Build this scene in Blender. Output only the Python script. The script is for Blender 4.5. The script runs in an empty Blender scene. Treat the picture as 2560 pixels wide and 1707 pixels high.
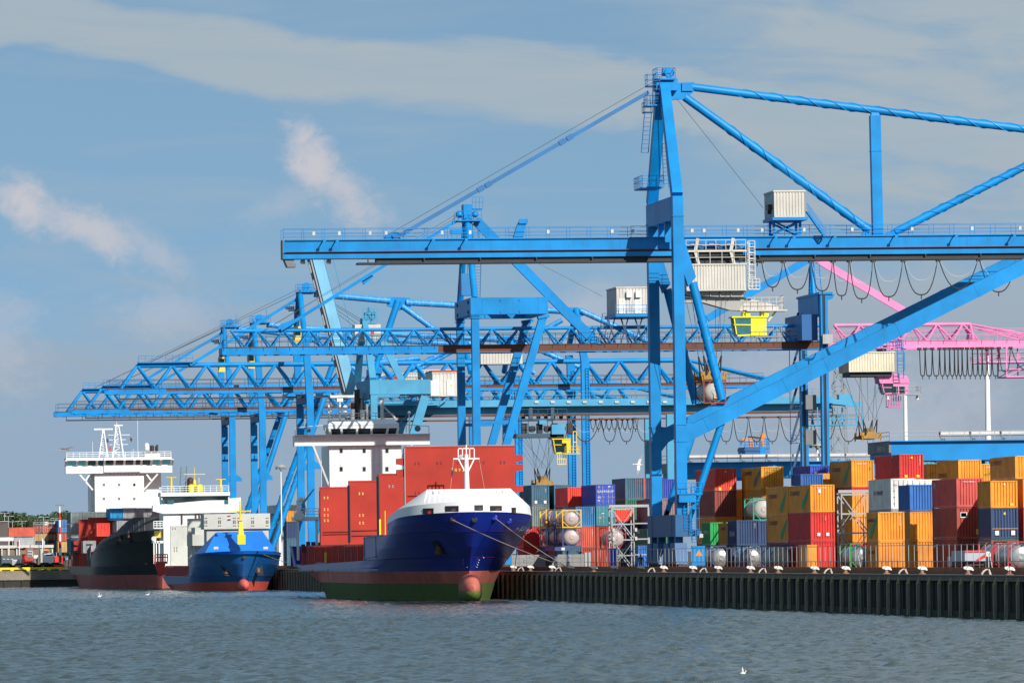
import bpy, math, random
import numpy as np
from mathutils import Vector, Matrix
random.seed(7)
rng = np.random.default_rng(7)
scene = bpy.context.scene
COL = scene.collection
R = math.radians

# ------------------------------------------------------------------ camera
# world axes: X = landward (across the quay), Y = away along the quay, Z = up from the water
FPX, YAW, PITCH, ROLL, EYE = 17400.0, R(7.14), math.atan(526/17400.0), 0.0135, 5.7
c_f = Vector((math.sin(YAW)*math.cos(PITCH), math.cos(YAW)*math.cos(PITCH), math.sin(PITCH)))
c_r0 = Vector((math.cos(YAW), -math.sin(YAW), 0)); c_u0 = c_r0.cross(c_f)
c_r = c_r0*math.cos(ROLL) - c_u0*math.sin(ROLL); c_u = c_u0*math.cos(ROLL) + c_r0*math.sin(ROLL)
CAMP = Vector((0, 0, EYE))
cam_d = bpy.data.cameras.new("camera"); cam = bpy.data.objects.new("camera", cam_d); COL.objects.link(cam)
cam_d.sensor_width = 36.0; cam_d.lens = 36.0*FPX/2560.0; cam_d.clip_start = 5; cam_d.clip_end = 12000
m = Matrix((c_r, c_u, -c_f)).transposed().to_4x4(); m.translation = CAMP
cam.matrix_world = m
scene.camera = cam

def P(px, py, X=None, Y=None, Z=None):
    """measured photo position -> world point on a known plane of the site"""
    d = c_f + c_r*((px-1280)/FPX) - c_u*((py-853.5)/FPX)
    if X is not None: t = X/d.x
    elif Y is not None: t = Y/d.y
    else: t = (Z-EYE)/d.z
    return CAMP + d*t

# ------------------------------------------------------------------ light
SUN_EL, SUN_AZ = 31.0, 24.2          # azimuth: from behind the camera (-Y) towards +X
sun_dir = Vector((math.sin(R(SUN_AZ))*math.cos(R(SUN_EL)), -math.cos(R(SUN_AZ))*math.cos(R(SUN_EL)), math.sin(R(SUN_EL))))
sd = bpy.data.lights.new("sun", 'SUN'); sd.energy = 4.9; sd.angle = R(0.53); sd.color = (1.0, 0.955, 0.88)
so = bpy.data.objects.new("sun", sd); COL.objects.link(so)
so.rotation_euler = sun_dir.to_track_quat('Z', 'Y').to_euler(); so.location = (300, 200, 300)

world = bpy.data.worlds.new("World"); scene.world = world; world.use_nodes = True
wt = world.node_tree; wt.nodes.clear()
def wn(t, **k):
    n = wt.nodes.new(t)
    for a, b in k.items(): setattr(n, a, b)
    return n
def wl(a, b): wt.links.new(a, b)
def wmath(op, a, b=None, c=None, clamp=False):
    n = wn('ShaderNodeMath', operation=op, use_clamp=clamp)
    for i, v in enumerate((a, b, c)):
        if v is None: continue
        if isinstance(v, (int, float)): n.inputs[i].default_value = v
        else: wl(v, n.inputs[i])
    return n.outputs[0]
tc = wn('ShaderNodeTexCoord'); sep = wn('ShaderNodeSeparateXYZ'); wl(tc.outputs['Generated'], sep.inputs[0])
sx, sy, sz = sep.outputs
# clear sky: Nishita, read a little above the true elevation (the photo's air is clear down to the horizon)
zz = wmath('ADD', wmath('MULTIPLY', sz, 2.2), 0.30)
cmb = wn('ShaderNodeCombineXYZ'); wl(sx, cmb.inputs[0]); wl(sy, cmb.inputs[1]); wl(zz, cmb.inputs[2])
nrm = wn('ShaderNodeVectorMath', operation='NORMALIZE'); wl(cmb.outputs[0], nrm.inputs[0])
sky = wn('ShaderNodeTexSky', sky_type='NISHITA'); sky.sun_disc = False
sky.sun_elevation = R(SUN_EL); sky.sun_rotation = R(180-SUN_AZ)
sky.air_density = 1.0; sky.dust_density = 0.6; sky.ozone_density = 2.0
wl(nrm.outputs[0], sky.inputs['Vector'])
# clouds: thin stratus veils, bigger banks to the right, a few small cumulus puffs
az = wmath('ARCTAN2', sx, sy)
def cvec(ax, az_k, el_k, off):
    c = wn('ShaderNodeCombineXYZ')
    wl(wmath('ADD', wmath('MULTIPLY', az, az_k), wmath('MULTIPLY', sz, ax)), c.inputs[0])
    wl(wmath('MULTIPLY', sz, el_k), c.inputs[1]); c.inputs[2].default_value = off
    return c.outputs[0]
def noise(vec, scale, detail, rough, dist=0.0):
    n = wn('ShaderNodeTexNoise'); wl(vec, n.inputs['Vector'])
    n.inputs['Scale'].default_value = scale; n.inputs['Detail'].default_value = detail
    n.inputs['Roughness'].default_value = rough; n.inputs['Distortion'].default_value = dist
    return n.outputs['Fac']
def ramp(f, a, b, ease=True):
    n = wn('ShaderNodeMapRange', interpolation_type='SMOOTHSTEP' if ease else 'LINEAR')
    wl(f, n.inputs['Value']); n.inputs['From Min'].default_value = a; n.inputs['From Max'].default_value = b
    return n.outputs['Result']
azn = wmath('DIVIDE', wmath('SUBTRACT', az, YAW), 0.0736)        # -1..1 across the basin as seen from the bank
eln = wmath('DIVIDE', sz, 0.0793)                                  # 0 horizon, 1 = 4.5 degrees up
n1 = noise(cvec(14, 26, 75, 3.1), 1.0, 5.0, 0.55, 0.6)
n2 = noise(cvec(40, 20, 150, 8.4), 1.0, 6.0, 0.6, 0.8)
n3 = noise(cvec(0, 9, 24, 5.3), 1.0, 3.0, 0.5, 0.4)
wv = wmath('MULTIPLY', wmath('SUBTRACT', n1, 0.5), 0.16)
def band(c0, c1, c2, w, edge=0.5):
    ctr = wmath('ADD', c0, wmath('MULTIPLY', azn, wmath('ADD', c1, wmath('MULTIPLY', azn, c2))))
    d = wmath('ABSOLUTE', wmath('SUBTRACT', wmath('ADD', eln, wv), ctr))
    return ramp(wmath('DIVIDE', d, w), 1.0, edge)
bA = wmath('MULTIPLY', band(0.845, -0.125, 0.0, 0.085), 0.92)       # the broad arch of high cloud
bB = wmath('MULTIPLY', band(0.55, 0.03, -0.05, 0.05, 0.1), 0.38)
bC = wmath('MULTIPLY', band(0.68, 0.10, 0.0, 0.03, 0.1), 0.28)
right = wmath('MULTIPLY', ramp(wmath('ADD', azn, wmath('MULTIPLY', wmath('SUBTRACT', n3, 0.5), 1.1)), 0.0, 0.6), ramp(wmath('ADD', n1, wmath('MULTIPLY', n2, 0.25)), 0.48, 0.72))
right = wmath('MULTIPLY', wmath('ADD', 0.45, wmath('MULTIPLY', right, 0.55)), ramp(azn, -0.15, 0.55))
low = wmath('MULTIPLY', ramp(wmath('ADD', eln, wmath('MULTIPLY', wmath('SUBTRACT', n1, 0.5), 0.5)), 0.66, 0.30), 0.80)
fine_ = wmath('MULTIPLY', ramp(n2, 0.40, 0.75), 0.22)
veil_f = wmath('MAXIMUM', wmath('MAXIMUM', bA, wmath('MAXIMUM', bB, bC)), wmath('MAXIMUM', right, low))
upper = wmath('MULTIPLY', ramp(eln, 1.0, 2.6), 0.30)                # thin cloud over the rest of the sky
veil_f = wmath('MAXIMUM', wmath('MAXIMUM', veil_f, upper), 0.27)
veil_f = wmath('MINIMUM', wmath('ADD', wmath('MULTIPLY', veil_f, 0.93), fine_), 0.95)
# puffs
pn = noise(cvec(0, 330, 380, 1.7), 1.0, 8.0, 0.6, 0.8)
pn2 = noise(cvec(0, 110, 130, 4.7), 1.0, 4.0, 0.55, 0.5)
def puff(a0, e0, ra, re, k, rot=0.0):
    u = wmath('SUBTRACT', azn, a0); v = wmath('MULTIPLY', wmath('SUBTRACT', eln, e0), 0.72)      # same scale both ways
    c, s_ = math.cos(R(rot)), math.sin(R(rot))
    du = wmath('DIVIDE', wmath('ADD', wmath('MULTIPLY', u, c), wmath('MULTIPLY', v, s_)), ra)
    dv = wmath('DIVIDE', wmath('SUBTRACT', wmath('MULTIPLY', v, c), wmath('MULTIPLY', u, s_)), re)
    bl = wmath('SUBTRACT', 1.0, wmath('SQRT', wmath('ADD', wmath('MULTIPLY', du, du), wmath('MULTIPLY', dv, dv))))
    tot = wmath('ADD', bl, wmath('ADD', wmath('MULTIPLY', wmath('SUBTRACT', pn, 0.5), 1.0), wmath('MULTIPLY', wmath('SUBTRACT', pn2, 0.5), 1.1)))
    return wmath('MULTIPLY', ramp(tot, 0.05, 0.95), k)
puffs = None
for b in ((-0.385, 0.71, 0.10, 0.06, 1.0, -45), (-0.315, 0.645, 0.14, 0.05, 0.8, -28), (-0.945, 0.645, 0.085, 0.05, 1.0, -20), (-0.83, 0.595, 0.17, 0.042, 0.85, -18), (-0.70, 0.555, 0.13, 0.035, 0.45, -25), (-0.45, 0.63, 0.13, 0.035, 0.3, 15),
          (0.16, 0.42, 0.13, 0.07, 0.45, 0), (-1.0, 0.38, 0.13, 0.10, 0.4, 0), (0.72, 0.20, 0.32, 0.14, 0.4, 10), (-0.68, 0.44, 0.16, 0.05, 0.35, 0), (0.55, 0.30, 0.3, 0.08, 0.3, 0)):
    q = puff(*b); puffs = q if puffs is None else wmath('MAXIMUM', puffs, q)
def mixc(f, a, b):
    n = wn('ShaderNodeMix', data_type='RGBA')
    if isinstance(f, (int, float)): n.inputs[0].default_value = f
    else: wl(f, n.inputs[0])
    for i, v in ((6, a), (7, b)):
        if isinstance(v, tuple): n.inputs[i].default_value = v
        else: wl(v, n.inputs[i])
    return n.outputs[2]
CL_VEIL = (3.05, 3.62, 4.05, 1); CL_LOW = (2.45, 3.0, 3.75, 1); CL_PUFF = (4.3, 4.3, 4.7, 1)
tint = wn('ShaderNodeVectorMath', operation='MULTIPLY'); wl(sky.outputs[0], tint.inputs[0]); tint.inputs[1].default_value = (0.92, 1.20, 1.13)
skyc = mixc(veil_f, tint.outputs[0], mixc(ramp(eln, 0.12, 0.75), CL_LOW, CL_VEIL))
skyc = mixc(puffs, skyc, CL_PUFF)
bg = wn('ShaderNodeBackground'); bg.inputs['Strength'].default_value = 0.12
wl(skyc, bg.inputs['Color']); wo = wn('ShaderNodeOutputWorld'); wl(bg.outputs[0], wo.inputs[0])
scene.view_settings.view_transform = 'Standard'; scene.view_settings.look = 'None'
scene.view_settings.exposure = 0.12; scene.view_settings.gamma = 1.0

# ------------------------------------------------------------------ materials
MATS = {}
def srgb(h):
    if isinstance(h, str):
        h = h.lstrip('#'); c = [int(h[i:i+2], 16)/255 for i in (0, 2, 4)]
    else: c = h
    return tuple(x/12.92 if x <= .04045 else ((x+.055)/1.055)**2.4 for x in c)
def paint(name, col, rough=0.5, dirt=0.35, dcol=(0.10, 0.085, 0.07), scale=0.35, streak=True, metal=0.0, vary=0.0, spec=0.5, fine=0.12):
    """weathered paint: broad tone shifts, vertical dirt streaks, fine mottling (linear base colours)"""
    if name in MATS: return MATS[name]
    mt = bpy.data.materials.new(name); mt.use_nodes = True; nt = mt.node_tree; N = nt.nodes; L = nt.links
    b = N['Principled BSDF']; b.inputs['Roughness'].default_value = rough; b.inputs['Metallic'].default_value = metal
    b.inputs['Specular IOR Level'].default_value = spec
    g = N.new('ShaderNodeNewGeometry')
    mp = N.new('ShaderNodeVectorMath'); mp.operation = 'MULTIPLY'; L.new(g.outputs['Position'], mp.inputs[0])
    mp.inputs[1].default_value = (1, 1, 0.14 if streak else 1)
    n1 = N.new('ShaderNodeTexNoise'); L.new(mp.outputs[0], n1.inputs['Vector']); n1.inputs['Scale'].default_value = scale*6; n1.inputs['Detail'].default_value = 7; n1.inputs['Roughness'].default_value = 0.65
    n2 = N.new('ShaderNodeTexNoise'); L.new(g.outputs['Position'], n2.inputs['Vector']); n2.inputs['Scale'].default_value = scale; n2.inputs['Detail'].default_value = 3
    mr = N.new('ShaderNodeMapRange'); mr.inputs['From Min'].default_value = 0.52; mr.inputs['From Max'].default_value = 0.82; mr.inputs['To Max'].default_value = dirt
    L.new(n1.outputs['Fac'], mr.inputs['Value'])
    mx = N.new('ShaderNodeMix'); mx.data_type = 'RGBA'; L.new(mr.outputs[0], mx.inputs[0])
    mx.inputs[6].default_value = (*col, 1); mx.inputs[7].default_value = (*dcol, 1)
    hs = N.new('ShaderNodeHueSaturation'); L.new(mx.outputs[2], hs.inputs['Color'])
    mr2 = N.new('ShaderNodeMapRange'); mr2.inputs['From Min'].default_value = 0.3; mr2.inputs['From Max'].default_value = 0.7
    mr2.inputs['To Min'].default_value = 1-fine; mr2.inputs['To Max'].default_value = 1+fine; L.new(n2.outputs['Fac'], mr2.inputs['Value'])
    if vary:
        oi = N.new('ShaderNodeObjectInfo'); mr3 = N.new('ShaderNodeMapRange'); mr3.inputs['To Min'].default_value = 1-vary; mr3.inputs['To Max'].default_value = 1+vary
        L.new(oi.outputs['Random'], mr3.inputs['Value'])
        mu = N.new('ShaderNodeMath'); mu.operation = 'MULTIPLY'; L.new(mr2.outputs[0], mu.inputs[0]); L.new(mr3.outputs[0], mu.inputs[1]); L.new(mu.outputs[0], hs.inputs['Value'])
    else: L.new(mr2.outputs[0], hs.inputs['Value'])
    L.new(hs.outputs[0], b.inputs['Base Color'])
    MATS[name] = mt
    return mt
def glassy(name, col, rough=0.08, spec=0.9):
    if name in MATS: return MATS[name]
    mt = bpy.data.materials.new(name); mt.use_nodes = True; b = mt.node_tree.nodes['Principled BSDF']
    b.inputs['Base Color'].default_value = (*col, 1); b.inputs['Roughness'].default_value = rough; b.inputs['Specular IOR Level'].default_value = spec
    nz = mt.node_tree.nodes.new('ShaderNodeTexNoise'); nz.inputs['Scale'].default_value = 1.3
    mx = mt.node_tree.nodes.new('ShaderNodeMix'); mx.data_type = 'RGBA'; mx.inputs[6].default_value = (*col, 1); mx.inputs[7].default_value = (*[c*0.45 for c in col], 1)
    g = mt.node_tree.nodes.new('ShaderNodeNewGeometry'); mt.node_tree.links.new(g.outputs['Position'], nz.inputs['Vector'])
    mt.node_tree.links.new(nz.outputs['Fac'], mx.inputs[0]); mt.node_tree.links.new(mx.outputs[2], b.inputs['Base Color'])
    MATS[name] = mt
    return mt
BLUE = paint('crane_blue', (0.001, 0.222, 0.56), 0.45, 0.34, (0.02, 0.11, 0.22), spec=0.3, fine=.16)
LBLUE = paint('pale_crane_blue', (0.07, 0.31, 0.50), 0.5, 0.28, (0.08, 0.15, 0.2), spec=0.3)
PINK = paint('crane_pink', (0.78, 0.22, 0.45), 0.5, 0.25, (0.3, 0.12, 0.18))
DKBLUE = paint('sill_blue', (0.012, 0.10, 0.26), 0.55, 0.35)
RUST = paint('rust', (0.13, 0.05, 0.028), 0.8, 0.5, (0.05, 0.03, 0.025))
RUSTB = paint('rusty_blue', (0.03, 0.16, 0.30), 0.65, 0.75, (0.13, 0.05, 0.028), scale=0.6)
DARK = paint('dark_steel', (0.022, 0.022, 0.026), 0.6, 0.3)
BLACK = paint('black_rubber', (0.012, 0.012, 0.013), 0.6, 0.1)
ROPE = paint('wire_rope', (0.045, 0.045, 0.05), 0.6, 0.1)
STEEL = paint('galvanised', (0.36, 0.37, 0.38), 0.5, 0.4, (0.15, 0.13, 0.11))
GREYW = paint('greyish_white', (0.55, 0.52, 0.47), 0.55, 0.3, (0.2, 0.15, 0.1))
WHITE = paint('white_paint', (0.80, 0.80, 0.79), 0.42, 0.07, (0.45, 0.43, 0.40), fine=0.04)
YELLOW = paint('yellow_paint', (0.85, 0.62, 0.012), 0.45, 0.15, (0.4, 0.25, 0.03))
CABY = paint('cab_yellow', (0.86, 0.80, 0.02), 0.45, 0.1, (0.4, 0.3, 0.05))
PALEY = paint('pale_yellow', (0.72, 0.56, 0.10), 0.5, 0.25)
ORANGE = paint('orange_paint', (0.72, 0.25, 0.015), 0.5, 0.35, (0.2, 0.09, 0.03))
DIRTYO = paint('grimy_orange', (0.36, 0.19, 0.03), 0.6, 0.7, (0.06, 0.045, 0.03), scale=0.8)
GLASS = glassy('window_glass', (0.012, 0.035, 0.04))
TGLASS = glassy('teal_glass', (0.05, 0.19, 0.21), 0.1)
CONC = paint('concrete', (0.30, 0.285, 0.26), 0.85, 0.5, (0.12, 0.1, 0.08))
REDP = paint('red_paint', (0.60, 0.03, 0.02), 0.45, 0.2)
GREYD = paint('mid_grey', (0.17, 0.18, 0.19), 0.6, 0.3)

# ------------------------------------------------------------------ mesh builder
ORG = {}
UP = Vector((0, 0, 1))
class MB:
    def __init__(s): s.v = []; s.f = []; s.mi = []; s.sm = []
    def add(s, vs, fs, m=0, smooth=False):
        o = len(s.v); s.v.extend([tuple(v) for v in vs])
        for f in fs: s.f.append([i+o for i in f]); s.mi.append(m); s.sm.append(smooth)
        return s
    def box(s, x0, x1, y0, y1, z0, z1, m=0):
        return s.add([(x0,y0,z0),(x1,y0,z0),(x1,y1,z0),(x0,y1,z0),(x0,y0,z1),(x1,y0,z1),(x1,y1,z1),(x0,y1,z1)],
                     [(0,3,2,1),(4,5,6,7),(0,1,5,4),(1,2,6,5),(2,3,7,6),(3,0,4,7)], m)
    def cbox(s, c, d, m=0): return s.box(c[0]-d[0]/2, c[0]+d[0]/2, c[1]-d[1]/2, c[1]+d[1]/2, c[2]-d[2]/2, c[2]+d[2]/2, m)
    def beam(s, p0, p1, w, h, m=0, side=None, w1=None, h1=None):
        """rectangular bar; `side` = direction of the width w, h across it"""
        p0 = Vector(p0); p1 = Vector(p1); d = (p1-p0).normalized()
        sd_ = Vector(side) if side is not None else (Vector((0,1,0)) if abs(d.y) < .9 else Vector((1,0,0)))
        sd_ = (sd_ - d*sd_.dot(d)).normalized(); n = d.cross(sd_)
        w1 = w if w1 is None else w1; h1 = h if h1 is None else h1
        vs = [p+sd_*(a*ww/2)+n*(b*hh/2) for p, ww, hh in ((p0, w, h), (p1, w1, h1)) for a, b in ((-1,-1),(1,-1),(1,1),(-1,1))]
        return s.add(vs, [(0,1,2,3),(7,6,5,4),(0,4,5,1),(1,5,6,2),(2,6,7,3),(3,7,4,0)], m)
    def tube(s, p0, p1, r0, r1=None, n=10, m=0, cap=True):
        p0 = Vector(p0); p1 = Vector(p1); r1 = r0 if r1 is None else r1
        d = (p1-p0).normalized(); a = d.orthogonal().normalized(); b = d.cross(a)
        vs = [p+(a*math.cos(2*math.pi*i/n)+b*math.sin(2*math.pi*i/n))*r for p, r in ((p0, r0), (p1, r1)) for i in range(n)]
        s.add(vs, [(i, (i+1) % n, n+(i+1) % n, n+i) for i in range(n)], m, n > 6)
        if cap: s.add(vs, [tuple(range(n-1, -1, -1)), tuple(range(n, 2*n))], m)
        return s
    def path(s, pts, r, n=6, m=0):
        pts = [Vector(p) for p in pts]; vs = []; a = None
        for i, p in enumerate(pts):
            d = (pts[min(i+1, len(pts)-1)]-pts[max(i-1, 0)]).normalized()
            a = d.orthogonal().normalized() if a is None else (a-d*a.dot(d)).normalized()
            b = d.cross(a)
            vs += [p+(a*math.cos(2*math.pi*k/n)+b*math.sin(2*math.pi*k/n))*r for k in range(n)]
        fs = [(i*n+k, i*n+(k+1) % n, (i+1)*n+(k+1) % n, (i+1)*n+k) for i in range(len(pts)-1) for k in range(n)]
        return s.add(vs, fs, m, True)
    def ext(s, poly, vec, m=0):
        """polygon (3d points) pushed along vec"""
        vec = Vector(vec); a = [Vector(p) for p in poly]; n = len(a)
        nn = sum(((a[i]-a[0]).cross(a[i+1]-a[0]) for i in range(1, n-1)), Vector())
        if nn.dot(vec) > 0: a = a[::-1]
        vs = a+[p+vec for p in a]
        return s.add(vs, [tuple(range(n)), tuple(range(2*n-1, n-1, -1))]+[((i+1) % n, i, n+i, n+(i+1) % n) for i in range(n)], m)
    def ball(s, c, r, nu=12, nv=8, m=0):
        rx, ry, rz = (r, r, r) if isinstance(r, (int, float)) else r
        vs = []; fs = []
        for j in range(nv+1):
            t = math.pi*j/nv
            for i in range(nu):
                p = 2*math.pi*i/nu; vs.append((c[0]+rx*math.sin(t)*math.cos(p), c[1]+ry*math.sin(t)*math.sin(p), c[2]+rz*math.cos(t)))
        for j in range(nv):
            for i in range(nu): fs.append((j*nu+i, (j+1)*nu+i, (j+1)*nu+(i+1) % nu, j*nu+(i+1) % nu))
        return s.add(vs, fs, m, True)
    def lathe(s, c, prof, n=12, m=0, axis='Z'):
        vs = []
        for (r, z) in prof:
            for i in range(n):
                t = 2*math.pi*i/n; q = (r*math.cos(t), r*math.sin(t), z)
                if axis == 'Y': q = (q[0], q[2], q[1])
                if axis == 'X': q = (q[2], q[0], q[1])
                vs.append((c[0]+q[0], c[1]+q[1], c[2]+q[2]))
        k = len(prof)
        fs = [(j*n+i, j*n+(i+1) % n, (j+1)*n+(i+1) % n, (j+1)*n+i) for j in range(k-1) for i in range(n)]
        return s.add(vs, fs, m, True)
    def rail(s, p0, p1, h=1.1, step=2.0, r=0.03, n=5, m=0, rows=(1.0, .55), post=True):
        """guard rail from p0 to p1: posts and horizontal bars"""
        p0 = Vector(p0); p1 = Vector(p1); k = max(1, round((p1-p0).length/step))
        for f in rows: s.tube(p0+UP*h*f, p1+UP*h*f, r, n=n, m=m, cap=False)
        if post:
            for i in range(k+1):
                q = p0.lerp(p1, i/k); s.tube(q, q+UP*h, r, n=n, m=m, cap=False)
        return s
    def ladder(s, p0, p1, side, w=0.5, step=0.4, r=0.035, m=0):
        p0 = Vector(p0); p1 = Vector(p1); sd_ = Vector(side).normalized()*(w/2); k = max(2, int((p1-p0).length/step))
        for q in (-1, 1): s.tube(p0+sd_*q, p1+sd_*q, r, n=5, m=m, cap=False)
        for i in range(k+1):
            c = p0.lerp(p1, i/k); s.tube(c-sd_, c+sd_, r*.8, n=4, m=m, cap=False)
        return s
    def mesh(s, name, mats, org=(0, 0, 0)):
        me = bpy.data.meshes.new(name); o = Vector(org)
        me.from_pydata([tuple(Vector(v)-o) for v in s.v], [], s.f)
        for mt in (mats if isinstance(mats, (list, tuple)) else [mats]): me.materials.append(mt)
        me.polygons.foreach_set('material_index', s.mi); me.polygons.foreach_set('use_smooth', s.sm)
        me.update()
        if any(s.sm): me.set_sharp_from_angle(angle=R(42))
        return me
    def build(s, name, mats, parent=None, org=None):
        o = ORG[parent.name] if parent is not None else (Vector(org) if org is not None else Vector())
        me = s.mesh(name, mats, o)
        ob = bpy.data.objects.new(name, me); COL.objects.link(ob)
        if parent is not None: ob.parent = parent
        else: ob.location = o
        ORG[ob.name] = o
        return ob
def build_split(q, name, mats, parent):
    """one part per separate piece (pieces = groups of faces whose boxes touch)"""
    par = list(range(len(q.v)))
    def fd(a):
        while par[a] != a: par[a] = par[par[a]]; a = par[a]
        return a
    for f in q.f:
        for i in f[1:]: par[fd(i)] = fd(f[0])
    comp = {}
    for i in range(len(q.v)): comp.setdefault(fd(i), []).append(i)
    bx = {k: ([min(q.v[i][a] for i in c)-.03 for a in range(3)], [max(q.v[i][a] for i in c)+.03 for a in range(3)]) for k, c in comp.items()}
    ks = list(comp)
    for a in range(len(ks)):
        for b_ in range(a):
            A_, B_ = bx[ks[a]], bx[ks[b_]]
            if all(A_[0][t] <= B_[1][t] and B_[0][t] <= A_[1][t] for t in range(3)): par[fd(ks[a])] = fd(ks[b_])
    grp = {}
    for f, mi, sm in zip(q.f, q.mi, q.sm): grp.setdefault(fd(f[0]), []).append((f, mi, sm))
    out = []
    for g in grp.values():
        n = MB(); mp = {}
        for f, mi, sm in g:
            for i in f:
                if i not in mp: mp[i] = len(n.v); n.v.append(q.v[i])
            n.f.append([mp[i] for i in f]); n.mi.append(mi); n.sm.append(sm)
        out.append(n.build(name, mats, parent))
    return out
def thing(name, label, cat, loc=(0, 0, 0), group=None):
    o = bpy.data.objects.new(name, None); COL.objects.link(o); o.location = loc; o.empty_display_size = 0.2
    ORG[o.name] = Vector(loc); tag(o, label, cat, group); return o
def tag(o, label=None, cat=None, group=None, kind=None):
    if label: o['label'] = label
    if cat: o['category'] = cat
    if group: o['group'] = group
    if kind: o['kind'] = kind
    return o
def kids(o): return [c for c in ALLC.get(o.name, [])]
def copy_tree(o, loc=None, rz=None, label=None, scale=None, _p=None):
    c = o.copy(); COL.objects.link(c)
    if _p is not None: c.parent = _p
    for ch in o.children: copy_tree(ch, _p=c)
    if loc is not None: c.location = loc
    if rz is not None: c.rotation_euler = (0, 0, rz)
    if scale is not None: c.scale = scale
    if label: c['label'] = label
    return c
def part(ob, label): ob['label'] = label; return ob
TXT = {}
def text_mesh(s, size, mat, depth=0.006, width=None):
    """lettering as a thin mesh in its own x-y plane, lower left at the origin"""
    k = (s, size, mat.name, width)
    if k in TXT: return TXT[k]
    cu = bpy.data.curves.new('lettering', 'FONT'); cu.body = s; cu.size = size; cu.extrude = depth; cu.resolution_u = 2
    ob = bpy.data.objects.new('lettering', cu); COL.objects.link(ob)
    me = bpy.data.meshes.new_from_object(ob.evaluated_get(bpy.context.evaluated_depsgraph_get())); bpy.data.objects.remove(ob); bpy.data.curves.remove(cu)
    xs = [v.co.x for v in me.vertices]
    if width and xs:
        f = width/max(1e-3, max(xs)-min(xs))
        for v in me.vertices: v.co.x = (v.co.x-min(xs))*f
    me.materials.clear(); me.materials.append(mat); me.name = 'lettering'; TXT[k] = me
    return me
def put_text(s, size, mat, origin, xdir, ydir, parent, width=None, name='lettering'):
    """flat letters: origin lower-left, xdir reading direction, ydir up"""
    x = Vector(xdir).normalized(); y = Vector(ydir).normalized(); z = x.cross(y)
    ob = bpy.data.objects.new(name, text_mesh(s, size, mat, width=width)); COL.objects.link(ob)
    mt = Matrix((x, y, z)).transposed().to_4x4(); o = Vector(origin) - (ORG[parent.name] if parent is not None else Vector())
    mt.translation = o; ob.parent = parent; ob.matrix_local = mt; ORG[ob.name] = Vector(origin)
    return ob
# ------------------------------------------------------------------ setting: water, quay, ground
QX, QZ, GZ = 104.5, 3.42, 3.5
def wave_sheet(name, xs, ys, amp):
    X, Y = np.meshgrid(xs, ys); Zh = np.zeros_like(X)
    r2 = np.random.default_rng(3)
    for lam, a in ((5, .016), (3.2, .02), (2.3, .024), (1.6, .024), (1.15, .02), (.85, .015)):
        for k in range(5):
            th = math.radians(205+r2.normal(0, 34)); l = lam*r2.uniform(.8, 1.25); ph = r2.uniform(0, 6.28)
            kx, ky = 2*math.pi/l*math.cos(th), 2*math.pi/l*math.sin(th)
            s_ = np.sin(kx*X+ky*Y+ph+0.8*np.sin(.11*kx*Y-.13*ky*X+ph)); Zh += amp*a*.62*(s_+.35*s_*s_*np.sign(s_))
    vs = np.stack([X, Y, Zh], -1).reshape(-1, 3); ny, nx = X.shape
    i = np.arange((ny-1)*(nx-1)); r_ = i//(nx-1); c_ = i % (nx-1); a = r_*nx+c_
    q = np.stack([a, a+1, a+nx+1, a+nx], -1)
    me = bpy.data.meshes.new(name); me.vertices.add(len(vs)); me.vertices.foreach_set('co', vs.ravel())
    me.loops.add(q.size); me.loops.foreach_set('vertex_index', q.ravel()); me.polygons.add(len(q))
    me.polygons.foreach_set('loop_start', np.arange(len(q))*4); me.polygons.foreach_set('use_smooth', np.ones(len(q), bool))
    me.update(); me.validate(); return me
wm = bpy.data.materials.new('harbour_water'); wm.use_nodes = True; N = wm.node_tree.nodes; L = wm.node_tree.links
b = N['Principled BSDF']; b.inputs['Base Color'].default_value = (0.05, 0.072, 0.058, 1); b.inputs['Roughness'].default_value = 0.16; b.inputs['IOR'].default_value = 1.33
g = N.new('ShaderNodeNewGeometry'); nz = N.new('ShaderNodeTexNoise'); L.new(g.outputs['Position'], nz.inputs['Vector']); nz.inputs['Scale'].default_value = 2.6; nz.inputs['Detail'].default_value = 5
bp = N.new('ShaderNodeBump'); bp.inputs['Strength'].default_value = 0.55; bp.inputs['Distance'].default_value = 0.12; L.new(nz.outputs['Fac'], bp.inputs['Height']); L.new(bp.outputs[0], b.inputs['Normal'])
xs = np.concatenate([np.arange(4, 106, 0.5)])
ys = np.concatenate([np.arange(235, 620, 0.5), np.arange(620, 960, 1.0), np.arange(960, 1396, 2.0)])
me = wave_sheet('water', xs, ys, 1.0); me.materials.append(wm)
water = bpy.data.objects.new('water', me); COL.objects.link(water); tag(water, 'choppy grey green harbour water', kind='structure')
mb = MB(); mb.add([(-3000, -200, -.4), (QX+4, -200, -.4), (QX+4, 1392, -.4), (-3000, 1392, -.4)], [(0, 1, 2, 3)])
far_w = mb.build('water', wm); tag(far_w, 'still deeper harbour water beyond the basin', kind='structure')

ASPH = paint('yard_paving', (0.075, 0.07, 0.066), 0.9, 0.5, (0.15, 0.10, 0.07), scale=0.15, streak=False)
mb = MB(); mb.box(QX+1.2, 4000, -200, 9000, -3, GZ)
tag(mb.build('ground', ASPH), 'dark paved container yard', kind='structure')
mb = MB(); mb.box(-4000, QX+1.15, 1392, 9000, -3, GZ-.05)
tag(mb.build('ground', ASPH), 'paved quay area at the end of the basin', kind='structure')

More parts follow.
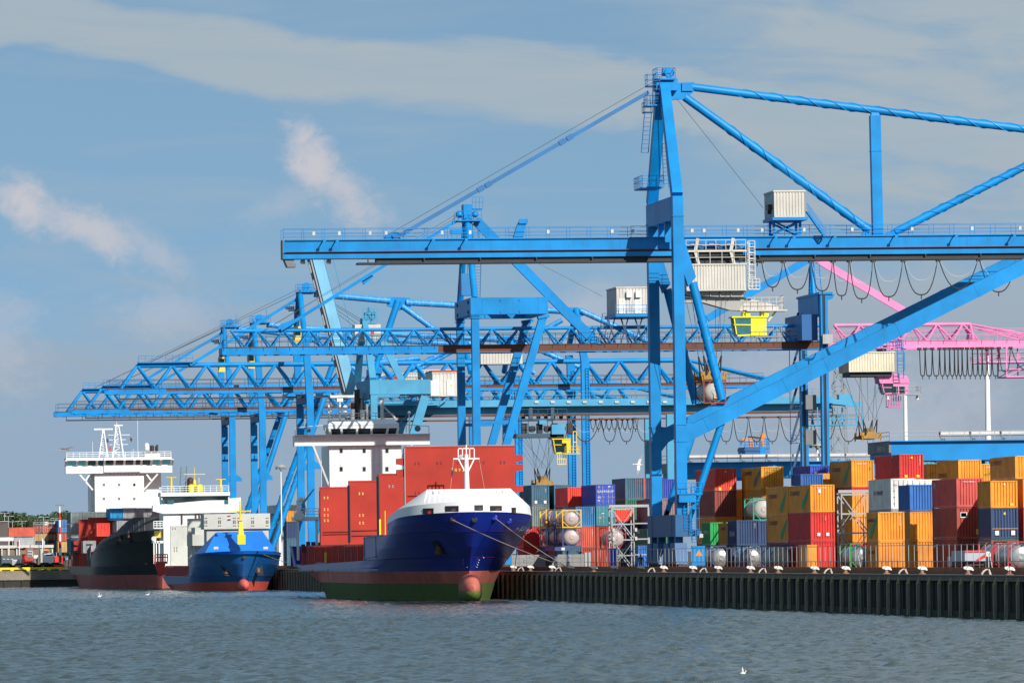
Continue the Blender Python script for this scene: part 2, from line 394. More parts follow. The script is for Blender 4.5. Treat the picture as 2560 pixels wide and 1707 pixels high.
# quay wall: concrete cap, sheet piles, fender piles
PILE = paint('tarred_sheet_pile', (0.026, 0.025, 0.020), 0.8, 0.9, (0.012, 0.030, 0.014), scale=0.5)
PILEF = paint('weathered_pile', (0.30, 0.25, 0.18), 0.85, 0.9, (0.03, 0.034, 0.024), scale=0.9)
CAPM = paint('quay_cap', (0.19, 0.15, 0.125), 0.85, 0.7, (0.045, 0.04, 0.035), scale=0.4)
quay = thing('quay_wall', 'long dark sheet pile quay wall with slim vertical fender piles along the water', 'quay', (QX, 800, 0))
Y0, Y1 = 430, 1392
mb = MB(); mb.box(QX-.15, QX+1.6, Y0, Y1, QZ-.5, QZ); mb.box(QX-.22, QX-.15, Y0, Y1, QZ-.12, QZ-.02)
mb.build('quay_cap', CAPM, quay)
mb = MB(); y = Y0; k = 0
pts = []
while y < Y1:
    dx = .2 if k % 2 else 0
    pts += [(QX+.15+dx, y), (QX+.15+dx, y+.55)]; y += .85; k += 1
vs = [(x, yy, z) for x, yy in pts for z in (-2, QZ-.45)]
mb.add(vs, [(2*i, 2*i+1, 2*i+3, 2*i+2) for i in range(len(pts)-1)])
mb.build('sheet_piling', PILE, quay)
AL = paint('algae', (0.012, 0.026, 0.012), 0.8, 0.5, (0.008, 0.012, 0.008), scale=0.8)
WOODP = paint('pale_pile_head', (0.46, 0.34, 0.16), 0.85, 0.5, (0.09, 0.07, 0.04))
def pile_mb(y):
    q = MB(); q.box(QX-.40, QX-.16, y-.17, y+.17, -2, QZ-.75, 0)
    q.ext([(QX-.42, y-.14, QZ-.75), (QX-.14, y-.14, QZ-.16), (QX-.14, y-.14, QZ-.75)], (0, .28, 0), 1)
    return q
step = 4.65; k = 0
yy = 500
pl0 = None
while yy < 900:
    if pl0 is None: pl0 = pile_mb(yy).build('fender_pile', [PILEF, WOODP], quay); y00 = yy
    else:
        c = pl0.copy(); COL.objects.link(c); c.parent = quay; c.location = (0, yy-y00+random.uniform(-.15, .15), 0)
    k += 1; yy += step
mb = MB()
mb.box(QX-.14, QX-.12, Y0, Y1, -1, .55); mb.build('algae_band', AL, quay)
mb = MB()
while yy < Y1: mb.box(QX-.42, QX-.16, yy-.14, yy+.14, -2, QZ-.3); yy += step
tag(mb.build('fender_pile', PILEF, quay), kind='stuff')
# low rusty kerb behind the edge
mb = MB(); mb.box(QX+1.62, QX+2.0, Y0, Y1, QZ-.3, QZ+.55)
kerb = mb.build('kerb', paint('rusty_kerb', (0.30, 0.11, 0.045), 0.85, 0.9, (0.05, 0.035, 0.03), scale=0.5)); tag(kerb, 'low rust stained kerb running along the quay edge below the fence', 'kerb')

# bollards (measured along the quay)
BOL = paint('bollard_head', (0.80, 0.78, 0.74), 0.5, 0.2, (0.4, 0.25, 0.15)); BOLS = paint('bollard_stem', (0.30, 0.16, 0.11), 0.7, 0.5)
def bollard(loc, label):
    t = thing('bollard', label, 'bollard', loc, 'white headed mooring bollards on the quay edge')
    x, y, z = loc
    q = MB(); q.lathe(loc, [(.34, 0), (.34, .05), (.17, .1), (.14, .38), (.16, .42)], 12); q.build('stem', BOLS, t)
    q = MB(); q.ext([(x-.38, y-.2, z+.58), (x-.36, y-.2, z+.47), (x-.12, y-.2, z+.36), (x+.2, y-.2, z+.38), (x+.40, y-.2, z+.30), (x+.44, y-.2, z+.38), (x+.30, y-.2, z+.58), (x+.05, y-.2, z+.66), (x-.22, y-.2, z+.66)], (0, .4, 0))
    q.build('head', BOL, t); return t
bxs = [1283, 1326, 1380, 1427, 1484, 1536, 1602, 1659, 1732, 1795, 1876, 1945, 2036, 2114, 2216, 2305, 2420, 2523]
b0 = None
words = ['beside the blue bow under the mooring line end', 'second to the right of the blue bow', 'left of where the pale mooring lines land', 'with the pale mooring lines looped round it', 'before the left end of the railing', 'in front of the blue portable cabin', 'in front of the dark clad dockworker', 'below the left corner of the big blue crane base', 'below the right corner of the big blue crane base', 'right of the big blue crane base', 'left of the two tank containers at ground level', 'before the round tank end with red markings', 'before the small upright orange container end', 'before the green framed tank', 'left of the low orange container stack', 'below the low orange container stack', 'before the bent fence posts', 'rightmost one by the red framed tanks']
for i, px in enumerate(bxs):
    p = P(px, 1430, X=QX+.6); lab = 'white headed mooring bollard ' + words[i]
    if b0 is None: b0 = bollard((p.x, p.y, QZ), lab)
    else: copy_tree(b0, (p.x, p.y, QZ), label=lab)
# ladder hoops over the edge
HO = paint('hoop', (0.62, 0.55, 0.46), 0.55, 0.4, (0.2, 0.1, 0.05))
for i, (px, w) in enumerate(((1302, 'nearest the blue bow'), (1396, 'left of the line bearing bollard'), (1629, 'left of the big crane base'), (1759, 'right of the big crane base'), (1907, 'below the two ground level tanks'), (2071, 'below the green framed tank'), (2258, 'under the low orange container stack'), (2466, 'at the right by the bent fence posts'))):
    p = P(px, 1430, X=QX+.3); q = MB(); x, y, z = p.x, p.y, QZ
    for dy in (-.2, .2):
        q.path([(x-.42, y+dy, z-.25), (x-.38, y+dy, z+.06), (x-.22, y+dy, z+.28), (x, y+dy, z+.42), (x+.16, y+dy, z+.45), (x+.34, y+dy, z)], .045, 6)
    for f in (0.2, .6): q.tube((x-.33+f*.5, y-.2, z+.15+f*.4), (x-.33+f*.5, y+.2, z+.15+f*.4), .03)
    tag(q.build('ladder_hoop', HO, org=(x, y, z)), 'curved pale handrail hoop over the quay edge '+w, 'handrail', 'ladder hoops along the quay edge')

# railing along the quay (posts as parts) and the solid grey barrier at its left end
FX = QX+1.8
fp = P(1462, 1425, X=FX).y
fence = thing('quay_railing', 'tall grey steel post railing with rusty post feet along the quay', 'fence', (FX, fp, QZ+.5))
FPM = paint('railing_post', (0.34, 0.34, 0.33), 0.6, 0.35, (0.25, 0.1, 0.04)); FRU = paint('rusty_foot', (0.22, 0.075, 0.025), 0.8, 0.5, (0.07, 0.03, 0.02))
def post_mb(y): 
    q = MB(); q.box(FX-.03, FX+.03, y-.045, y+.045, QZ+.5, QZ+1.05, 1); q.box(FX-.02, FX+.02, y-.03, y+.03, QZ+1.05, QZ+2.45, 0)
    return q
p0 = None; yy = 515; n = 0
while yy < fp:
    if p0 is None: p0 = post_mb(yy).build('post', [FPM, FRU], fence); y00 = yy
    elif n % 23 == 11:                      # bent posts
        q = MB(); q.beam((FX, yy, QZ+.5), (FX-.1, yy+.5, QZ+1.6), .08, .06); q.beam((FX-.1, yy+.5, QZ+1.6), (FX, yy-.2, QZ+2.4), .08, .06); part(q.build('post', FPM, fence), 'bent fence post')
    else:
        c = p0.copy(); COL.objects.link(c); c.parent = fence; c.location = (random.uniform(-.02, .02), yy-y00+random.uniform(-.1, .1), 0)
    n += 1; yy += 2.62
mb = MB()
for z in (QZ+1.05, QZ+2.4): mb.box(FX-.06, FX-.03, 505, fp, z-.025, z+.025)
mb.build('rail', FPM, fence)
for i in range(9):
    y = 530+i*37; q = MB(); q.beam((FX-.05, y, QZ+2.4), (FX-.05, y+1.9, QZ+2.2), .05, .12); q.build('cable_clip', STEEL, fence)
bp_ = paint('barrier_panel', (0.25, 0.25, 0.245), 0.7, 0.45, (0.15, 0.13, 0.11), scale=0.5)
BRY = 845; bx0, bx1 = QX+.9, P(1462, 1400, Y=BRY).x
barrier = thing('barrier_wall', 'pale grey panelled barrier wall on the quay right of the blue bow', 'wall', (bx0, BRY, QZ)); z0, z1 = GZ+.35, P(1350, 1386, Y=BRY).z
mb = MB(); mb.box(bx0, bx1, BRY, BRY+.3, z0, z1, 0); mb.build('panel', bp_, barrier)
mb = MB(); x = bx0
while x < bx1: mb.box(x, x+.04, BRY-.03, BRY, z0, z1); x += .95
for f in (.36, .7): mb.box(bx0, bx1, BRY-.025, BRY, z0+(z1-z0)*f, z0+(z1-z0)*f+.03)
mb.build('panel_joint', GREYD, barrier)
mb = MB(); mb.box(bx0, bx1, BRY-.06, BRY+.35, GZ-.02, z0); mb.build('base', paint('rust_base', (0.34, 0.14, 0.04), 0.85, 0.6, (0.12, 0.06, 0.03)), barrier)
mb = MB(); mb.box(bx1, bx1+.3, BRY-.1, BRY+.4, GZ-.02, z1+.2); mb.box(bx1+.45, bx1+.75, BRY-.1, BRY+.4, GZ-.02, z1+.2); build_split(mb, 'end_post', STEEL, barrier)
mb = MB(); c = P(1364, 1400, Y=BRY).x; c2 = P(1380, 1400, Y=BRY).x; mb.box(c, c2, BRY-.1, BRY-.03, GZ, z0+(z1-z0)*.72); part(mb.build('barrier_shadow', DARK, barrier), 'dark patch painted as a shadow on the grey barrier')  # dark slab stands in for a shadow falling on the barrier
for px, py in ((1312, 1398), (1311, 1402), (1325, 1390), (1390, 1391), (1424, 1391)):
    c = P(px, py, Y=BRY); mb = MB(); mb.cbox((c.x, BRY-.06, c.z), (.16, .1, .1)); mb.build('lug', STEEL, barrier)
# ------------------------------------------------------------------ containers
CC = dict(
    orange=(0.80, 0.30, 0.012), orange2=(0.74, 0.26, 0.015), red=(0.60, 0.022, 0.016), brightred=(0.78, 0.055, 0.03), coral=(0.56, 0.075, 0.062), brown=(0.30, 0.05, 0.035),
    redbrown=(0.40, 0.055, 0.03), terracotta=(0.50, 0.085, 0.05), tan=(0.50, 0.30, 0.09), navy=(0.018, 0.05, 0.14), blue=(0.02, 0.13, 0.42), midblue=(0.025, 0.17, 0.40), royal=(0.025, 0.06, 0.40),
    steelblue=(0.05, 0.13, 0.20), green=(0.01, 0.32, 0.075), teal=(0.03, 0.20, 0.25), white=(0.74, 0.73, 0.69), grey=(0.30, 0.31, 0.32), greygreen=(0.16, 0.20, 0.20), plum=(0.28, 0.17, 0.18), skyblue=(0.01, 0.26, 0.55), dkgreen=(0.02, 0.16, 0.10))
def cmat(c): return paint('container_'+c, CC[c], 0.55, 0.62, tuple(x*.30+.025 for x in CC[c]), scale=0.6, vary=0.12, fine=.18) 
WTX = paint('white_lettering', (0.72, 0.72, 0.70), 0.6, 0.1); DTX = paint('dark_lettering', (0.045, 0.04, 0.04), 0.6, 0.1); GTX = paint('green_lettering', (0.02, 0.30, 0.06), 0.6, 0.15)
YTX = paint('yellow_sticker', (0.80, 0.50, 0.03), 0.6, 0.1); FRK = paint('floor_dark', (0.04, 0.03, 0.025), 0.8, 0.3)
CW = 2.44
def corr(a0, a1, z0, z1, fn, pitch, depth, mb, m=0, groove=False):
    """corrugated panel: fn(a, d, z) -> point"""
    n = max(1, round((a1-a0)/pitch)); p = (a1-a0)/n; prof = [(a0, 0)]
    for i in range(n):
        s = a0+i*p
        if groove: prof += [(s+p*.60, 0), (s+p*.70, depth), (s+p*.88, depth), (s+p*.98, 0)]; continue
        prof += [(s+p*.30, 0), (s+p*.45, depth), (s+p*.80, depth), (s+p*.95, 0)]
    prof.append((a1, 0))
    vs = [fn(a, d, z) for a, d in prof for z in (z0, z1)]
    mb.add(vs, [(2*i, 2*i+2, 2*i+3, 2*i+1) for i in range(len(prof)-1)], m)
CACHE = {}
def cont_meshes(L, h, c, end):
    k = (L, round(h, 2), c, end)
    if k in CACHE: return CACHE[k]
    M = cmat(c); w = CW/2; out = []
    f = MB()
    for x in (-w, w-.16):
        for y in (0, L-.16): f.box(x, x+.16, y, y+.16, 0, h)
        f.box(x+.04, x+.12, .16, L-.16, .0, .16); f.box(x+.04, x+.12, .16, L-.16, h-.11, h-.01)
        for y in (-.012, L-.15):
            for z in (-.004, h-.114): f.box(x-.012, x+.172, y, y+.162, z, z+.118, 1)
    for y in (0.02, L-.14): f.box(-w+.16, w-.16, y, y+.12, .0, .13 if end != 'pocket' else .20); f.box(-w+.16, w-.16, y, y+.12, h-.12, h)
    out.append(('frame', f.mesh('frame', [M, paint('casting_'+c, tuple(x*.6+.02 for x in CC[c]), .6, .5)])))
    for sgn in (-1, 1):
        s = MB(); corr(.16, L-.16, .15, h-.1, (lambda a, d, z, g=sgn: (g*(w-.045-d), a, z)), .28, .04, s); out.append(('side_wall', s.mesh('side_wall', [M])))
    t = MB(); t.box(-w+.05, w-.05, .05, L-.05, h-.06, h-.03); out.append(('roof_panel', t.mesh('roof_panel', [M])))
    e = MB(); corr(-w+.15, w-.15, .12, h-.11, (lambda a, d, z: (a, L-.05-d, z)), .27, .05, e)
    out.append(('end_wall', e.mesh('end_wall', [M])))
    e = MB()
    if end in ('door', 'reefer'):
        e.box(-w+.16, -.01, .05, .1, .13, h-.12); e.box(.01, w-.16, .05, .1, .13, h-.12)
        if end == 'door':
            for z in np.linspace(.3, h-.35, 5): e.box(-w+.2, w-.2, .03, .05, z, z+.13)
        r_ = MB()
        for x in (-.85, -.35, .35, .85):
            r_.tube((x, .0, .16), (x, .0, h-.14), .028, n=6); 
            for z in (.5, 1.1, h-.4): r_.box(x-.06, x+.06, -.02, .05, z, z+.07)
            r_.beam((x, -.02, 1.0), (x+.28, -.02, 1.02), .03, .05)
        if end == 'reefer':
            r_ = MB(); 
            for x in (-.9, -.45, 0, .45, .9): r_.box(x-.03, x+.03, .02, .05, .2, h-.2)
            for z in (.5, 1.1, 1.7, 2.3): r_.box(-1.0, -.8, .0, .05, z, z+.06); r_.box(.3, .5, .0, .05, z, z+.06)
        dm = e.mesh('door', [M]); out.append(('door', dm)); out.append(('>locking_rod', r_.mesh('locking_rod', [STEEL if end == 'door' else GREYD])))
    else:
        corr(-w+.15, w-.15, .12, h-.11, (lambda a, d, z: (a, .05+d, z)), .265, .10, e, groove=True); out.append(('end_wall', e.mesh('end_wall', [M])))
    CACHE[k] = out
    return out
CONTS = []
def container(x0, y0, z0, L, h, c, end, label, group='shipping containers stacked in the yard', txt=(), name='shipping_container', rz=0, loc=None):
    """x0 = seaward side, y0 = near end, z0 = underside"""
    loc = (x0+CW/2, y0, z0) if loc is None else loc
    t = thing(name, label, 'container', loc, group)
    prev = None
    for nm, me in cont_meshes(L, h, c, end):
        sub = nm[0] == '>'; ob = bpy.data.objects.new(nm.lstrip('>'), me); COL.objects.link(ob); ob.parent = prev if sub else t; ORG[ob.name] = Vector(loc)
        if not sub: prev = ob
    ox, oy, oz = loc; w = CW/2
    for q in txt:
        if q[0] == 'patch': q = (q[0], None)+tuple(q[1:])
        kind, s, size, mt, a, z = q[:6]; wd = q[6] if len(q) > 6 else None
        if kind == 'side': put_text(s, size, mt, (ox-w+.025, oy+a, oz+z), (0, -1, 0), (0, 0, 1), t, wd)       # a = distance from the near end where the words begin
        elif kind == 'end': put_text(s, size, mt, (ox-w+a, oy-.02, oz+z), (1, 0, 0), (0, 0, 1), t, wd)
        elif kind == 'diag': put_text(s, size, mt, (ox-w+a, oy-.02, oz+z), (1, 0, .42), (-.42, 0, 1), t, wd)
        elif kind == 'vert': put_text(s, size, mt, (ox-w+a, oy-.02, oz+z), (0, 0, -1), (1, 0, 0), t, wd)
        elif kind == 'patch':
            g = MB(); g.box(ox-w+a, ox-w+a+size[0], oy-.02, oy-.005, oz+z, oz+z+size[1]); g.build('sticker', mt, t)
        elif kind == 'flash':                        # slanting green flash on the long side
            g = MB(); g.add([(ox-w+.02, oy+a+size, oz+.35), (ox-w+.02, oy+a+.1+size*.6, oz+.35), (ox-w+.02, oy+a-size*.1, oz+h-.9), (ox-w+.02, oy+a-size*.25, oz+h-.25), (ox-w+.02, oy+a+size*.85, oz+1.1)], [(0, 1, 2, 3, 4)]); g.build('emblem', mt, t)
    t.rotation_euler = (0, 0, rz)
    CONTS.append((label, x0, x0+CW, y0, y0+L, z0, z0+h))
    return t
def stack(X, px, ytop, items, base=None, group='shipping containers stacked in the yard'):
    """items top to bottom: (py_bottom or None, L, colour, end, label, txt); edge of side and end at photo column px"""
    top = P(px, ytop, X=X); y0 = top.y; zs = [top.z]
    for it in items: zs.append(GZ if it[0] is None else P(px, it[0], X=X).z)
    for i, it in enumerate(items):
        container(X, y0+random.uniform(-.06, .06), zs[i+1], it[1], zs[i]-zs[i+1]-.012, it[2], it[3], it[4], group, it[5] if len(it) > 5 else ())
    # what the lowest measured container rests on
    z = zs[-1]; k = 0
    if z > GZ+.5 and base:
        n = max(1, round((z-GZ)/2.6)); hh = (z-GZ)/n
        for j in range(n): container(X, y0+.05, GZ+j*hh, items[-1][1], hh-.012, base[j % len(base)][0], 'plain', base[j % len(base)][1] if n <= len(base) else base[j % len(base)][1]+(', lowest', ', second tier', ', third tier', ', fourth tier')[j], group)
C45, C40, C20 = 13.72, 12.19, 6.06
NO = lambda a=1.0, z=2.2: ('end', 'CU 450217 8', .16, WTX, a, z)
side_t = lambda z=1.75, s='CONVERT': ('side', s, .62, DTX, 12.5, z, 6.0)
flash = ('flash', None, 3.4, GTX, 1.4, 0)
magn = ('diag', 'MACNUM', .42, GTX, .42, 1.55, 1.7)
vtx = ('vert', 'TIU 304512 6', .17, WTX, 2.0, 2.3)
# --- right hand block
stack(119.0, 2391, 1195, [(1267, C40, 'coral', 'pocket', 'faded coral red forty foot container on top of the tall red stack at the right', [('end', 'TTNU 180601 3', .17, WTX, .6, 2.25), ('side', 'W', .9, WTX, 11.5, 1.7)]),
    (1344.5, C40, 'redbrown', 'plain', 'dull red container with a blue white emblem and yellow sticker on its end', [vtx, ('patch', (.42, .5), YTX, 1.75, .3), ('patch', (.62, .5), WTX, .33, 1.85), ('patch', (.5, .36), paint('royal_emblem', (.02, .06, .5), .5, .1), .38, 1.93)]),
    (None, C40, 'brown', 'plain', 'dark brown container at the foot of the tall red stack at the right')])
stack(118.2, 2227, 1195.6, [(1272, C40, 'white', 'reefer', 'grey white refrigerated container with door fittings beside the small blue one', [('side', 'D CONVERT', .55, DTX, 9.5, 1.4, 5.0), ('end', 'U', .25, REDP, .42, 2.2)]),
    (1279, C40, 'grey', 'plain', 'thin grey flat rack under the grey white refrigerated container')], base=[('navy', 'dark blue container hidden low behind the orange stack by the lattice tower'), ('brown', 'brown container hidden under the refrigerated one')])
stack(118.0, 2274, 1211, [(1277, C20, 'blue', 'plain', 'short scuffed blue container between the refrigerated one and the coral red one', [('vert', 'SCZU 7704', .15, WTX, 2.2, 2.3)])], base=[('orange2', 'orange container in shade directly under the short scuffed blue one'), ('orange2', 'lowest orange container under the short scuffed blue one')])
stack(120.8, 2290, 1198, [(1271, C40, 'white', 'door', 'white container with door bars behind the short blue one')], base=[('redbrown', 'red container low behind the white door'), ('orange2', 'orange container below the white one with door bars')])
stack(123.5, 2248.5, 1135, [(1197, C45, 'red', 'plain', 'bright red container standing highest above the refrigerated one', [vtx, ('patch', (.3, .25), YTX, .5, .15), ('patch', (.3, .25), YTX, 1.7, .15), ('patch', (.18, .2), YTX, 1.15, 2.0), ('side', '~', .9, WTX, 4.5, 2.0)])], base=[('orange', 'orange container under the highest bright red one'), ('brown', 'brown container low under the highest bright red one'), ('grey', 'grey container in the middle under the highest bright red one')])
stack(118.7, 2476, 1201, [(1269, C20, 'orange', 'plain', 'short orange container on the navy one at the right', [('patch', (.12, .14), WTX, 1.2, 2.0), ('patch', (.3, .25), YTX, 1.75, .15)]),
    (1346, C20, 'navy', 'plain', 'short navy blue container with an orange strap line and two white stickers', [('patch', (2.3, .05), ORANGE, .1, .85), ('patch', (.34, .4), WTX, .35, .3), ('patch', (.34, .4), WTX, 1.8, .3), ('patch', (.16, .22), YTX, 1.15, 2.1)])], base=[('dkgreen', 'green container low behind the red framed tanks')])
stack(136.0, 2395.4, 1148.7, [(1211, C40, 'orange', 'plain', 'orange container in the back row straight above the coral red one', [side_t(.85)])], base=[('orange2', 'back row orange container under the one above the coral red one'), ('brown', 'back row brown container'), ('orange2', 'back row orange container second from the ground')])
stack(143.0, 2318, 1159, [(1223, C45, 'orange', 'plain', 'orange container with green slanting words half hidden right of the highest red one', [magn])], base=[('red', 'back row red container')])
stack(143.0, 2443, 1159, [(1223, C45, 'orange', 'plain', 'orange container with green slanting words between two back row orange ones', [('diag', 'MACNUM', .42, GTX, .9, 1.4, 1.6), ('end', 'CBHU 4502', .2, WTX, .9, 2.3)])], base=[('brown', 'back row brown container behind the short orange one')])
stack(127.0, 2537.4, 1138.8, [(1197, C40, 'orange', 'plain', 'orange container at the top right with dark words on its shaded side', [side_t(1.4), ('end', 'CBHU 4502', .2, WTX, 1.0, 2.3)])], base=[('orange2', 'orange container under the one at the top right'), ('red', 'red container at the right edge'), ('brown', 'brown container low at the right edge')])
stack(122.0, 2557, 1195, [(1270, C45, 'orange2', 'plain', 'orange container behind the short orange one at the right edge'), (1346, C45, 'red', 'plain', 'dark red container at the right edge behind the navy one')], base=[('navy', 'navy container at the right edge at ground level')])
stack(111.9, 2195, 1279, [(1353, C20, 'orange', 'plain', 'upper one of the two orange containers just right of the lattice tower', [flash, ('vert', 'GCXU 4506', .17, WTX, 1.95, 2.3), ('side', 'CONVERT', .42, DTX, 5.6, 1.8, 3.6)]),
    (None, C20, 'orange2', 'plain', 'lowest orange container behind the railing just right of the lattice tower', [('side', 'CONVERT', .42, DTX, 5.6, 1.6, 3.6)])])
stack(115.5, 2025.4, 1211, [(1280, C45, 'orange', 'plain', 'orange container with white words standing on the bright red one left of the lattice tower', [side_t(1.75), ('flash', None, 3.6, GTX, 2.0, 0), ('end', 'CBHU 4507', .2, WTX, .65, 2.35), ('patch', (.25, .4), WTX, .8, 1.9)]),
    (1352, C45, 'red', 'pocket', 'bright red container end with a purple grey curtain side under an orange one', [('patch', (.3, .32), WTX, .65, .5), ('patch', (.3, .32), WTX, 1.55, .5), ('vert', 'TIU 304', .12, WTX, 1.45, 2.45)])], base=[('red', 'dark red container at ground level under the purple grey curtain side')])
stack(115.5, 1968.9, 1214, [(1287, C45, 'orange', 'plain', 'upper orange container with a green flash left of the white worded one', [side_t(1.75), ('flash', None, 3.6, GTX, 1.6, 0)]),
    (1354, C45, 'orange', 'plain', 'lower orange container with a green flash left of the purple grey curtain', [side_t(1.75), ('flash', None, 3.6, GTX, 1.6, 0)])], base=[('brown', 'dark container at ground level under the two orange green flash ones')])
stack(128.0, 2128.6, 1150, [(1217, C45, 'orange', 'plain', 'orange container with a green flash left of the highest bright red one', [side_t(1.75), ('flash', None, 3.6, GTX, 2.2, 0), ('end', 'CBHU 45071', .2, WTX, .6, 2.4), ('patch', (.12, .3), GTX, 1.95, 1.9)]),
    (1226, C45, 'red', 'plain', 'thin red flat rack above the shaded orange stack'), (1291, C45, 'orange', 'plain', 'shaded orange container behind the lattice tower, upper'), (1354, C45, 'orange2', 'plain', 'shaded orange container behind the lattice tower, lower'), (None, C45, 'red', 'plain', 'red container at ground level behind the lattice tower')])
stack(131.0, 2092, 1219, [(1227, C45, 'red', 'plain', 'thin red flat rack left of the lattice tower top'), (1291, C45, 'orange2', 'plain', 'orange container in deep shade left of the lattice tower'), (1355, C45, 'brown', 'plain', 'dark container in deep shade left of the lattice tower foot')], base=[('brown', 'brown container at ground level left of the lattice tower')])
stack(131.3, 2025.4, 1163, [(1222, C40, 'royal', 'plain', 'royal blue container with a white emblem and word showing over the orange ones', [('end', 'DFDS', .52, WTX, .95, 1.35, 1.05), ('patch', (.3, .4), WTX, .5, 1.5), ('patch', (.1, .75), WTX, 2.02, 1.2)])], base=[('blue', 'blue container in the back row'), ('orange', 'orange back row container under the royal blue one'), ('brown', 'brown back row container')])
stack(124.0, 2001.6, 1184.5, [(1244, C20, 'blue', 'plain', 'mid blue short container half in shade above the white worded orange one', [('side', 'CAI', .6, WTX, 5, .4)])], base=[('orange', 'orange container under the mid blue short one'), ('red', 'red container under the mid blue short one'), ('brown', 'brown container low behind the orange green flash ones')])
stack(127.2, 2046, 1183, [(1242, C45, 'orange', 'door', 'narrow view of an orange container with white sticker right of the mid blue one')], base=[('orange2', 'orange container hidden behind the white worded one')])
stack(121.2, 1903, 1166, [(1222, C45, 'orange', 'plain', 'orange container with big green slanting words in the top row', [magn, ('end', 'CBHU 4502', .2, WTX, .75, 2.35), side_t(1.6), ('flash', None, 3.6, paint('faded_flash', (.10, .10, .06), .6, .2), 2.0, 0)])], base=[('orange', 'orange container at the back under the one with big green words'), ('brown', 'dark container at the back under the one with big green words'), ('orange2', 'lower orange container at the back under the one with big green words')])
stack(117.9, 1786, 1170.6, [(1226, C45, 'brightred', 'plain', 'bright red container beside the blue crane strut in the top row', [vtx, ('patch', (.2, .2), YTX, 1.15, 2.0), ('patch', (.28, .35), YTX, .45, .0), ('patch', (.28, .35), YTX, 1.7, .0)])], base=[('brown', 'dark red container under the bright red one by the blue crane strut'), ('orange2', 'orange container low under the bright red one by the blue crane strut'), ('brown', 'brown container behind the blue crane strut')])
stack(124.3, 1860, 1221, [(1288, C45, 'orange', 'plain', 'orange container whose lit end shows above the white tank', [side_t(1.3)])], base=[('orange', 'orange container behind the white tank'), ('orange2', 'orange container low behind the white tank')])
stack(121.0, 1813, 1226, [(1291, C45, 'orange2', 'plain', 'brownish orange container side left of the one over the white tank', [side_t(1.75), flash])], base=[('orange2', 'brownish orange container side above the green one'), ('orange2', 'lower brownish orange container behind the green one')])
stack(115.0, 1775, 1305, [(1362, C20, 'green', 'plain', 'bright green short container', [('side', 'TRITEN', .5, WTX, 5.0, 1.2, 3.4)])], base=[('grey', 'grey container at ground level under the green one')])
stack(115.0, 1818, 1306, [(1362, C20, 'orange2', 'plain', 'short orange container side between the green and navy ones', [('side', 'CONVERT', .5, DTX, 4.6, 1.6, 3.2)])], base=[('redbrown', 'dull red container at ground level under the short orange one')])
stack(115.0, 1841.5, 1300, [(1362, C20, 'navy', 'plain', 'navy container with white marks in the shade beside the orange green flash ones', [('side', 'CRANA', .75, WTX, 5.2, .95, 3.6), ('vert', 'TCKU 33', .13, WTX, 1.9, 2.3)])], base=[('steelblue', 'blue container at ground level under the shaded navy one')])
# --- left hand block, left of the big crane
stack(116.3, 1439, 1265.7, [(1315.3, C40, 'midblue', 'plain', 'mid blue container with a white number standing on a terracotta one', [('vert', 'FCIU 4412', .17, WTX, 2.0, 2.35), ('side', 'EVE', .8, WTX, 9.5, 1.4)]),
    (1368, C40, 'terracotta', 'plain', 'terracotta container low behind the barrier', [vtx, ('patch', (.02, .02), WTX, .1, .1)])], base=[('redbrown', 'dull red container at ground level under the terracotta one')])
stack(117.5, 1419, 1217.5, [(1266, C40, 'brightred', 'plain', 'bright red container on top of the left block', [('vert', 'SGAU 5', .17, WTX, 2.05, 2.3)])], base=[('steelblue', 'steel blue container behind the yellow tank frames'), ('brown', 'brown container behind the yellow tank frames'), ('navy', 'navy container behind the yellow tank frames')])
stack(119.0, 1489.4, 1210.6, [(1263, C45, 'royal', 'door', 'royal blue container with white words and 45 on its doors', [('end', 'SAMSKIP', .42, WTX, .16, 1.6, 2.1), ('end', '45', .42, WTX, .2, .85), ('patch', (.3, .12), WTX, .2, .55), ('patch', (.2, .2), ORANGE, .3, 2.2), ('patch', (.25, .12), WTX, 1.6, 2.3), ('side', 'SKP', .9, GREYD, 9, 1.2)]),
    (1314, C45, 'teal', 'door', 'teal container with door bars under the royal blue one', [('patch', (.3, .1), WTX, .7, 1.5), ('patch', (.25, .2), ORANGE, .35, .9)])], base=[('redbrown', 'red container low behind the red framed round tank')])
stack(124.1, 1563, 1194.5, [(1247.5, C40, 'steelblue', 'plain', 'grey blue container with two pale side slots highest in the left block', [])], base=[('navy', 'dark container directly under the slotted grey blue one'), ('brown', 'brown container under the slotted grey blue one'), ('dkgreen', 'green container low under the slotted grey blue one')])
stack(122.5, 1329, 1211.5, [(1262, C45, 'steelblue', 'plain', 'steel blue container with two white stickers at the left end of the yard', [('vert', 'HSXU 9', .17, WTX, 1.9, 2.3), ('patch', (.35, .4), WTX, .4, .2), ('patch', (.35, .4), WTX, 1.7, .2), ('side', 'SEACO', .8, GREYD, 8, .9)]),
    (1315, C45, 'greygreen', 'plain', 'grey green container under the two sticker steel blue one', [('side', 'SEACO', .8, GREYD, 10, 1.2)])], base=[('plum', 'purple grey container low at the left end'), ('brown', 'brown container low at the left end')])
stack(125.5, 1385, 1211.5, [(1262, C45, 'steelblue', 'plain', 'steel blue container behind the bright red top one', [('patch', (.25, .3), WTX, .3, .2)])], base=[('greygreen', 'grey green container deep in the left block'), ('brown', 'brown container deep in the left block'), ('navy', 'navy container deep in the left block')])
stack(112.0, 1308, 1322, [(1366, C20, 'red', 'plain', 'red container low between the blue bow and the stacked tanks')], base=[('red', 'red container at the ground left of the stacked tanks')])
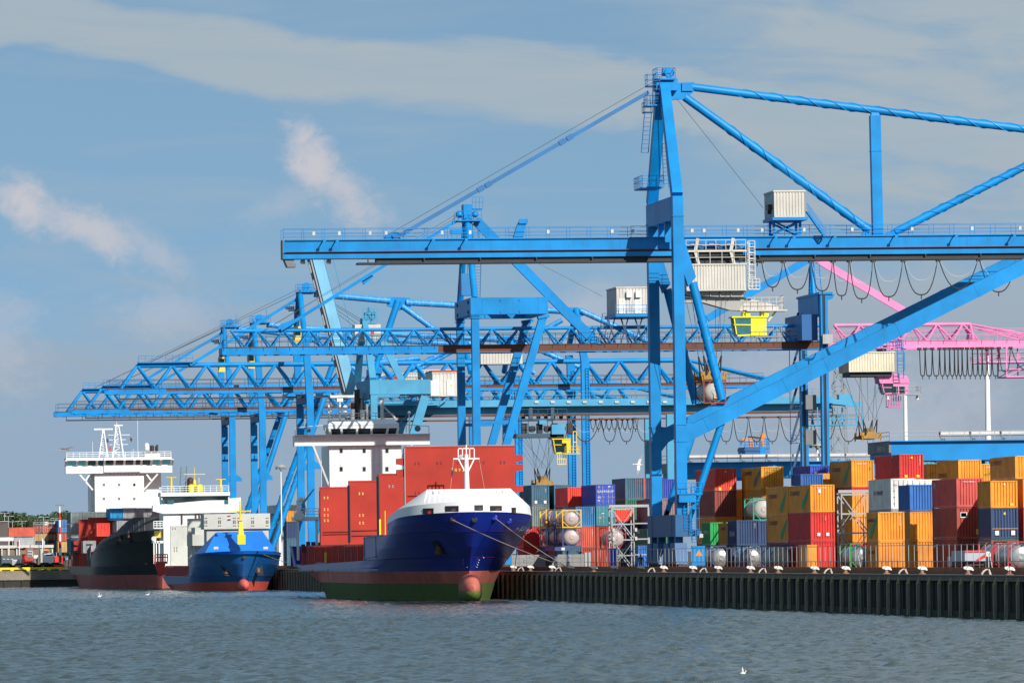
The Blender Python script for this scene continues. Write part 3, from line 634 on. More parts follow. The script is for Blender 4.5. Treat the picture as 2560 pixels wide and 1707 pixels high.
stack(121.5, 1534, 1270, [(1303, C40, 'brightred', 'plain', 'bright red container with yellow letters behind the grey lattice tower', [('end', '+URSC 20', .36, YTX, .3, 1.35, 2.0), ('patch', (.15, .3), YTX, 2.05, .6)])], base=[('navy', 'navy container behind the grey lattice tower'), ('navy', 'dark container low behind the grey lattice tower')])
stack(125.0, 1626, 1247, [(1304, C40, 'plum', 'plain', 'purple grey container side left of the big crane base')], base=[('dkgreen', 'green container low left of the big crane base'), ('navy', 'dark container low left of the big crane base')])
stack(121.0, 1618, 1321, [(1363, C40, 'dkgreen', 'plain', 'green ribbed container with a white red sign behind the lattice tower', [('side', 'SFORGO', .6, WTX, 9, 1.5)])], base=[('grey', 'grey container at ground level left of the big crane base')])
stack(129.8, 1648, 1197, [(1243, C40, 'royal', 'plain', 'royal blue container seen between the legs of the big crane')], base=[('plum', 'purple grey container between the legs of the big crane'), ('brown', 'brown container between the legs of the big crane')])
stack(133.0, 1624, 1201, [(1246, C40, 'grey', 'plain', 'grey container left of the big crane legs in the top row', [('side', 'MLC', .8, WTX, 8, 1.3)])], base=[('plum', 'purple container deep left of the big crane legs')])
stack(118.5, 1595, 1363, [(1400, C20, 'blue', 'plain', 'faded blue container low in front of the lattice tower')], base=[('blue', 'blue container at ground by the lattice tower')])

# tank containers: open frame with a shiny vessel
def tank(X, px, ytop, ybot, frame, shell, label, L=C20, base=None, dome=True, group='tank containers in the yard', zb=None, y0=None, zt=None):
    if y0 is None:
        a = P(px, ytop, X=X); y0 = a.y; zt = a.z; zb = GZ if ybot is None else P(px, ybot, X=X).z
    h = zt-zb-.01; w = CW/2; x = X+w; t = thing('tank_container', label, 'tank container', (x, y0, zb), group)
    f = MB()
    for sx_ in (-w, w-.13):
        for yy in (0, L-.13): f.box(x+sx_, x+sx_+.13, y0+yy, y0+yy+.13, zb, zb+h)
        for z in (0, h-.12): f.box(x+sx_+.02, x+sx_+.11, y0+.13, y0+L-.13, zb+z, zb+z+.12)
    for yy in (.01, L-.11):
        for z in (.01, h-.13): f.box(x-w+.13, x+w-.13, y0+yy, y0+yy+.1, zb+z, zb+z+.12)
        for s in (-1, 1):
            for b_ in (0, 1):
                zc = zb+.08 if b_ == 0 else zb+h-.08
                f.beam((x+s*(w-.1), y0+yy+.05, zb+h/2+(-.35 if b_ == 0 else .35)), (x+s*.35, y0+yy+.05, zc), .09, .09)
    f.build('frame', frame, t)
    r = min(1.08, h/2-.12); q = MB()
    prof = [(.05, .12), (r*.55, .17), (r*.85, .30), (r*.97, .50), (r, .75)]
    prof += [(r, L*.33), (r*1.02, L*.33), (r*1.02, L*.33+.1), (r, L*.33+.1), (r, L*.66), (r*1.02, L*.66), (r*1.02, L*.66+.1), (r, L*.66+.1)]
    prof += [(r, L-.75), (r*.97, L-.5), (r*.85, L-.3), (r*.55, L-.17), (.05, L-.12)]
    q.lathe((x, y0, zb+h/2), prof, 24, axis='Y'); q.build('vessel', shell, t)
    q = MB(); q.lathe((x, y0+L/2, zb+h-.14), [(.3, -.12), (.3, .1), (.2, .13), (0.01, .13)], 12); q.build('manhole', STEEL, t)
    q = MB(); q.lathe((x, y0+.05, zb+h/2), [(.28, .12), (.28, .02), (.2, .02), (0.01, .03)], 14, axis='Y'); q.build('end_hatch', shell, t)
    CONTS.append((label, X, X+CW, y0, y0+L, zb, zb+h))
    return t
TSIL = paint('tank_silver', (0.42, 0.42, 0.43), 0.32, 0.3, (0.2, 0.18, 0.16), metal=0.6); TWH = paint('tank_white', (0.44, 0.43, 0.40), 0.5, 0.5, (.25, .22, .18)); TPINK = paint('tank_pinkish', (0.48, 0.38, 0.36), 0.4, 0.35)
FGR = paint('frame_green', (0.02, 0.30, 0.20), .5, .25); FYL = paint('frame_yellow', (0.72, 0.45, 0.02), .5, .25); FBL = paint('frame_blue', (0.03, 0.07, 0.2), .5, .25); FRD = paint('frame_red', (0.35, 0.02, 0.03), .5, .3); FGN = paint('frame_bright_green', (0.02, .25, .05), .5, .3)
tk = tank(118.2, 1882, 1243, 1301, FGR, TWH, 'white tank in a sea green frame under an orange container'); container(118.2, tk.location.y, GZ, C20, (tk.location.z-GZ)/2-.012, 'navy', 'plain', 'dark container low under the sea green framed tank'); container(118.2, tk.location.y, GZ+(tk.location.z-GZ)/2, C20, (tk.location.z-GZ)/2-.012, 'navy', 'plain', 'navy container right under the sea green framed tank')
tank(113.0, 1924, 1362, None, FBL, TWH, 'round cream tank end with red markings at ground level behind the railing')
tank(113.9, 1853, 1363, None, FBL, TSIL, 'silver tank left of the cream tank end behind the railing')
tank(112.4, 1775, 1363, None, FBL, TSIL, 'dull silver tank behind the railing right of the big crane base')
tank(113.5, 2125, 1357, None, FGN, TSIL, 'silver tank in a bright green frame under the lattice tower')
tank(114.2, 2518, 1352, None, FRD, TSIL, 'large silver tank in a dark red frame at the right edge')
tank(114.6, 2478, 1351, None, FRD, TSIL, 'silver tank in a dark red frame beside the larger one')
for i, (px, lab) in enumerate(((1364, 'left'), (1384, 'middle'), (1405, 'right'))):
    fr = (FYL, FBL, FYL)[i]
    t = tank(113.7, px, 1273, 1318.5, fr, (TPINK, TSIL, TPINK)[i], ('pinkish tank in a yellow frame, leftmost of the upper three', 'shiny tank in a dark frame between two yellow framed ones', 'pinkish tank in a yellow frame next to the mid blue container')[i])
    y_, z_ = t.location.y, t.location.z
    tank(113.7, 0, 0, 0, (STEEL, FBL, FBL)[i], (TSIL, TPINK, TPINK)[i], ('pale box framed tank low at the left of the tank stack', 'pinkish tank low in the middle of the tank stack', 'round silver tank low next to the terracotta container')[i], y0=y_, zb=z_-2.35, zt=z_)
    if i == 0: container(113.7, y_, GZ, C20, z_-2.35-GZ-.012, 'navy', 'plain', 'dark container at ground level below the stacked tanks')
    else: container(113.7, y_, GZ, C20, z_-2.35-GZ-.012, ('brown', 'steelblue')[i-1], 'plain', ('brown container at ground level below the middle stacked tanks', 'blue container at ground level below the right stacked tanks')[i-1])
tank(117.8, 1516, 1318, 1372, FRD, TPINK, 'pinkish round tank in a red frame left of the grey lattice tower'); 
# red upright door frame leaning at the slotted container
p = P(1583, 1194.5, X=125.3); q = MB(); s_ = P(1610, 1194.5, Y=p.y).x-p.x; zb_ = P(1583, 1247, X=125.3).z
rf = thing('door_frame', 'bright red open end frame beside the slotted grey blue container', 'frame', (p.x, p.y-1, zb_))
q.box(p.x, p.x+.22, p.y-1, p.y-.5, zb_, p.z); q.box(p.x+s_-.22, p.x+s_, p.y-1, p.y-.5, zb_, p.z); q.box(p.x+.22, p.x+s_-.22, p.y-1, p.y-.5, p.z-.45, p.z); q.box(p.x+.22, p.x+s_-.22, p.y-1, p.y-.5, zb_, zb_+.2)
q.build('frame', paint('bright_red_frame', (.75, .05, .03), .5, .15), rf)
q = MB(); q.box(p.x+s_*.55, p.x+s_*.6, p.y-.9, p.y-.6, zb_+.2, p.z-.45); q.build('centre_bar', REDP, rf)
container(124.1+CW+.1, p.y-.5, zb_-.01, C40, p.z-zb_, 'navy', 'plain', 'dark container behind the bright red open frame')
import sys
if '--overlap' in sys.argv:
    for i in range(len(CONTS)):
        for j in range(i):
            a, b_ = CONTS[i], CONTS[j]
            ov = [min(a[2+2*k], b_[2+2*k])-max(a[1+2*k], b_[1+2*k]) for k in range(3)]
            if min(ov) > .05: print('OVER', ['%.2f' % o for o in ov], a[0], '|', b_[0], ['%.1f' % v for v in a[1:5]], ['%.1f' % v for v in b_[1:5]])
# ------------------------------------------------------------------ cranes: helpers
LX = 108.0                                             # seaward face of all quay crane legs
def strake(mb, p0, p1, r, turns, a0=0.0, m=0, rr=.05):
    p0 = Vector(p0); p1 = Vector(p1); d = (p1-p0).normalized(); a = d.orthogonal().normalized(); b = d.cross(a)
    n = int(turns*14)
    for ph in (0, math.pi):
        mb.path([p0.lerp(p1, i/n)+(a*math.cos(a0+ph+2*math.pi*turns*i/n)+b*math.sin(a0+ph+2*math.pi*turns*i/n))*(r+rr*.6) for i in range(n+1)], rr, 4, m)
def loops(nodes, bots, y, z_nodes, parent, mat=None, name='festoon_cable', r=.055, second=True):
    """hanging supply cable: one part for every bight"""
    for i in range(len(nodes)-1):
        a, b = nodes[i], nodes[i+1]; za, zb = z_nodes[i], z_nodes[i+1]; lo = bots[i]; q = MB(); pts = []; lo2 = lo+(za-lo)*.42
        for k in range(17):
            s0 = 2*k/16-1; u = s0*(1.5-.5*s0*s0); f = abs(u)**min(7, max(2.1, 1.3+1.5*(za-lo)/abs(b-a)))
            pts.append((a+(b-a)*(.5+.5*u*.96), y, lo+((za if u < 0 else zb)-lo)*f))
        q.path(pts, r, 5); q.path([(p[0]+.02, p[1]+.15, p[2]+.06) for p in pts], r*.8, 4)
        if second: q.path([(p[0], p[1]-.3, lo2+(p[2]-lo)*((za-lo2)/(za-lo))) for p in pts], r*.3, 3, 1)
        q.cbox((a, y, za-.05), (.5, .5, .35)); q.cbox(((a+b)/2, y, lo-.25), (.12, .06, .4))
        q.build(name, [BLACK, STEEL], parent)
def ribbed_house(x0, x1, y0, y1, z0, z1, parent, mat, name='machinery_house', roof=True, pitch=.3):
    q = MB()
    corr(x0, x1, z0, z1, lambda a, d, z: (a, y0+d, z), pitch, .09, q, groove=True); corr(x0, x1, z0, z1, lambda a, d, z: (a, y1-d, z), pitch, .05, q)
    corr(y0, y1, z0, z1, lambda a, d, z: (x0+d, a, z), pitch, .05, q); corr(y0, y1, z0, z1, lambda a, d, z: (x1-d, a, z), pitch, .05, q)
    q.box(x0+.02, x1-.02, y0+.02, y1-.02, z0-.12, z0); h = q.build(name, mat, parent)
    if roof: q = MB(); q.box(x0-.08, x1+.08, y0-.08, y1+.08, z1, z1+.16); q.build('roof', mat, h)
    return h
def cabin(x0, x1, y0, y1, z0, z1, parent, mat, gl, glass_frac=.5, name='cabin', slope=.35, plat=1.6):
    """driver's cab looking seaward (-X): slanted glazed nose, solid rear, walkway behind"""
    xm = x0+(x1-x0)*glass_frac; q = MB(); t = .1
    q.box(xm, x1, y0, y1, z0, z1); q.box(x0-.25, x1+.12, y0-.12, y1+.12, z1, z1+.14)
    nb = x0+slope; fz = z0-.05
    q.ext([(nb, y0, fz), (xm, y0, z0), (xm, y0, z0+.16), (nb-.03, y0, fz+.14)], (0, y1-y0, 0))
    for y in (y0, y1-t):
        q.beam((x0, y+t/2, z1), (nb-.1, y+t/2, fz+.2), t, t); q.beam((x0-.05, y+t/2, z0+(z1-z0)*.62), (xm, y+t/2, z0+(z1-z0)*.6), t, t)
    c = q.build(name, mat, parent)
    q = MB(); q.ext([(x0+.06, y0+.04, z1), (xm, y0+.04, z1), (xm, y0+.04, z0+.1), (nb, y0+.04, fz+.1)], (0, y1-y0-.08, 0)); q.build('window', gl, c)
    q = MB(); q.box(xm+.3, x1+plat, y0-.9, y0-.15, z0-.2, z0-.1); q.box(x1+.1, x1+plat, y0-.15, y1, z0-.2, z0-.1)
    q.rail((xm+.3, y0-.88, z0-.1), (x1+plat, y0-.88, z0-.1), 1.05, 1.0, .03); q.rail((x1+plat, y0-.88, z0-.1), (x1+plat, y1, z0-.1), 1.05, 1.0, .03); q.build('walkway', mat if name == 'cab' else STEEL, c)
    return c
def ropes(pairs, parent=None, mat=ROPE, name='hoist_rope', r=.03, org=None):
    q = MB()
    for a, b in pairs: q.tube(a, b, r, n=4, cap=False)
    return q.build(name, mat, parent, org)

# ------------------------------------------------------------------ the big crane in front
AYn = P(1693, 1280, X=LX).y; AYf = P(1630.5, 1280, X=LX).y; AYc = (AYn+AYf+1.5)/2
Pn = lambda x, y: P(x, y, Y=AYn); Pc = lambda x, y: P(x, y, Y=AYc); Pg = lambda x, y: P(x, y, Y=AYc-1.2)
A = thing('gantry_crane', 'huge bright blue gantry crane nearest in view with a long box boom over the water', 'crane', (LX+.5, AYc, GZ), 'quay cranes')
zs0, zs1 = Pn(1700, 1341).z, Pn(1700, 1286).z; zp0, zp1 = Pn(1681, 548).z, Pn(1681, 490).z; ztop = P(1661, 216, Y=AYc).z
for Yl, sgn in ((AYn, 1), (AYf, -1)):
    q = MB(); q.box(LX, LX+1.12, Yl, Yl+1.5, zs1, zp1)
    for z in (Pn(1690, 1256).z, Pn(1690, 1104).z, Pn(1690, 1062).z, Pn(1690, 548).z+.3): q.box(LX-.06, LX+1.18, Yl-.06, Yl+1.56, z, z+.1)
    q.ext([(LX+1.1, Yl+.25, Pn(1707, 590).z), (Pn(1741, 692).x, Yl+.25, Pn(1741, 692).z), (Pn(1722, 716).x, Yl+.25, Pn(1722, 716).z), (Pn(1712, 686).x, Yl+.25, Pn(1712, 686).z), (LX+1.1, Yl+.25, Pn(1708, 690).z)], (0, 1.0, 0))
    q.build('leg', BLUE, A)
    q = MB(); yt = AYc-1.9 if sgn > 0 else AYc+.4
    q.beam((LX+.56, Yl+.75, zp1), (LX+.56, yt+.75, ztop), 1.12, 1.4, side=(1, 0, 0), w1=1.05, h1=1.1)
    q.build('mast_leg', BLUE, A)
    q = MB(); a = Vector((Pn(1734, 705).x, Yl+.75, Pn(1734, 705).z)); b = Vector((Pn(1808, 998).x, Yl+.75, Pn(1808, 998).z))
    q.tube(a, b, .47, n=16); strake(q, a.lerp(b, .3), b.lerp(a, .12), .47, 2.6); q.build('knee_brace', BLUE, A)
    q = MB(); a = Vector((Pn(1706, 1092).x, Yl+.75, Pn(1706, 1092).z)); b = Vector((Pn(2560, 667).x, Yl+.75, Pn(2560, 667).z)); b2 = a.lerp(b, 1.09)
    q.beam(a, b2, 1.15, 1.5, side=(0, 1, 0)); 
    for f in (.07, .3, .42, .63, .86): c = a.lerp(b, f); d = (b-a).normalized(); q.beam(c, c+d*.5, 1.2, 1.55, side=(0, 1, 0))
    q.ext([(LX+1.1, Yl+.2, Pn(1715, 1058).z), (LX+1.1, Yl+.2, Pn(1715, 1122).z), (Pn(1745, 1080).x, Yl+.2, Pn(1745, 1085).z), (Pn(1745, 1060).x, Yl+.2, Pn(1745, 1060).z)], (0, 1.1, 0))
    q.build('diagonal_beam', BLUE, A)
    q = MB(); a = Vector((Pn(1812, 1040).x, Yl+.75, Pn(1812, 1040).z)); b = Vector((Pn(1742, 1252).x, Yl+.75, Pn(1742, 1252).z))
    q.tube(a, b, .37, n=14); d = (b-a).normalized(); q.beam(b-d*.1, b+d*2.2, .3, .55, side=(0, 1, 0)); q.beam(b+d*.9, b+d*1.1+Vector((-.9, 0, -2.6)), .3, .4, side=(0, 1, 0)); q.build('lower_brace', BLUE, A)
q = MB(); q.box(LX-.02, LX+1.05, AYn+1.5, AYf, zp0, zp1); q.box(LX+1.05, LX+1.3, AYn+1.5, AYf, zp0+.2, zp0+.5)
for y in (AYc-2.6, AYc+2.0): q.box(LX+.2, LX+1.3, y, y+.5, Pg(1690, 607).z, zp0)
q.build('portal_beam', BLUE, A)
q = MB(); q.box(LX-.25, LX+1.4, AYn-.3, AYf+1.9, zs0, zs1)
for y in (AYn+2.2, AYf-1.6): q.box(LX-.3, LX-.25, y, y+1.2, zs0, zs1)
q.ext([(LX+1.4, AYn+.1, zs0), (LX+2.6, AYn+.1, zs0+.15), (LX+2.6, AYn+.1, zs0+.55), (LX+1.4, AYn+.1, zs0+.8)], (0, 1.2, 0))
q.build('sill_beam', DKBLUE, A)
for i, y in enumerate((AYn-.3, AYn+4.6, AYf-6.0, AYf-1.3)):
    q = MB(); z1 = zs0-.65
    q.ext([(LX-.35, y, z1), (LX-.35, y+3.2, z1), (LX-.35, y+3.9, GZ+.7), (LX-.35, y-.7, GZ+.7)], (1.3, 0, 0)); q.box(LX-.1, LX+.7, y+1.1, y+2.1, z1, zs0)
    bo = q.build('bogie', DKBLUE, A); q = MB()
    for yy in (y-.2, y+1.0, y+2.2, y+3.4): q.lathe((LX-.1, yy, GZ+.42), [(.01, 0), (.42, 0), (.42, .5), (.01, .5)], 14, axis='X')
    q.build('wheel', DARK, bo)
q = MB(); q.ext([(LX+1.5, AYn-.1, GZ+2.6), (LX+2.9, AYn-.1, GZ+2.6), (LX+2.9, AYn-.1, GZ+.3), (LX+1.5, AYn-.1, GZ+.3)], (0, .5, 0)); pl = q.build('cable_reel_box', BLUE, A)
q = MB(); q.add([(LX+1.85, AYn-.13, GZ+1.55), (LX+2.6, AYn-.13, GZ+1.55), (LX+2.22, AYn-.13, GZ+2.2)], [(0, 1, 2)]); q.build('warning_sign', ORANGE, pl)
# boom girder
xt = Pg(708, 610).x; xe = 188; zg1, zg2, zg3, zg4 = Pg(1640, 595).z, Pg(1640, 624.5).z, Pg(1640, 628.5).z, Pg(1640, 640).z
g0, g1 = AYc-1.2, AYc+1.2
q = MB(); q.box(xt, xe, g0, g1, zg2, zg1); q.box(xt+.3, xe, g0-.2, g1+.2, zg1, zg1+.12); q.box(xt+.05, xe, g0+.25, g1-.25, zg3, zg2); q.box(xt, xe, g0-.05, g1+.05, zg4, zg3)
q.box(xt+.3, xe, g0-.12, g1+.12, zg2, zg2+.1)
for f in np.arange(xt+6, xe, 7.5): q.box(f, f+.04, g0-.02, g0, zg2, zg1)
gd = q.build('boom_girder', BLUE, A)
q = MB(); q.box(xt+.3, xe, g0-.16, g0-.121, zg2+.02, zg2+.1); q.box(xt+.3, xe, g0+.15, g0+.24, zg3+.02, zg2-.02); q.build('trolley_rail', paint('rail_rust', (.11, .05, .035), .7, .6, (.03, .025, .02)), gd)
q = MB(); x9 = Pg(895, 648).x; q.box(x9, xe, g0-.1, g1, zg4-.62, zg4-.44); q.box(x9+2, xe, g0+.3, g1-.3, zg4-.44, zg4-.03)
for f in np.arange(x9+1, xe, 6): q.box(f, f+.12, g0-.06, g0+.1, zg4-.46, zg4)
q.build('underside_walkway', DARK, gd)
q = MB(); q.ext([(xt+.1, g0+.2, zg4), (xt+1.2, g0+.2, zg4), (xt+1.1, g0+.2, zg4-.45), (xt+1.35, g0+.2, zg4-.45), (xt+1.35, g0+.2, zg4-.85), (xt+.45, g0+.2, zg4-.85)], (0, 2, 0)); q.box(xt-.06, xt, g0, g1, zg4, zg1+.1); q.build('boom_end', GREYD, gd)
for px in (755, 820):
    p = Pg(px, 650); q = MB(); q.box(p.x, p.x+.4, AYc-.4, AYc, zg4-.5, zg4); q.box(p.x-.1, p.x+.2, AYc-.6, AYc-.3, zg4-.45, zg4-.15); q.build('floodlight', STEEL, gd)
for (pa, pb) in ((708, 1628), (1712, 3000)):
    q = MB(); xa, xb = Pg(pa, 600).x, min(xe, Pg(pb, 580).x)
    for y in (g0-.1, g1+.1):
        q.rail((xa, y, zg1+.12), (xb, y, zg1+.12), 1.15, 2.2, .028, rows=(1, .6, .3))
    q.build('railing', BLUE, A)
for px in (784, 848, 925, 965, 1105, 1175, 1370, 1530, 1582, 1730, 1760, 1845, 1905, 2010, 2130, 2280, 2430, 2550):
    p = Pg(px, 590); q = MB(); q.cbox((p.x, g0-.14, zg1+.75), (.28, .14, .38)); q.build('lamp_box', GREYW, A)
for px in (808, 840, 1080, 1162, 1935, 1980, 2082, 2235, 2385, 2530):
    p = Pg(px, 600); q = MB(); q.beam((p.x, g0-.1, zg1+.05), (p.x, g0-1.3, zg1-.05), .1, .1); q.cbox((p.x, g0-1.35, zg1-.1), (.3, .22, .2)); q.build('lamp_arm', BLUE, A)
# stays
def ctube(a, b, r, turns=0, name='stay_tube', f0=.15, mat=None, dy=0):
    pa, pb = P(*a, Y=AYc+dy), P(*b, Y=AYc+dy); q = MB(); q.tube(pa, pb, r, n=16)
    if turns: strake(q, pa.lerp(pb, f0), pb, r, turns)
    return q.build(name, mat or BLUE, A)
ctube((1728, 218), (2900, 366), .43, 8, f0=.10); ctube((1712, 243), (2175, 577), .46, 3.2, f0=.22); ctube((2238, 580), (2900, 245), .42, 7, f0=.1)
q = MB(); a = [P(x, y, Y=AYc-.3) for x, y in ((1672, 250), (1672, 208), (1735, 206), (1735, 230), (1712, 248), (1690, 250))]; q.ext(a, (0, .6, 0)); q.ext([P(x, y, Y=AYc-.5) for x, y in ((1705, 208), (1732, 206), (1732, 228), (1705, 228))], (0, 1.0, 0)); q.build('apex_plate', BLUE, A)
q = MB(); pa, pb = P(2194, 590, Y=AYc), P(2187, 290, Y=AYc); q.beam(pa, pb, 1.1, 1.05, side=(1, 0, 0)); pt = P(2186, 266, Y=AYc); q.beam(pb, pt, 1.0, .9, side=(1, 0, 0), w1=.12, h1=.1); q.box(pb.x-.58, pb.x+.58, AYc-.58, AYc+.58, P(2190, 379, Y=AYc).z, P(2190, 379, Y=AYc).z+.08)
q.ext([P(x, y, Y=AYc-.25) for x, y in ((2150, 595), (2165, 570), (2182, 590), (2182, 598))], (0, .5, 0)); q.ext([P(x, y, Y=AYc-.25) for x, y in ((2206, 598), (2206, 590), (2240, 570), (2252, 582), (2235, 598))], (0, .5, 0))
q.build('stay_post', BLUE, A)
for dy in (-.9, .9):
    q = MB(); pa, pb = P(1622, 231, Y=AYc+dy), P(985, 597, Y=AYc+dy); q.beam(pa, pb, .16, .42, side=(0, 1, 0))
    for f in (.3, .33, .62, .65): c = pa.lerp(pb, f); d = (pb-pa).normalized(); q.beam(c, c+d*.7, .3, .6, side=(0, 1, 0))
    q.build('forestay', paint('stay_blue', (.02, .14, .36), .5, .3), A)
ropes([(P(1650, 196, Y=AYc+dy), P(968, 588, Y=AYc+dy)) for dy in (-.5, .5)]+[(P(1690, 245, Y=AYc+dy), P(1908, 520, Y=AYc-1+dy)) for dy in (-.6, .6)], A, name='boom_rope', r=.035)
q = MB()
for px, py, r in ((972, 594, .42), (990, 591, .5)):
    c = P(px, py, Y=AYc-.5); q.lathe(c, [(.01, 0), (r, 0), (r, .25), (r*.8, .3), (r*.8, .7), (r, .75), (r, 1.0), (.01, 1.0)], 18, axis='Y')
q.ext([P(x, y, Y=AYc-.7) for x, y in ((958, 606), (966, 596), (1010, 596), (1030, 606))], (0, 1.4, 0)); q.build('sheave_block', BLUE, A)
p = Pg(1292, 595); q = MB(); q.ext([P(x, y, Y=AYc-.5) for x, y in ((1283, 597), (1294, 562), (1302, 548), (1318, 552), (1312, 575), (1308, 597))], (0, .9, 0)); q.box(P(1296, 560, Y=AYc).x, P(1318, 560, Y=AYc).x, AYc-.7, AYc-.5, P(1300, 560, Y=AYc).z, P(1300, 548, Y=AYc).z); q.build('boom_latch', BLUE, A)
# mast head, platforms, ladders
def platform(px0, px1, py, y0, y1, Yp, hb=1.1, nm='platform', mat=None, par=None, m2=None):
    a, b = P(px0, py, Y=Yp), P(px1, py, Y=Yp); q = MB(); q.box(a.x, b.x, y0, y1, a.z-.12, a.z)
    for (u, v) in (((a.x, y0), (b.x, y0)), ((a.x, y1), (b.x, y1)), ((a.x, y0), (a.x, y1)), ((b.x, y0), (b.x, y1))): q.rail((*u, a.z), (*v, a.z), hb, .9, .03, rows=(1, .55))
    return q.build(nm, mat or BLUE, par or A)
platform(1643, 1688, 197, AYc-1.6, AYc+1.6, AYc-1.6, 1.15); platform(1619, 1640, 214, AYc-.6, AYc+1.2, AYc-.6, 1.2); platform(1618, 1650, 262, AYc-2, AYc+.5, AYc-2); platform(1612, 1634, 279, AYc-2, AYc, AYc-2, 1.0, mat=DKBLUE)
platform(1606, 1660, 467, AYc-3.2, AYc+3, AYc-3.2, 1.2)
q = MB(); c = P(1660, 205, Y=AYc); q.box(c.x-1.0, c.x+1.3, AYc-1.2, AYc+1.2, c.z-1.0, c.z+.3); q.lathe((c.x+.5, AYc-.7, c.z+.9), [(.01, 0), (.5, 0), (.5, .6), (.01, .6)], 14, axis='Y'); q.lathe((c.x-.5, AYc-.6, c.z-.9), [(.01, 0), (.55, 0), (.55, .6), (.01, .6)], 14, axis='Y'); q.cbox((c.x+.4, AYc+.6, c.z+1.1), (.9, .8, .9)); q.build('mast_head', BLUE, A)
for a, b in (((1620, 284), (1612, 382)), ((1640, 264), (1641, 192)), ((1664, 360), (1668, 460))):
    q = MB(); q.ladder(P(*a, Y=AYc-1.9), P(*b, Y=AYc-1.9), (1, 0, 0), .75, .42, .05); q.build('ladder', DKBLUE, A)
q = MB(); pa = P(1662, 350, Y=AYc+1.5); q.rail(pa, P(1672, 470, Y=AYc-1), .8, 1.5, .05, rows=(1, .5)); q.build('mast_bracing', BLUE, A)
# electrical house on the girder
eh = MB(); xa, xb = Pg(1932, 540).x, Pg(2009, 540).x; z0, z1 = Pg(1970, 541).z, Pg(1970, 481).z; ya = AYc-2.2; yb = ya+6.5
zf = zg1+.12; q = MB(); q.box(xa-.2, xb+.3, ya-.1, yb, z0-.45, z0-.13)
for x in (xa, xb-.5):
    for y in (ya+1.0, yb-2.9): q.box(x, x+.25, y, y+.25, zf, z0-.45)
for y in (ya+1.0, yb-2.9):
    q.beam((xa+.1, y+.12, zf+.1), (xb-.3, y+.12, z0-.5), .2, .2); q.beam((xa+.1, y+.12, z0-.5), (xb-.3, y+.12, zf+.1), .2, .2)
base = q.build('house_stand', BLUE, A)
ribbed_house(xa, xb, ya, yb, z0, z1, A, GREYW, 'electrical_house', pitch=.33)
q = MB(); q.cbox((xa-.3, ya+1.5, z0+1.0), (.5, .8, .6)); q.cbox((xa-.2, ya+2.2, z0+.5), (.3, .5, .4)); q.build('floodlight', DARK, A)
q = MB(); s0, s1 = Pg(2014, 530), Pg(2058, 592)
for y in (ya-.2, ya+.6): q.beam((s0.x, y, s0.z), (s1.x, y, s1.z), .06, .2); q.beam((s0.x, y, s0.z+.9), (s1.x, y, s1.z+.9), .05, .06); q.beam((s0.x, y, s0.z+.5), (s1.x, y, s1.z+.5), .04, .05)
for i in range(13): c = s0.lerp(s1, i/12); q.box(c.x-.1, c.x+.12, ya-.2, ya+.6, c.z-.03, c.z)
q.build('stair', BLUE, A)
# leg platform and ladders at the foot
a = Pn(1692, 1233); q = MB(); q.box(LX-.1, LX+2.6, AYn-1.0, AYn, a.z-.12, a.z); q.rail((LX-.1, AYn-1, a.z), (LX+2.6, AYn-1, a.z), 1.1, .8, .03); q.rail((LX+2.6, AYn-1, a.z), (LX+2.6, AYn, a.z), 1.1, .8, .03); q.box(LX+.1, LX+1.9, AYn-.9, AYn-.05, a.z-.95, a.z-.12); q.build('platform', BLUE, A)
q = MB(); zb_ = Pn(1700, 1325).z; q.ladder((LX+1.0, AYn-.35, zb_), (LX+1.0, AYn-.35, a.z-.3), (1, 0, 0), .6, .32, .05); q.ladder((LX+1.75, AYn-.3, zb_-1.3), (LX+1.75, AYn-.3, a.z+1), (1, 0, 0), .5, .32, .05); q.rail((LX+1.35, AYn-.8, zb_-1), (LX+2.2, AYn-.8, zb_-1), 5.5, .4, .03, rows=(.2, .4, .6, .8, 1)); q.build('ladder', BLUE, A)
q = MB(); q.cbox((LX+2.45, AYn-.3, zb_-.6), (.4, .3, .4)); q.build('floodlight', GREYW, A)
# landside support out of the frame
q = MB(); zz0 = zg4-.4
for y in (AYn, AYf): q.box(171, 172.2, y, y+1.4, GZ, zz0)
q.box(171, 172.2, AYn+1.4, AYf, zz0-1.8, zz0); q.build('landside_leg', BLUE, A)
# festoon
nx = [1884, 1904, 1959, 2028, 2083.6, 2124, 2184, 2259.6, 2346.8, 2448, 2545]; by = [655, 718, 724, 727, 739, 747, 742, 737, 722, 730]
loops([Pg(x, 648).x for x in nx], [Pg((nx[i]+nx[i+1])/2, by[i]).z for i in range(10)], AYc-.9, [zg4-.62]*11, A)
# trolley, cab, spreader and hanging tank
T = thing('crane_trolley', 'greyish white trolley with ribbed machinery house and bright yellow cab under the big front boom', 'crane trolley', (Pg(1780, 690).x, AYc, zg4), 'crane trolleys with driver cabs')
xa, xb = Pg(1712, 690).x, Pg(1861, 690).x; h0, h1 = Pg(1780, 725).z, Pg(1780, 664).z; ta, tb = AYc-2.4, AYc+2.4
ribbed_house(xa, xb, ta, tb, h0, h1, T, GREYW, pitch=.3)
q = MB(); w0, w1 = Pg(1780, 629).z, Pg(1780, 604).z
for y in (ta+.1, tb-.3): q.box(xa, xb+.1, y, y+.2, w0-.1, w0+.12); q.rail((xa, y, w0+.12), (xb, y, w0+.12), w1-w0, 1.1, .045, rows=(1, .5)); q.rail((xa, y-.05, h1+.2), (xb, y-.05, h1+.2), Pg(1780, 635).z-h1, 1.25, .04, rows=(1, .5))
for x in (xa+1.0, xb-1.6):
    for y in (ta+.1, tb-.4): q.beam((x, y+.15, w0), (x+.3, y+.15, w1+.3), .3, .35); q.beam((x+.4, y+.15, h1), (x, y+.15, w0), .3, .3)
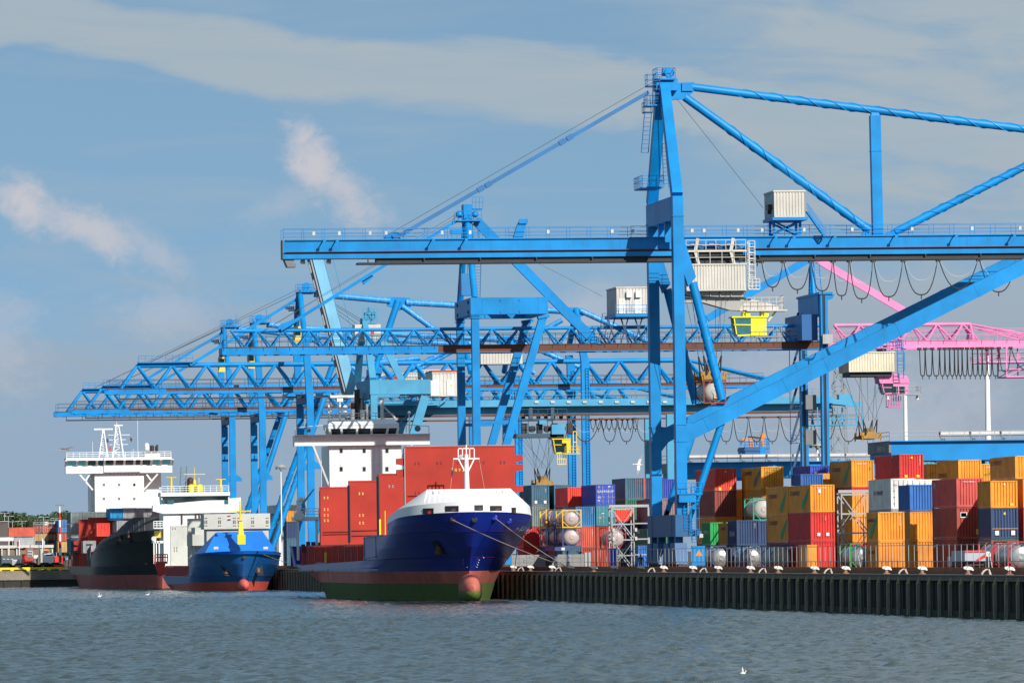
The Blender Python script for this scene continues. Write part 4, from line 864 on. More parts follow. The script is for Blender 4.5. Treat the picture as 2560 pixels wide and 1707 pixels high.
build_split(q, 'trolley_frame', GREYW, T)
q = MB()
for i, x in enumerate(np.linspace(xa+.5, xb-1.0, 6)):
    if i % 2: q.lathe((x, ta+.25, w0+.7), [(.01, 0), (.33, 0), (.33, .9), (.01, .9)], 12, axis='Y')
    else: q.lathe((x, ta+.5, w0+.7), [(.01, 0), (.3, 0), (.3, 1.1), (.26, 1.15), (.01, 1.15)], 12, axis='X')
q.build('motor', paint('motor_blue', (.015, .12, .34), .45, .3), T)
q = MB(); q.box(xa, xb-.3, ta+.4, ta+.5, w0-.5, w0+.3); q.box(xa+.2, xb-1, ta+1, tb-.5, zg4-.9, zg4-.65); q.build('gearbox', DARK, T)
q = MB(); x = Pg(1868, 640).x
for xx in (x, x+.65):
    for y in (ta+.1, ta+.9): q.tube((xx, y, h0+.05), (xx, y, w1), .05, n=5)
for f in np.linspace(0, 1, 9): z = h0+(w1-h0)*f; q.rail((x, ta+.1, z-1), (x+.65, ta+.1, z-1), 1, 3, .04, rows=(1,), post=False)
q.ladder((x+.33, ta+.3, h0), (x+.33, ta+.3, w1), (1, 0, 0), .45, .3, .04); q.box(x-.1, x+1.1, ta-.1, ta+1, h0-.05, h0+.05); q.rail((x-.1, ta-.1, h0), (x+1.1, ta-.1, h0), 1.1, .4, .04, rows=(1, .66, .33)); q.build('ladder_tower', paint('pale_grey_steel', (.62, .62, .6), .5, .2), T)
q = MB(); q.ext([P(px, py, Y=AYc-1.6) for px, py in ((1700, 727), (1866, 727), (1858, 742), (1800, 742), (1720, 738))], (0, 3.2, 0))
q.ext([P(px, py, Y=AYc-1.0) for px, py in ((1700, 742), (1857, 742), (1862, 745), (1850, 776), (1825, 775), (1755, 755), (1712, 757), (1700, 752))], (0, 2.0, 0))
for px in (1775, 1800, 1827): a = P(px, 727, Y=AYc-1.75); q.box(a.x, a.x+.08, AYc-1.75, AYc-1.6, a.z-.6, a.z)
q.build('trolley_beam', paint('underframe_grey', (.36, .35, .33), .55, .3), T)
q = MB(); q.ext([P(px, py, Y=AYc-.8) for px, py in ((1860, 743), (1935, 761), (1947, 768), (1946, 775), (1850, 777), (1852, 760))], (0, 1.6, 0)); a = P(1862, 776, Y=AYc); b = P(1963, 777, Y=AYc); q.box(a.x, b.x, AYc-1.5, AYc+1.2, a.z-.14, a.z); q.rail((a.x, AYc-1.5, a.z), (b.x-.4, AYc-1.5, a.z), 1.3, .8, .035, rows=(1, .66, .33)); q.rail((b.x-.4, AYc-1.5, a.z), (b.x-.4, AYc+1, a.z), 1.5, .8, .035)
q.beam((b.x-1.0, AYc-.6, a.z), (P(1918, 803, Y=AYc).x, AYc-.6, P(1918, 803, Y=AYc).z), .15, .2); q.build('cab_carrier', GREYW, T)
x0, x1 = P(1832, 800, Y=AYc-1.3).x, P(1916, 800, Y=AYc-1.3).x; z0, z1 = P(1870, 839, Y=AYc-1.3).z, P(1870, 794, Y=AYc-1.3).z
cb = cabin(x0+.15, x1, AYc-1.3, AYc+1.0, z0, z1, T, CABY, TGLASS, .52)
q = MB()
for px in (1866, 1912): a = P(px, 788, Y=AYc); q.box(a.x-.22, a.x+.22, AYc-1.2, AYc-1.0, z1+.12, a.z+.3); q.box(a.x-.5, a.x-.25, AYc-.9, AYc+.5, z1+.14, a.z+.35)
q.build('cab_hanger', CABY, cb)
sx0, sx1 = P(1747, 1010, Y=AYc).x, P(1803, 1010, Y=AYc).x
def spreader(xc, yc, zt, label, L=C20, w=2.3, mat=DIRTYO, loc_z=None):
    t = thing('spreader', label, 'spreader', (xc, yc, zt), 'hanging container spreaders')
    q = MB(); q.box(xc-.55, xc+.55, yc-L/2+.4, yc+L/2-.4, zt, zt+.55)
    for y in (yc-L/2, yc+L/2-.4): q.box(xc-w/2, xc+w/2, y, y+.4, zt+.05, zt+.45); q.ext([(xc-.8, y, zt+.45), (xc+.8, y, zt+.45), (xc+.55, y, zt+1.0), (xc-.55, y, zt+1.0)], (0, .4, 0))
    q.build('beam', mat, t); q = MB()
    for sx_ in (-1, 1):
        for y in (yc-L/2+.1, yc+L/2-.3): q.ext([(xc+sx_*w/2, y, zt+.5), (xc+sx_*(w/2+.22), y, zt+.4), (xc+sx_*(w/2+.12), y, zt-.3), (xc+sx_*w/2, y, zt-.1)], (0, .25, 0)); q.box(xc+sx_*(w/2)-.16, xc+sx_*(w/2)+.16, y, y+.25, zt+.4, zt+.9)
    build_split(q, 'flipper', mat, t)
    q = MB(); q.box(xc-.45, xc+.1, yc-1.2, yc+1.2, zt+.55, zt+1.5); q.lathe((xc+.5, yc-.9, zt+.9), [(.01, 0), (.32, 0), (.32, 1.4), (.01, 1.4)], 10, axis='Y'); q.cbox((xc+.1, yc-L/2+.6, zt+1.15), (.5, .5, .6)); q.build('hydraulic_unit', paint('grimy_power_pack', (.22, .13, .04), .6, .6), t)
    q = MB()
    for sx_ in (-1, 1):
        for y in (yc-1.8, yc+1.8): q.tube((xc+sx_*.8, y, zt+.5), (xc+sx_*.95, y, zt+2.6), .09, n=5); q.tube((xc+sx_*.3, y, zt+.6), (xc+sx_*.95, y, zt+2.6), .07, n=5)
    q.build('headblock_arm', DARK, t)
    return t
zt_ = P(1775, 951, Y=AYc).z; zb_ = P(1775, 1010, Y=AYc).z; xc = P(1776, 980, Y=AYc).x
spreader(xc, AYc, zt_, 'grimy orange spreader gripping a white tank under the big front crane')
ht = tank(xc-CW/2, 0, 0, 0, paint('frame_rust_red', (.22, .035, .02), .6, .6), TWH, 'white tank in a rusty red frame hanging in the air from the big front crane', y0=AYc-3.03, zb=zb_, zt=zt_, group='tank containers hanging from cranes')
q = MB(); q.box(xc-.1, xc+.45, AYc-3.0, AYc-2.97, zb_+.55, zb_+1.0); q.build('placard', paint('tan_placard', (.6, .42, .25), .6, .2), ht); q = MB(); q.lathe((xc+.22, AYc-3.0, zb_+.78), [(.01, -.02), (.12, -.02)], 12, axis='Y'); q.build('hazard_mark', REDP, ht)
hr = ropes([((xc+sx_*a, AYc+y*a2, h0-.2), (xc+sx_*.95, AYc+y, zt_+2.5)) for sx_, a in ((-1, 1.6), (1, 1.6), (-1, 2.4), (1, .9)) for y, a2 in ((-1.8, 1.0), (1.8, .9))], None, r=.025, org=(xc, AYc, h0)); tag(hr, 'thin hoist ropes down to the tank under the big front crane', 'hoist ropes', 'hoist ropes of the cranes')
# ------------------------------------------------------------------ truss boom shared by the cranes behind
def truss(root, x0, x1, Yc, zb0, zb1, zt, xt0, step, half, mat, botmat, r_top=.22, r_d=.13, hbot=.85, wbot=.36, tip=True, rail=True, name='truss_boom', box=False, rust_from=None, xt1=None):
    xt1 = x1 if xt1 is None else xt1
    q = MB()
    for s in (-1, 1):
        y = Yc+s*half
        if rust_from == 'top':
            xr = x0+(x1-x0)*.09; zm_ = zb0+(zb1-zb0)*.45; q.box(x0, x1, y-wbot/2, y+wbot/2, zb0, zm_); q.box(x0, xr, y-wbot/2, y+wbot/2, zm_, zb1); q.box(xr, x1, y-wbot/2-.004, y+wbot/2+.004, zm_, zb1, 1)
        elif rust_from and x0 < rust_from < x1:
            q.box(x0, rust_from, y-wbot/2, y+wbot/2, zb0, zb1); q.box(rust_from, x1, y-wbot/2, y+wbot/2, zb0, zb1, 1)
        else: q.box(x0, x1, y-wbot/2, y+wbot/2, zb0, zb1)
        q.box(x0+.02, x1, y-wbot/2-.1, y+wbot/2+.1, zb1, zb1+.07, 1); q.box(x0+.02, x1, y-wbot/2-.16, y+wbot/2+.16, zb0-.08, zb0)
    for f in np.arange(x0+.5, x1, step): q.box(f, f+.25, Yc-half, Yc+half, zb0+.1, zb0+.4)
    q.build('bottom_chord', [mat, botmat], root)
    q = MB(); q.tube((xt0, Yc, zt), (xt1, Yc, zt), r_top, n=12); q.build('top_chord', mat, root)
    q = MB(); x = xt0
    while x < xt1+.01:
        for s in (-1, 1):
            for d in (-1, 1):
                if x+d*step/2 < x0 or x+d*step/2 > x1+.5: continue
                q.tube((x, Yc, zt), (x+d*step/2, Yc+s*half, zb1), r_d, n=8, cap=False)
        x += step
    q.build('diagonal_lacing', mat, root)
    if rail:
        q = MB()
        for s in (-1, 1): q.rail((x0+.5, Yc+s*(half+.9), zb1), (x1, Yc+s*(half+.9), zb1), 1.5, step/2, .035, rows=(1, .55))
        q.build('railing', DKR if mat is not PINK else PINK, root)
DKR = paint('dark_rail_blue', (.015, .06, .14), .6, .3)
# ------------------------------------------------------------------ second crane: portal box, V legs, pink landward half
BYn, BYf = P(1183, 1047, X=LX).y, P(1146, 1047, X=LX).y; BYc = (BYn+BYf+1.3)/2
Bn = lambda x, y: P(x, y, Y=BYn); Bc = lambda x, y: P(x, y, Y=BYc)
B = thing('gantry_crane', 'blue truss boom crane with V shaped legs whose landward half is painted pink', 'crane', (LX+.5, BYc, GZ), 'quay cranes')
zq0, zq1 = Bn(1300, 785).z, Bn(1300, 743).z; xq1 = Bn(1370, 765).x
for Yl in (BYn, BYf):
    q = MB(); q.box(LX, LX+.98, Yl, Yl+1.3, GZ+2.2, zq0)
    for z in (zq0-.5, zq0-.2): q.box(LX-.15, LX+1.13, Yl-.15, Yl+1.45, z, z+.12)
    q.build('leg', BLUE, B)
    q = MB(); t0, t1 = Bn(1359, 792), Bn(1188, 1385); q.beam((t0.x, Yl+.6, t0.z), (t1.x, Yl+.6, t1.z), 1.15, 1.0, side=(0, 1, 0)); q.beam((t0.x, Yl+.6, t0.z+.2), (t0.x+.05, Yl+.6, t0.z-.15), 1.5, 1.5, side=(0, 1, 0)); q.build('raking_leg', BLUE, B)
    q = MB(); q.box(LX-.15, xq1, Yl-.1, Yl+1.4, zq0, zq1)
    for px in (1205, 1345): c = Bn(px, 760).x; q.box(c, c+.07, Yl-.13, Yl-.1, zq0, zq1)
    for px in (1251, 1299):
        for z in (zq0+.2, zq1-.5): c = Bn(px, 760).x; q.box(c-.08, c+.08, Yl-.2, Yl-.1, z, z+.3)
    q.build('portal_box', BLUE, B)
    q = MB(); q.box(LX-.2, LX+1.6, Yl-3.2, Yl+4.4, GZ+.6, GZ+2.2); bo = q.build('bogie', DKBLUE, B)
q = MB(); q.box(LX-.15, LX+1.0, BYn+1.4, BYf-.1, zq0, zq1); q.box(xq1-1.1, xq1, BYn+1.4, BYf-.1, zq0, zq1); build_split(q, 'portal_cross_beam', BLUE, B)
q = MB()
for y in (BYn+2.5, BYf-2): 
    for z in (zq0+.4, zq1-.5): q.lathe((LX-.15, y, z), [(.01, -.12), (.26, -.12), (.26, 0)], 10, axis='X')
build_split(q, 'bolt_cap', DARK, B)
q = MB(); q.box(LX-.1, LX+1.2, BYn-.2, BYf+1.6, GZ+2.2, GZ+3.8); q.build('sill_beam', DKBLUE, B)
q = MB(); zz = Bn(1260, 1054).z
for Yl in (BYn, BYf): q.box(LX+1, Bn(1290, 1054).x-.6, Yl+.3, Yl+1, zz-.25, zz+.15)
build_split(q, 'tie_beam', BLUE, B)
za = Bc(1165, 548).z; xa = Bc(1166, 548).x
for s, (pt, pb) in ((-1, ((1172, 640), (1189, 745))), (1, ((1160, 640), (1152, 748)))):
    q = MB(); Yl = BYn+.6 if s < 0 else BYf+.6; q.tube((LX+.5, Yl, zq1-.1), (LX+.5, BYc+s*.9, za), .44, .42, n=16); z = zq1+1.6; q.build('mast_leg', BLUE, B)
q = MB(); q.box(xa-.5, xa+.65, BYc-1.2, BYc+1.2, za-.6, Bc(1165, 512).z); q.box(xa-1.4, xa+1.8, BYc-2, BYc+2, za-.35, za-.2); q.ball((xa-1.0, BYc-.6, za+.6), .5, 10, 6); q.ball((xa+1.1, BYc-.6, za+.6), .45, 10, 6)
q.rail((xa-1.4, BYc-2, za-.2), (xa+1.8, BYc-2, za-.2), 1.2, .7, .035); q.rail((xa-1.4, BYc+2, za-.2), (xa+1.8, BYc+2, za-.2), 1.2, .7, .035)
zt2 = Bc(1182, 522).z; q.box(xa+.7, xa+2.1, BYc-1, BYc+1, zt2-.1, zt2); q.rail((xa+.7, BYc-1, zt2), (xa+2.1, BYc-1, zt2), 1.5, .5, .035); q.build('mast_head', BLUE, B)
q = MB(); zp_ = Bc(1160, 597).z; q.box(xa-2.2, xa+1.9, BYc-2, BYc+2, zp_-.15, zp_); q.rail((xa-2.2, BYc-2, zp_), (xa+1.9, BYc-2, zp_), 1.1, .7, .035); q.cbox((xa-1.2, BYc-1, zp_+.9), (2.2, .6, .6)); q.build('platform', BLUE, B)
q = MB(); q.ladder((xa+1.1, BYc-1.5, zq1+.3), (xa+1.35, BYc-1.0, Bc(1190, 653).z), (1, 0, 0), .8, .4, .05); q.ladder((xa+1.35, BYc-1, Bc(1190, 653).z), (xa+1.0, BYc-.8, za), (1, 0, 0), .8, .4, .05); q.build('ladder', DKBLUE, B)
q = MB(); zc_ = zq1+.1; q.box(xa-.9, xa+.8, BYc-1, BYc+1, zc_+.5, zc_+3.4); q.rail((xa-.9, BYc-1, zc_+3.4), (xa+.8, BYc-1, zc_+3.4), 2.4, .8, .05); q.build('machinery_cabin', paint('mast_box_blue', (.012, .17, .42), .5, .3), B)
# girder
zb0, zb1, ztc = Bc(800, 885).z, Bc(800, 868).z, Bc(800, 825.5).z
x0, xpink, xe = Bc(552, 880).x, Bc(2062, 870).x, Bc(2690, 860).x
truss(B, x0, xpink, BYc, zb0, zb1, ztc, Bc(577, 825).x, 3.47, 2.3, BLUE, RUST, r_top=.24, r_d=.13, rust_from=Bc(1090, 870).x)
q = MB(); q.beam((x0+.2, BYc-2.3, zb0), (x0+.35, BYc-2.3, ztc-.3), .3, .3); q.beam((x0+.2, BYc+2.3, zb0), (x0+.35, BYc+2.3, ztc-.3), .3, .3); q.box(x0, x0+.3, BYc-2.3, BYc+2.3, zb0, zb1); q.build('boom_end', BLUE, B)
truss(B, xpink, Bc(2640, 860).x, BYc, zb0, zb1, ztc, Bc(2085, 797).x, 3.47, 2.3, PINK, PINK, r_top=.24, r_d=.13, xt1=Bc(2425, 790).x)
xk = Bc(2425, 790).x
q = MB()
for s in (-1, 1): q.tube((xk, BYc, ztc), (xk+9.5, BYc+s*2.3, zb1+.3), .12, n=8); q.tube((xk, BYc, ztc-.4), (xk+7, BYc+s*2.3, zb1+.2), .1, n=6); q.tube((xk, BYc, ztc), (xk, BYc+s*2.3, zb1), .2, n=8)
q.build('end_brace', PINK, B)
# maintenance cage hung below the pink end
q = MB(); a, b_, c_ = Bc(2437, 870), Bc(2610, 905), Bc(2500, 943)
for y in (BYc-3, BYc+3):
    for px in (2455, 2505, 2555, 2605): x = Bc(px, 900).x; q.beam((x, y, zb0), (x, y, b_.z if px < 2490 else c_.z), .16, .16)
    q.box(a.x, b_.x, y-.1, y+.1, b_.z-.1, b_.z+.1); q.rail((a.x, y, b_.z), (b_.x, y, b_.z), 1.3, 1.4, .04, rows=(1, .5)); q.box(Bc(2505, 940).x, b_.x, y-.1, y+.1, c_.z-.1, c_.z+.12); q.box(Bc(2505, 940).x, b_.x, y-.08, y+.08, (b_.z+c_.z)/2-.06, (b_.z+c_.z)/2+.06)
    q.beam((Bc(2505, 940).x, y, c_.z), (Bc(2580, 900).x, y, b_.z), .1, .1)
q.box(a.x, b_.x, BYc-3, BYc+3, b_.z-.12, b_.z-.06); q.build('maintenance_cage', PINK, B)
nx = [2288, 2302, 2320, 2338, 2351, 2363, 2375, 2384, 2394, 2407, 2420, 2433, 2444, 2456, 2468, 2486]
loops([Bc(x, 876).x for x in nx], [Bc(x+6, 941).z for x in nx[:-1]], BYc-3.1, [zb0-.15]*len(nx), B, r=.07, second=False)
nx = [2486, 2515, 2590]; loops([Bc(x, 876).x for x in nx], [Bc(2500, 930).z, Bc(2550, 925).z], BYc-3.1, [zb0-.15]*3, B, r=.06, second=False)
# stays
def bar(a, b, w, h, nm='stay_bar', mat=BLUE, root=None, Yc=None, dy=(0,)):
    q = MB()
    for d in dy: q.beam(P(*a, Y=Yc+d), P(*b, Y=Yc+d), h, w, side=(0, 1, 0))
    return q.build(nm, mat, root)
bar((1190, 552), (1500, 866), 1.25, .8, 'backstay', BLUE, B, BYc)
for dy in (-.7, .7): bar((1140, 553), (702, 824), .42, .2, 'forestay', BLUE, B, BYc, (dy,))
q = MB(); q.ext([P(x, y, Y=BYc-.3) for x, y in ((690, 828), (700, 812), (735, 796), (742, 806), (712, 828))], (0, .6, 0)); q.ext([P(x, y, Y=BYc-.3) for x, y in ((905, 702), (930, 686), (934, 692), (910, 712))], (0, .6, 0)); q.build('stay_joint', BLUE, B)
ropes([(P(1150, 530+k*9, Y=BYc+d), P(640, 838, Y=BYc+d)) for k, d in ((0, -.4), (1, .4))]+[(P(1330, 650, Y=BYc), P(1508, 742, Y=BYc)), (P(1190, 556, Y=BYc), P(1330, 650, Y=BYc))], B, name='boom_rope')
# landside tower
TX = P(2055, 1000, Y=BYn).x; zt0, zt1 = P(2055, 788, Y=BYn).z, P(2055, 730, Y=BYn).z
for Yl in (BYn, BYf):
    q = MB(); q.box(TX, TX+.95, Yl, Yl+1.4, GZ, zt1); q.build('landside_leg', BLUE, B)
    q = MB(); q.box(TX+.3, TX+.42, Yl-.12, Yl, GZ+4, zt1); q.box(TX+.5, TX+.6, Yl-.12, Yl, GZ+4, zt1); q.build('cable_duct', DARK, B)
q = MB(); q.box(TX-.1, TX+.95, BYn+1.4, BYf, zt0, zt1-.3); q.box(TX-.2, TX+1.6, BYn-.2, BYf+1.6, zt1-.3, zt1); q.ext([(TX+.95, BYn, zt1-.3), (TX+1.9, BYn, zt1-.3), (TX+1.6, BYn, zt1-.9), (TX+.95, BYn, zt1-1.1)], (0, 1.3, 0)); q.build('portal_beam', BLUE, B)
q = MB(); zm = Bc(2026, 645).z
for y in (BYc-1.4, BYc+1.0): q.tube((TX+.4, y, zt1), (TX+.35, BYc, zm), .33, .26, n=12)
q.build('mast_leg', BLUE, B)
q = MB(); q.ladder((TX+1.2, BYc-1, zt1), (TX+.9, BYc-.6, zm), (1, 0, 0), .7, .4, .05); q.rail((TX+1.5, BYc-1, zt1), (TX+1.25, BYc-.6, zm-.4), .6, .8, .04); q.build('ladder', BLUE, B)
q = MB(); x = TX-1.2
for z in np.arange(GZ+3, zt0, 4.4): q.box(x-.6, x+.9, BYf-1.8, BYf-.5, z, z+.08); q.rail((x-.6, BYf-1.8, z), (x+.9, BYf-1.8, z), 1.1, .7, .035); q.beam((x-.5, BYf-1.2, z), (x+.8, BYf-1.2, z+4.3), .12, .3)
for xx in (x-.6, x+.9): q.tube((xx, BYf-1.8, GZ), (xx, BYf-1.8, zt0), .05, n=5)
q.build('stair_tower', DKR, B)
q = MB(); c = P(2068, 847, Y=BYn-.5); q.box(c.x-.65, c.x+.65, BYn-.9, BYn-.3, c.z-.65, c.z+.6); q.build('junction_box', STEEL, B)
for py in (1002, 1090): c = P(2024, py, Y=BYn+2); q = MB(); q.box(c.x-.5, c.x+.9, BYn+2, BYn+2.8, c.z-1.1, c.z+.8); q.build('junction_box', GREYD, B)
bar((2019, 650), (1768, 797), .95, .5, 'seaward_stay', BLUE, B, BYc); bar((2042, 648), (2258, 776), .95, .5, 'landward_stay', PINK, B, BYc)
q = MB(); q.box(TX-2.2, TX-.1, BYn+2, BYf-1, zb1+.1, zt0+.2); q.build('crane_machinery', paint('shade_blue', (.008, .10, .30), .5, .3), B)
# electrical house on the truss
xa, xb = Bc(1535, 757).x, Bc(1617, 757).x; z0, z1 = P(1570, 783, Y=BYc-2.5).z, P(1570, 720, Y=BYc-2.5).z
h = ribbed_house(xa, xb, BYc-2.5, BYc+7, z0, z1, B, GREYW, 'electrical_house', pitch=.45)
q = MB()
for px in (1555, 1595): c = P(px, 766, Y=BYc-2.5); q.box(c.x-.4, c.x+.4, BYc-2.56, BYc-2.4, z0, z0+1.9)
q.build('door', WHITE, h); q = MB()
for px in (1572, 1595): c = P(px, 736, Y=BYc-2.5); q.box(c.x-.35, c.x+.35, BYc-3.0, BYc-2.45, c.z-.4, c.z+.4)
q.build('ventilator', WHITE, h); q = MB()
for px in (1557, 1598): c = P(px, 754, Y=BYc-2.5); q.box(c.x-.12, c.x+.12, BYc-2.6, BYc-2.57, c.z-.12, c.z+.12)
q.build('warning_sign', YELLOW, h)
q = MB(); q.box(xa-.3, xb+.5, BYc-3.6, BYc+7, z0-.5, z0-.05); q.rail((xa-.3, BYc-3.6, z0-.05), (xb+.5, BYc-3.6, z0-.05), 1.1, 1.0, .035); q.build('house_platform', BLUE, B)
q = MB()
for px in (1512, 1545, 1580, 1612): x = Bc(px, 800).x; q.beam((x, BYc-2.3, z0-.4), (x+1.1, BYc-2.3, zb1), .18, .18); q.beam((x+1.1, BYc-2.3, z0-.4), (x, BYc-2.3, zb1), .15, .15)
q.ladder((xa-2.2, BYc-2.6, zb1), (xa-1.5, BYc-2.6, z0), (1, 0, 0), .8, .4, .05); q.build('house_stand', DKR, B)
# pink trolley with cab and the empty spreader below it
T = thing('crane_trolley', 'cream ribbed trolley house with a pink driver cab under the pink truss', 'crane trolley', (Bc(2170, 900).x, BYc, zb0), 'crane trolleys with driver cabs')
xa, xb = P(2122, 900, Y=BYc-3).x, P(2237, 900, Y=BYc-3).x; z0, z1 = P(2180, 927, Y=BYc-3).z, P(2180, 882, Y=BYc-3).z
CREAM = paint('cream', (.66, .60, .45), .55, .25); ribbed_house(xa, xb, BYc-3, BYc+5, z0, z1, T, CREAM, pitch=.36)
q = MB(); q.box(xa+.3, xb-.3, BYc-2.4, BYc+4, z0-.7, z0-.12); q.box(xa+1, xa+1.5, BYc-2.5, BYc+2.5, z1, zb0+.3); q.box(xb-1.5, xb-1, BYc-2.5, BYc+2.5, z1, zb0+.3); q.build('underframe', DARK, T)
q = MB(); x = xb+.2; zz = P(2230, 850, Y=BYc-3).z
q.rail((xb-5, BYc-3, z1+.1), (xb+1, BYc-3, z1+.1), zz-z1, .9, .04, rows=(1, .7, .35)); q.ladder((xb+.8, BYc-2.8, z0-1), (xb+.8, BYc-2.8, zz), (1, 0, 0), .8, .45, .06); q.rail((xb+.3, BYc-3.2, z0), (xb+1.3, BYc-3.2, z0), z1-z0, 1, .05, rows=(1, .66, .33)); q.lathe((xb-3, BYc-1.8, zb1+.3), [(.01, 0), (.5, 0), (.5, 2.2), (.01, 2.2)], 14, axis='X'); q.build('service_platform', BLUE, T)
a, b_ = P(2210, 945, Y=BYc-1.6), P(2275, 958, Y=BYc-1.6)
q = MB(); q.ext([P(px, py, Y=BYc-1.8) for px, py in ((2195, 937), (2245, 932), (2272, 944), (2272, 957), (2200, 958))], (0, 3.4, 0)); q.build('cab_hood', PINK, T)
z0, z1 = P(2240, 984, Y=BYc-1.8).z, P(2240, 958, Y=BYc-1.8).z; cb = cabin(P(2206, 970, Y=BYc-1.8).x, P(2271, 970, Y=BYc-1.8).x, BYc-1.8, BYc+1.2, z0, z1, T, PINK, GLASS, .42, plat=1.5)
q = MB()
for px in (2238, 2256): c = P(px, 974, Y=BYc-1.9); q.box(c.x-.4, c.x+.4, BYc-1.84, BYc-1.78, c.z-.45, c.z+.45)
q.build('window', GLASS, cb)
c = P(2240, 1002, Y=BYc-1.8); q = MB(); q.rail((c.x-1.0, BYc-1.5, c.z-.8), (c.x+.7, BYc-1.5, c.z-.8), 1.7, .35, .05, rows=(1, .02)); q.rail((c.x-1.0, BYc, c.z-.8), (c.x+.7, BYc, c.z-.8), 1.7, .35, .05, rows=(1, .02)); q.box(c.x-.9, c.x+.7, BYc-1.5, BYc, c.z-.85, c.z-.75); q.build('access_cage', PINK, cb)
q = MB()
for px in (2219, 2293): c = P(px, 995, Y=BYc-1.8); q.lathe(c, [(.01, .35), (.12, .35), (.25, -.2), (.01, -.2)], 10)
q.build('floodlight', GREYW, cb)
c = P(2170, 1098, Y=BYc); spreader(c.x, BYc, c.z, 'grimy yellow spreader hanging empty on thin ropes below the pink cab')
zz = c.z+2.5; zh = P(2140, 938, Y=BYc).z
hr = ropes([((c.x+a, BYc+d, zh), (c.x+e, BYc+d2, zz)) for a, d, e, d2 in ((-4, -1.8, -.9, -1.8), (-2.6, 1.8, -.9, 1.8), (-1.2, -1.8, -.9, -1.8), (-1.8, 0, 1, 0), (-.6, 1.8, -.9, 1.8), (.7, -1.8, .95, -1.8), (1.5, 1.8, .95, 1.8), (2.1, -1.8, -.9, -1.8), (3.2, 0, .95, 0), (0, 0, .1, 0))], None, r=.028, org=(c.x, BYc, zh)); tag(hr, 'thin hoist ropes from the cream trolley to the yellow spreader', 'hoist ropes', 'hoist ropes of the cranes')
# ------------------------------------------------------------------ the three far cranes (one built, two copied)
DYn, DYf = P(768, 1080, X=LX).y, P(743, 1080, X=LX).y; DYc = (DYn+DYf+1.3)/2
Dn = lambda x, y: P(x, y, Y=DYn); Dc = lambda x, y: P(x, y, Y=DYc)
D = thing('gantry_crane', 'blue tubular truss crane, nearest of the three with round masts behind the ships', 'crane', (LX+.5, DYc, GZ), 'quay cranes')
zleg = Dn(768, 850).z; zbt0, zbt1, ztp = Dc(420, 984).z, Dc(420, 972).z, Dc(420, 913).z; zm = Dc(765, 732).z
N1 = Dc(995, 752); base = Dn(797, 1385); zsp = zbt0-1.6
for Yl, s in ((DYn, -1), (DYf, 1)):
    q = MB(); q.box(LX, LX+1.15, Yl, Yl+1.3, GZ+2, zsp); q.ext([(LX, Yl, zsp), (LX+1.15, Yl, zsp), (LX+1.05-.5, Yl, zleg), (LX-.5, Yl, zleg)], (0, 1.3, 0)); 
    q.ext([(LX+1.1, Yl+.3, Dn(785, 1150).z), (Dn(803, 1163).x, Yl+.3, Dn(803, 1163).z), (Dn(803, 1172).x, Yl+.3, Dn(803, 1172).z), (LX+1.1, Yl+.3, Dn(785, 1172).z)], (0, .5, 0)); q.build('leg', BLUE, D)
    q = MB(); q.tube((LX-.1, Yl+.6, zleg-.2), (LX-.1, DYc+s*.9, zm), .46, n=14); q.build('mast_leg', BLUE, D)
    q = MB(); t = Vector((base.x+(N1.x-base.x)*.72, DYc+s*(DYf-DYc)*.75, base.z+(N1.z-base.z)*.72)); b0_ = Vector((base.x, Yl+.6, base.z)); q.tube(b0_, t, .5, n=14); strake(q, b0_.lerp(t, .15), b0_.lerp(t, .55), .5, 3.5); d = (t-b0_).normalized(); q.beam(b0_-d*2.2, b0_+d*.2, .4, .7, side=(0, 1, 0)); q.build('raking_leg', BLUE, D)
    q = MB(); q.box(LX-.2, LX+1.5, Yl-3, Yl+4, GZ+.5, GZ+2); q.build('bogie', DKBLUE, D)
q = MB(); q.tube((base.x+(N1.x-base.x)*.70, DYc, base.z+(N1.z-base.z)*.70), N1, .55, n=14); q.box(base.x+(N1.x-base.x)*.72-.6, base.x+(N1.x-base.x)*.72+.6, DYc-7, DYc+7, base.z+(N1.z-base.z)*.72-.5, base.z+(N1.z-base.z)*.72+.5); q.build('strut', BLUE, D)
q = MB(); q.box(LX-.1, LX+1.1, DYn-.2, DYf+1.5, GZ+2, GZ+3.6); q.box(LX-.05, LX+1, DYn+1.3, DYf, zsp-.3, zsp+1.2); build_split(q, 'sill_beam', DKBLUE, D)
xa = Dc(765, 720).x; q = MB(); q.box(xa-1.1, xa+1.1, DYc-1.4, DYc+1.4, zm-.2, zm+.5); q.lathe((xa, DYc-.8, zm+1.0), [(.01, 0), (.7, 0), (.7, .5), (.01, .5)], 14, axis='Y'); q.box(xa-1.6, xa+1.9, DYc-1.8, DYc+1.8, zm+.05, zm+.18); q.rail((xa-1.6, DYc-1.8, zm+.2), (xa+1.9, DYc-1.8, zm+.2), 1.2, .6, .04); q.rail((xa-1.6, DYc+1.8, zm+.2), (xa+1.9, DYc+1.8, zm+.2), 1.2, .6, .04); q.tube((xa+1.3, DYc, zm), (xa+1.3, DYc, zm+2.6), .04, n=5); q.build('mast_head', BLUE, D)
q = MB(); c = Dc(742, 775); q.box(c.x-1.3, c.x+1, DYc-1.6, DYc+1.4, c.z-.15, c.z); q.cbox((c.x-1.2, DYc-.8, c.z+.3), (1.4, .5, .5)); q.rail((c.x-1.3, DYc-1.6, c.z), (c.x+1, DYc-1.6, c.z), 1, .6, .04); q.ladder((c.x-.2, DYc-1.4, c.z-4.5), (c.x-.2, DYc-1.4, c.z), (1, 0, 0), .7, .4, .05); q.build('platform', DKR, D)
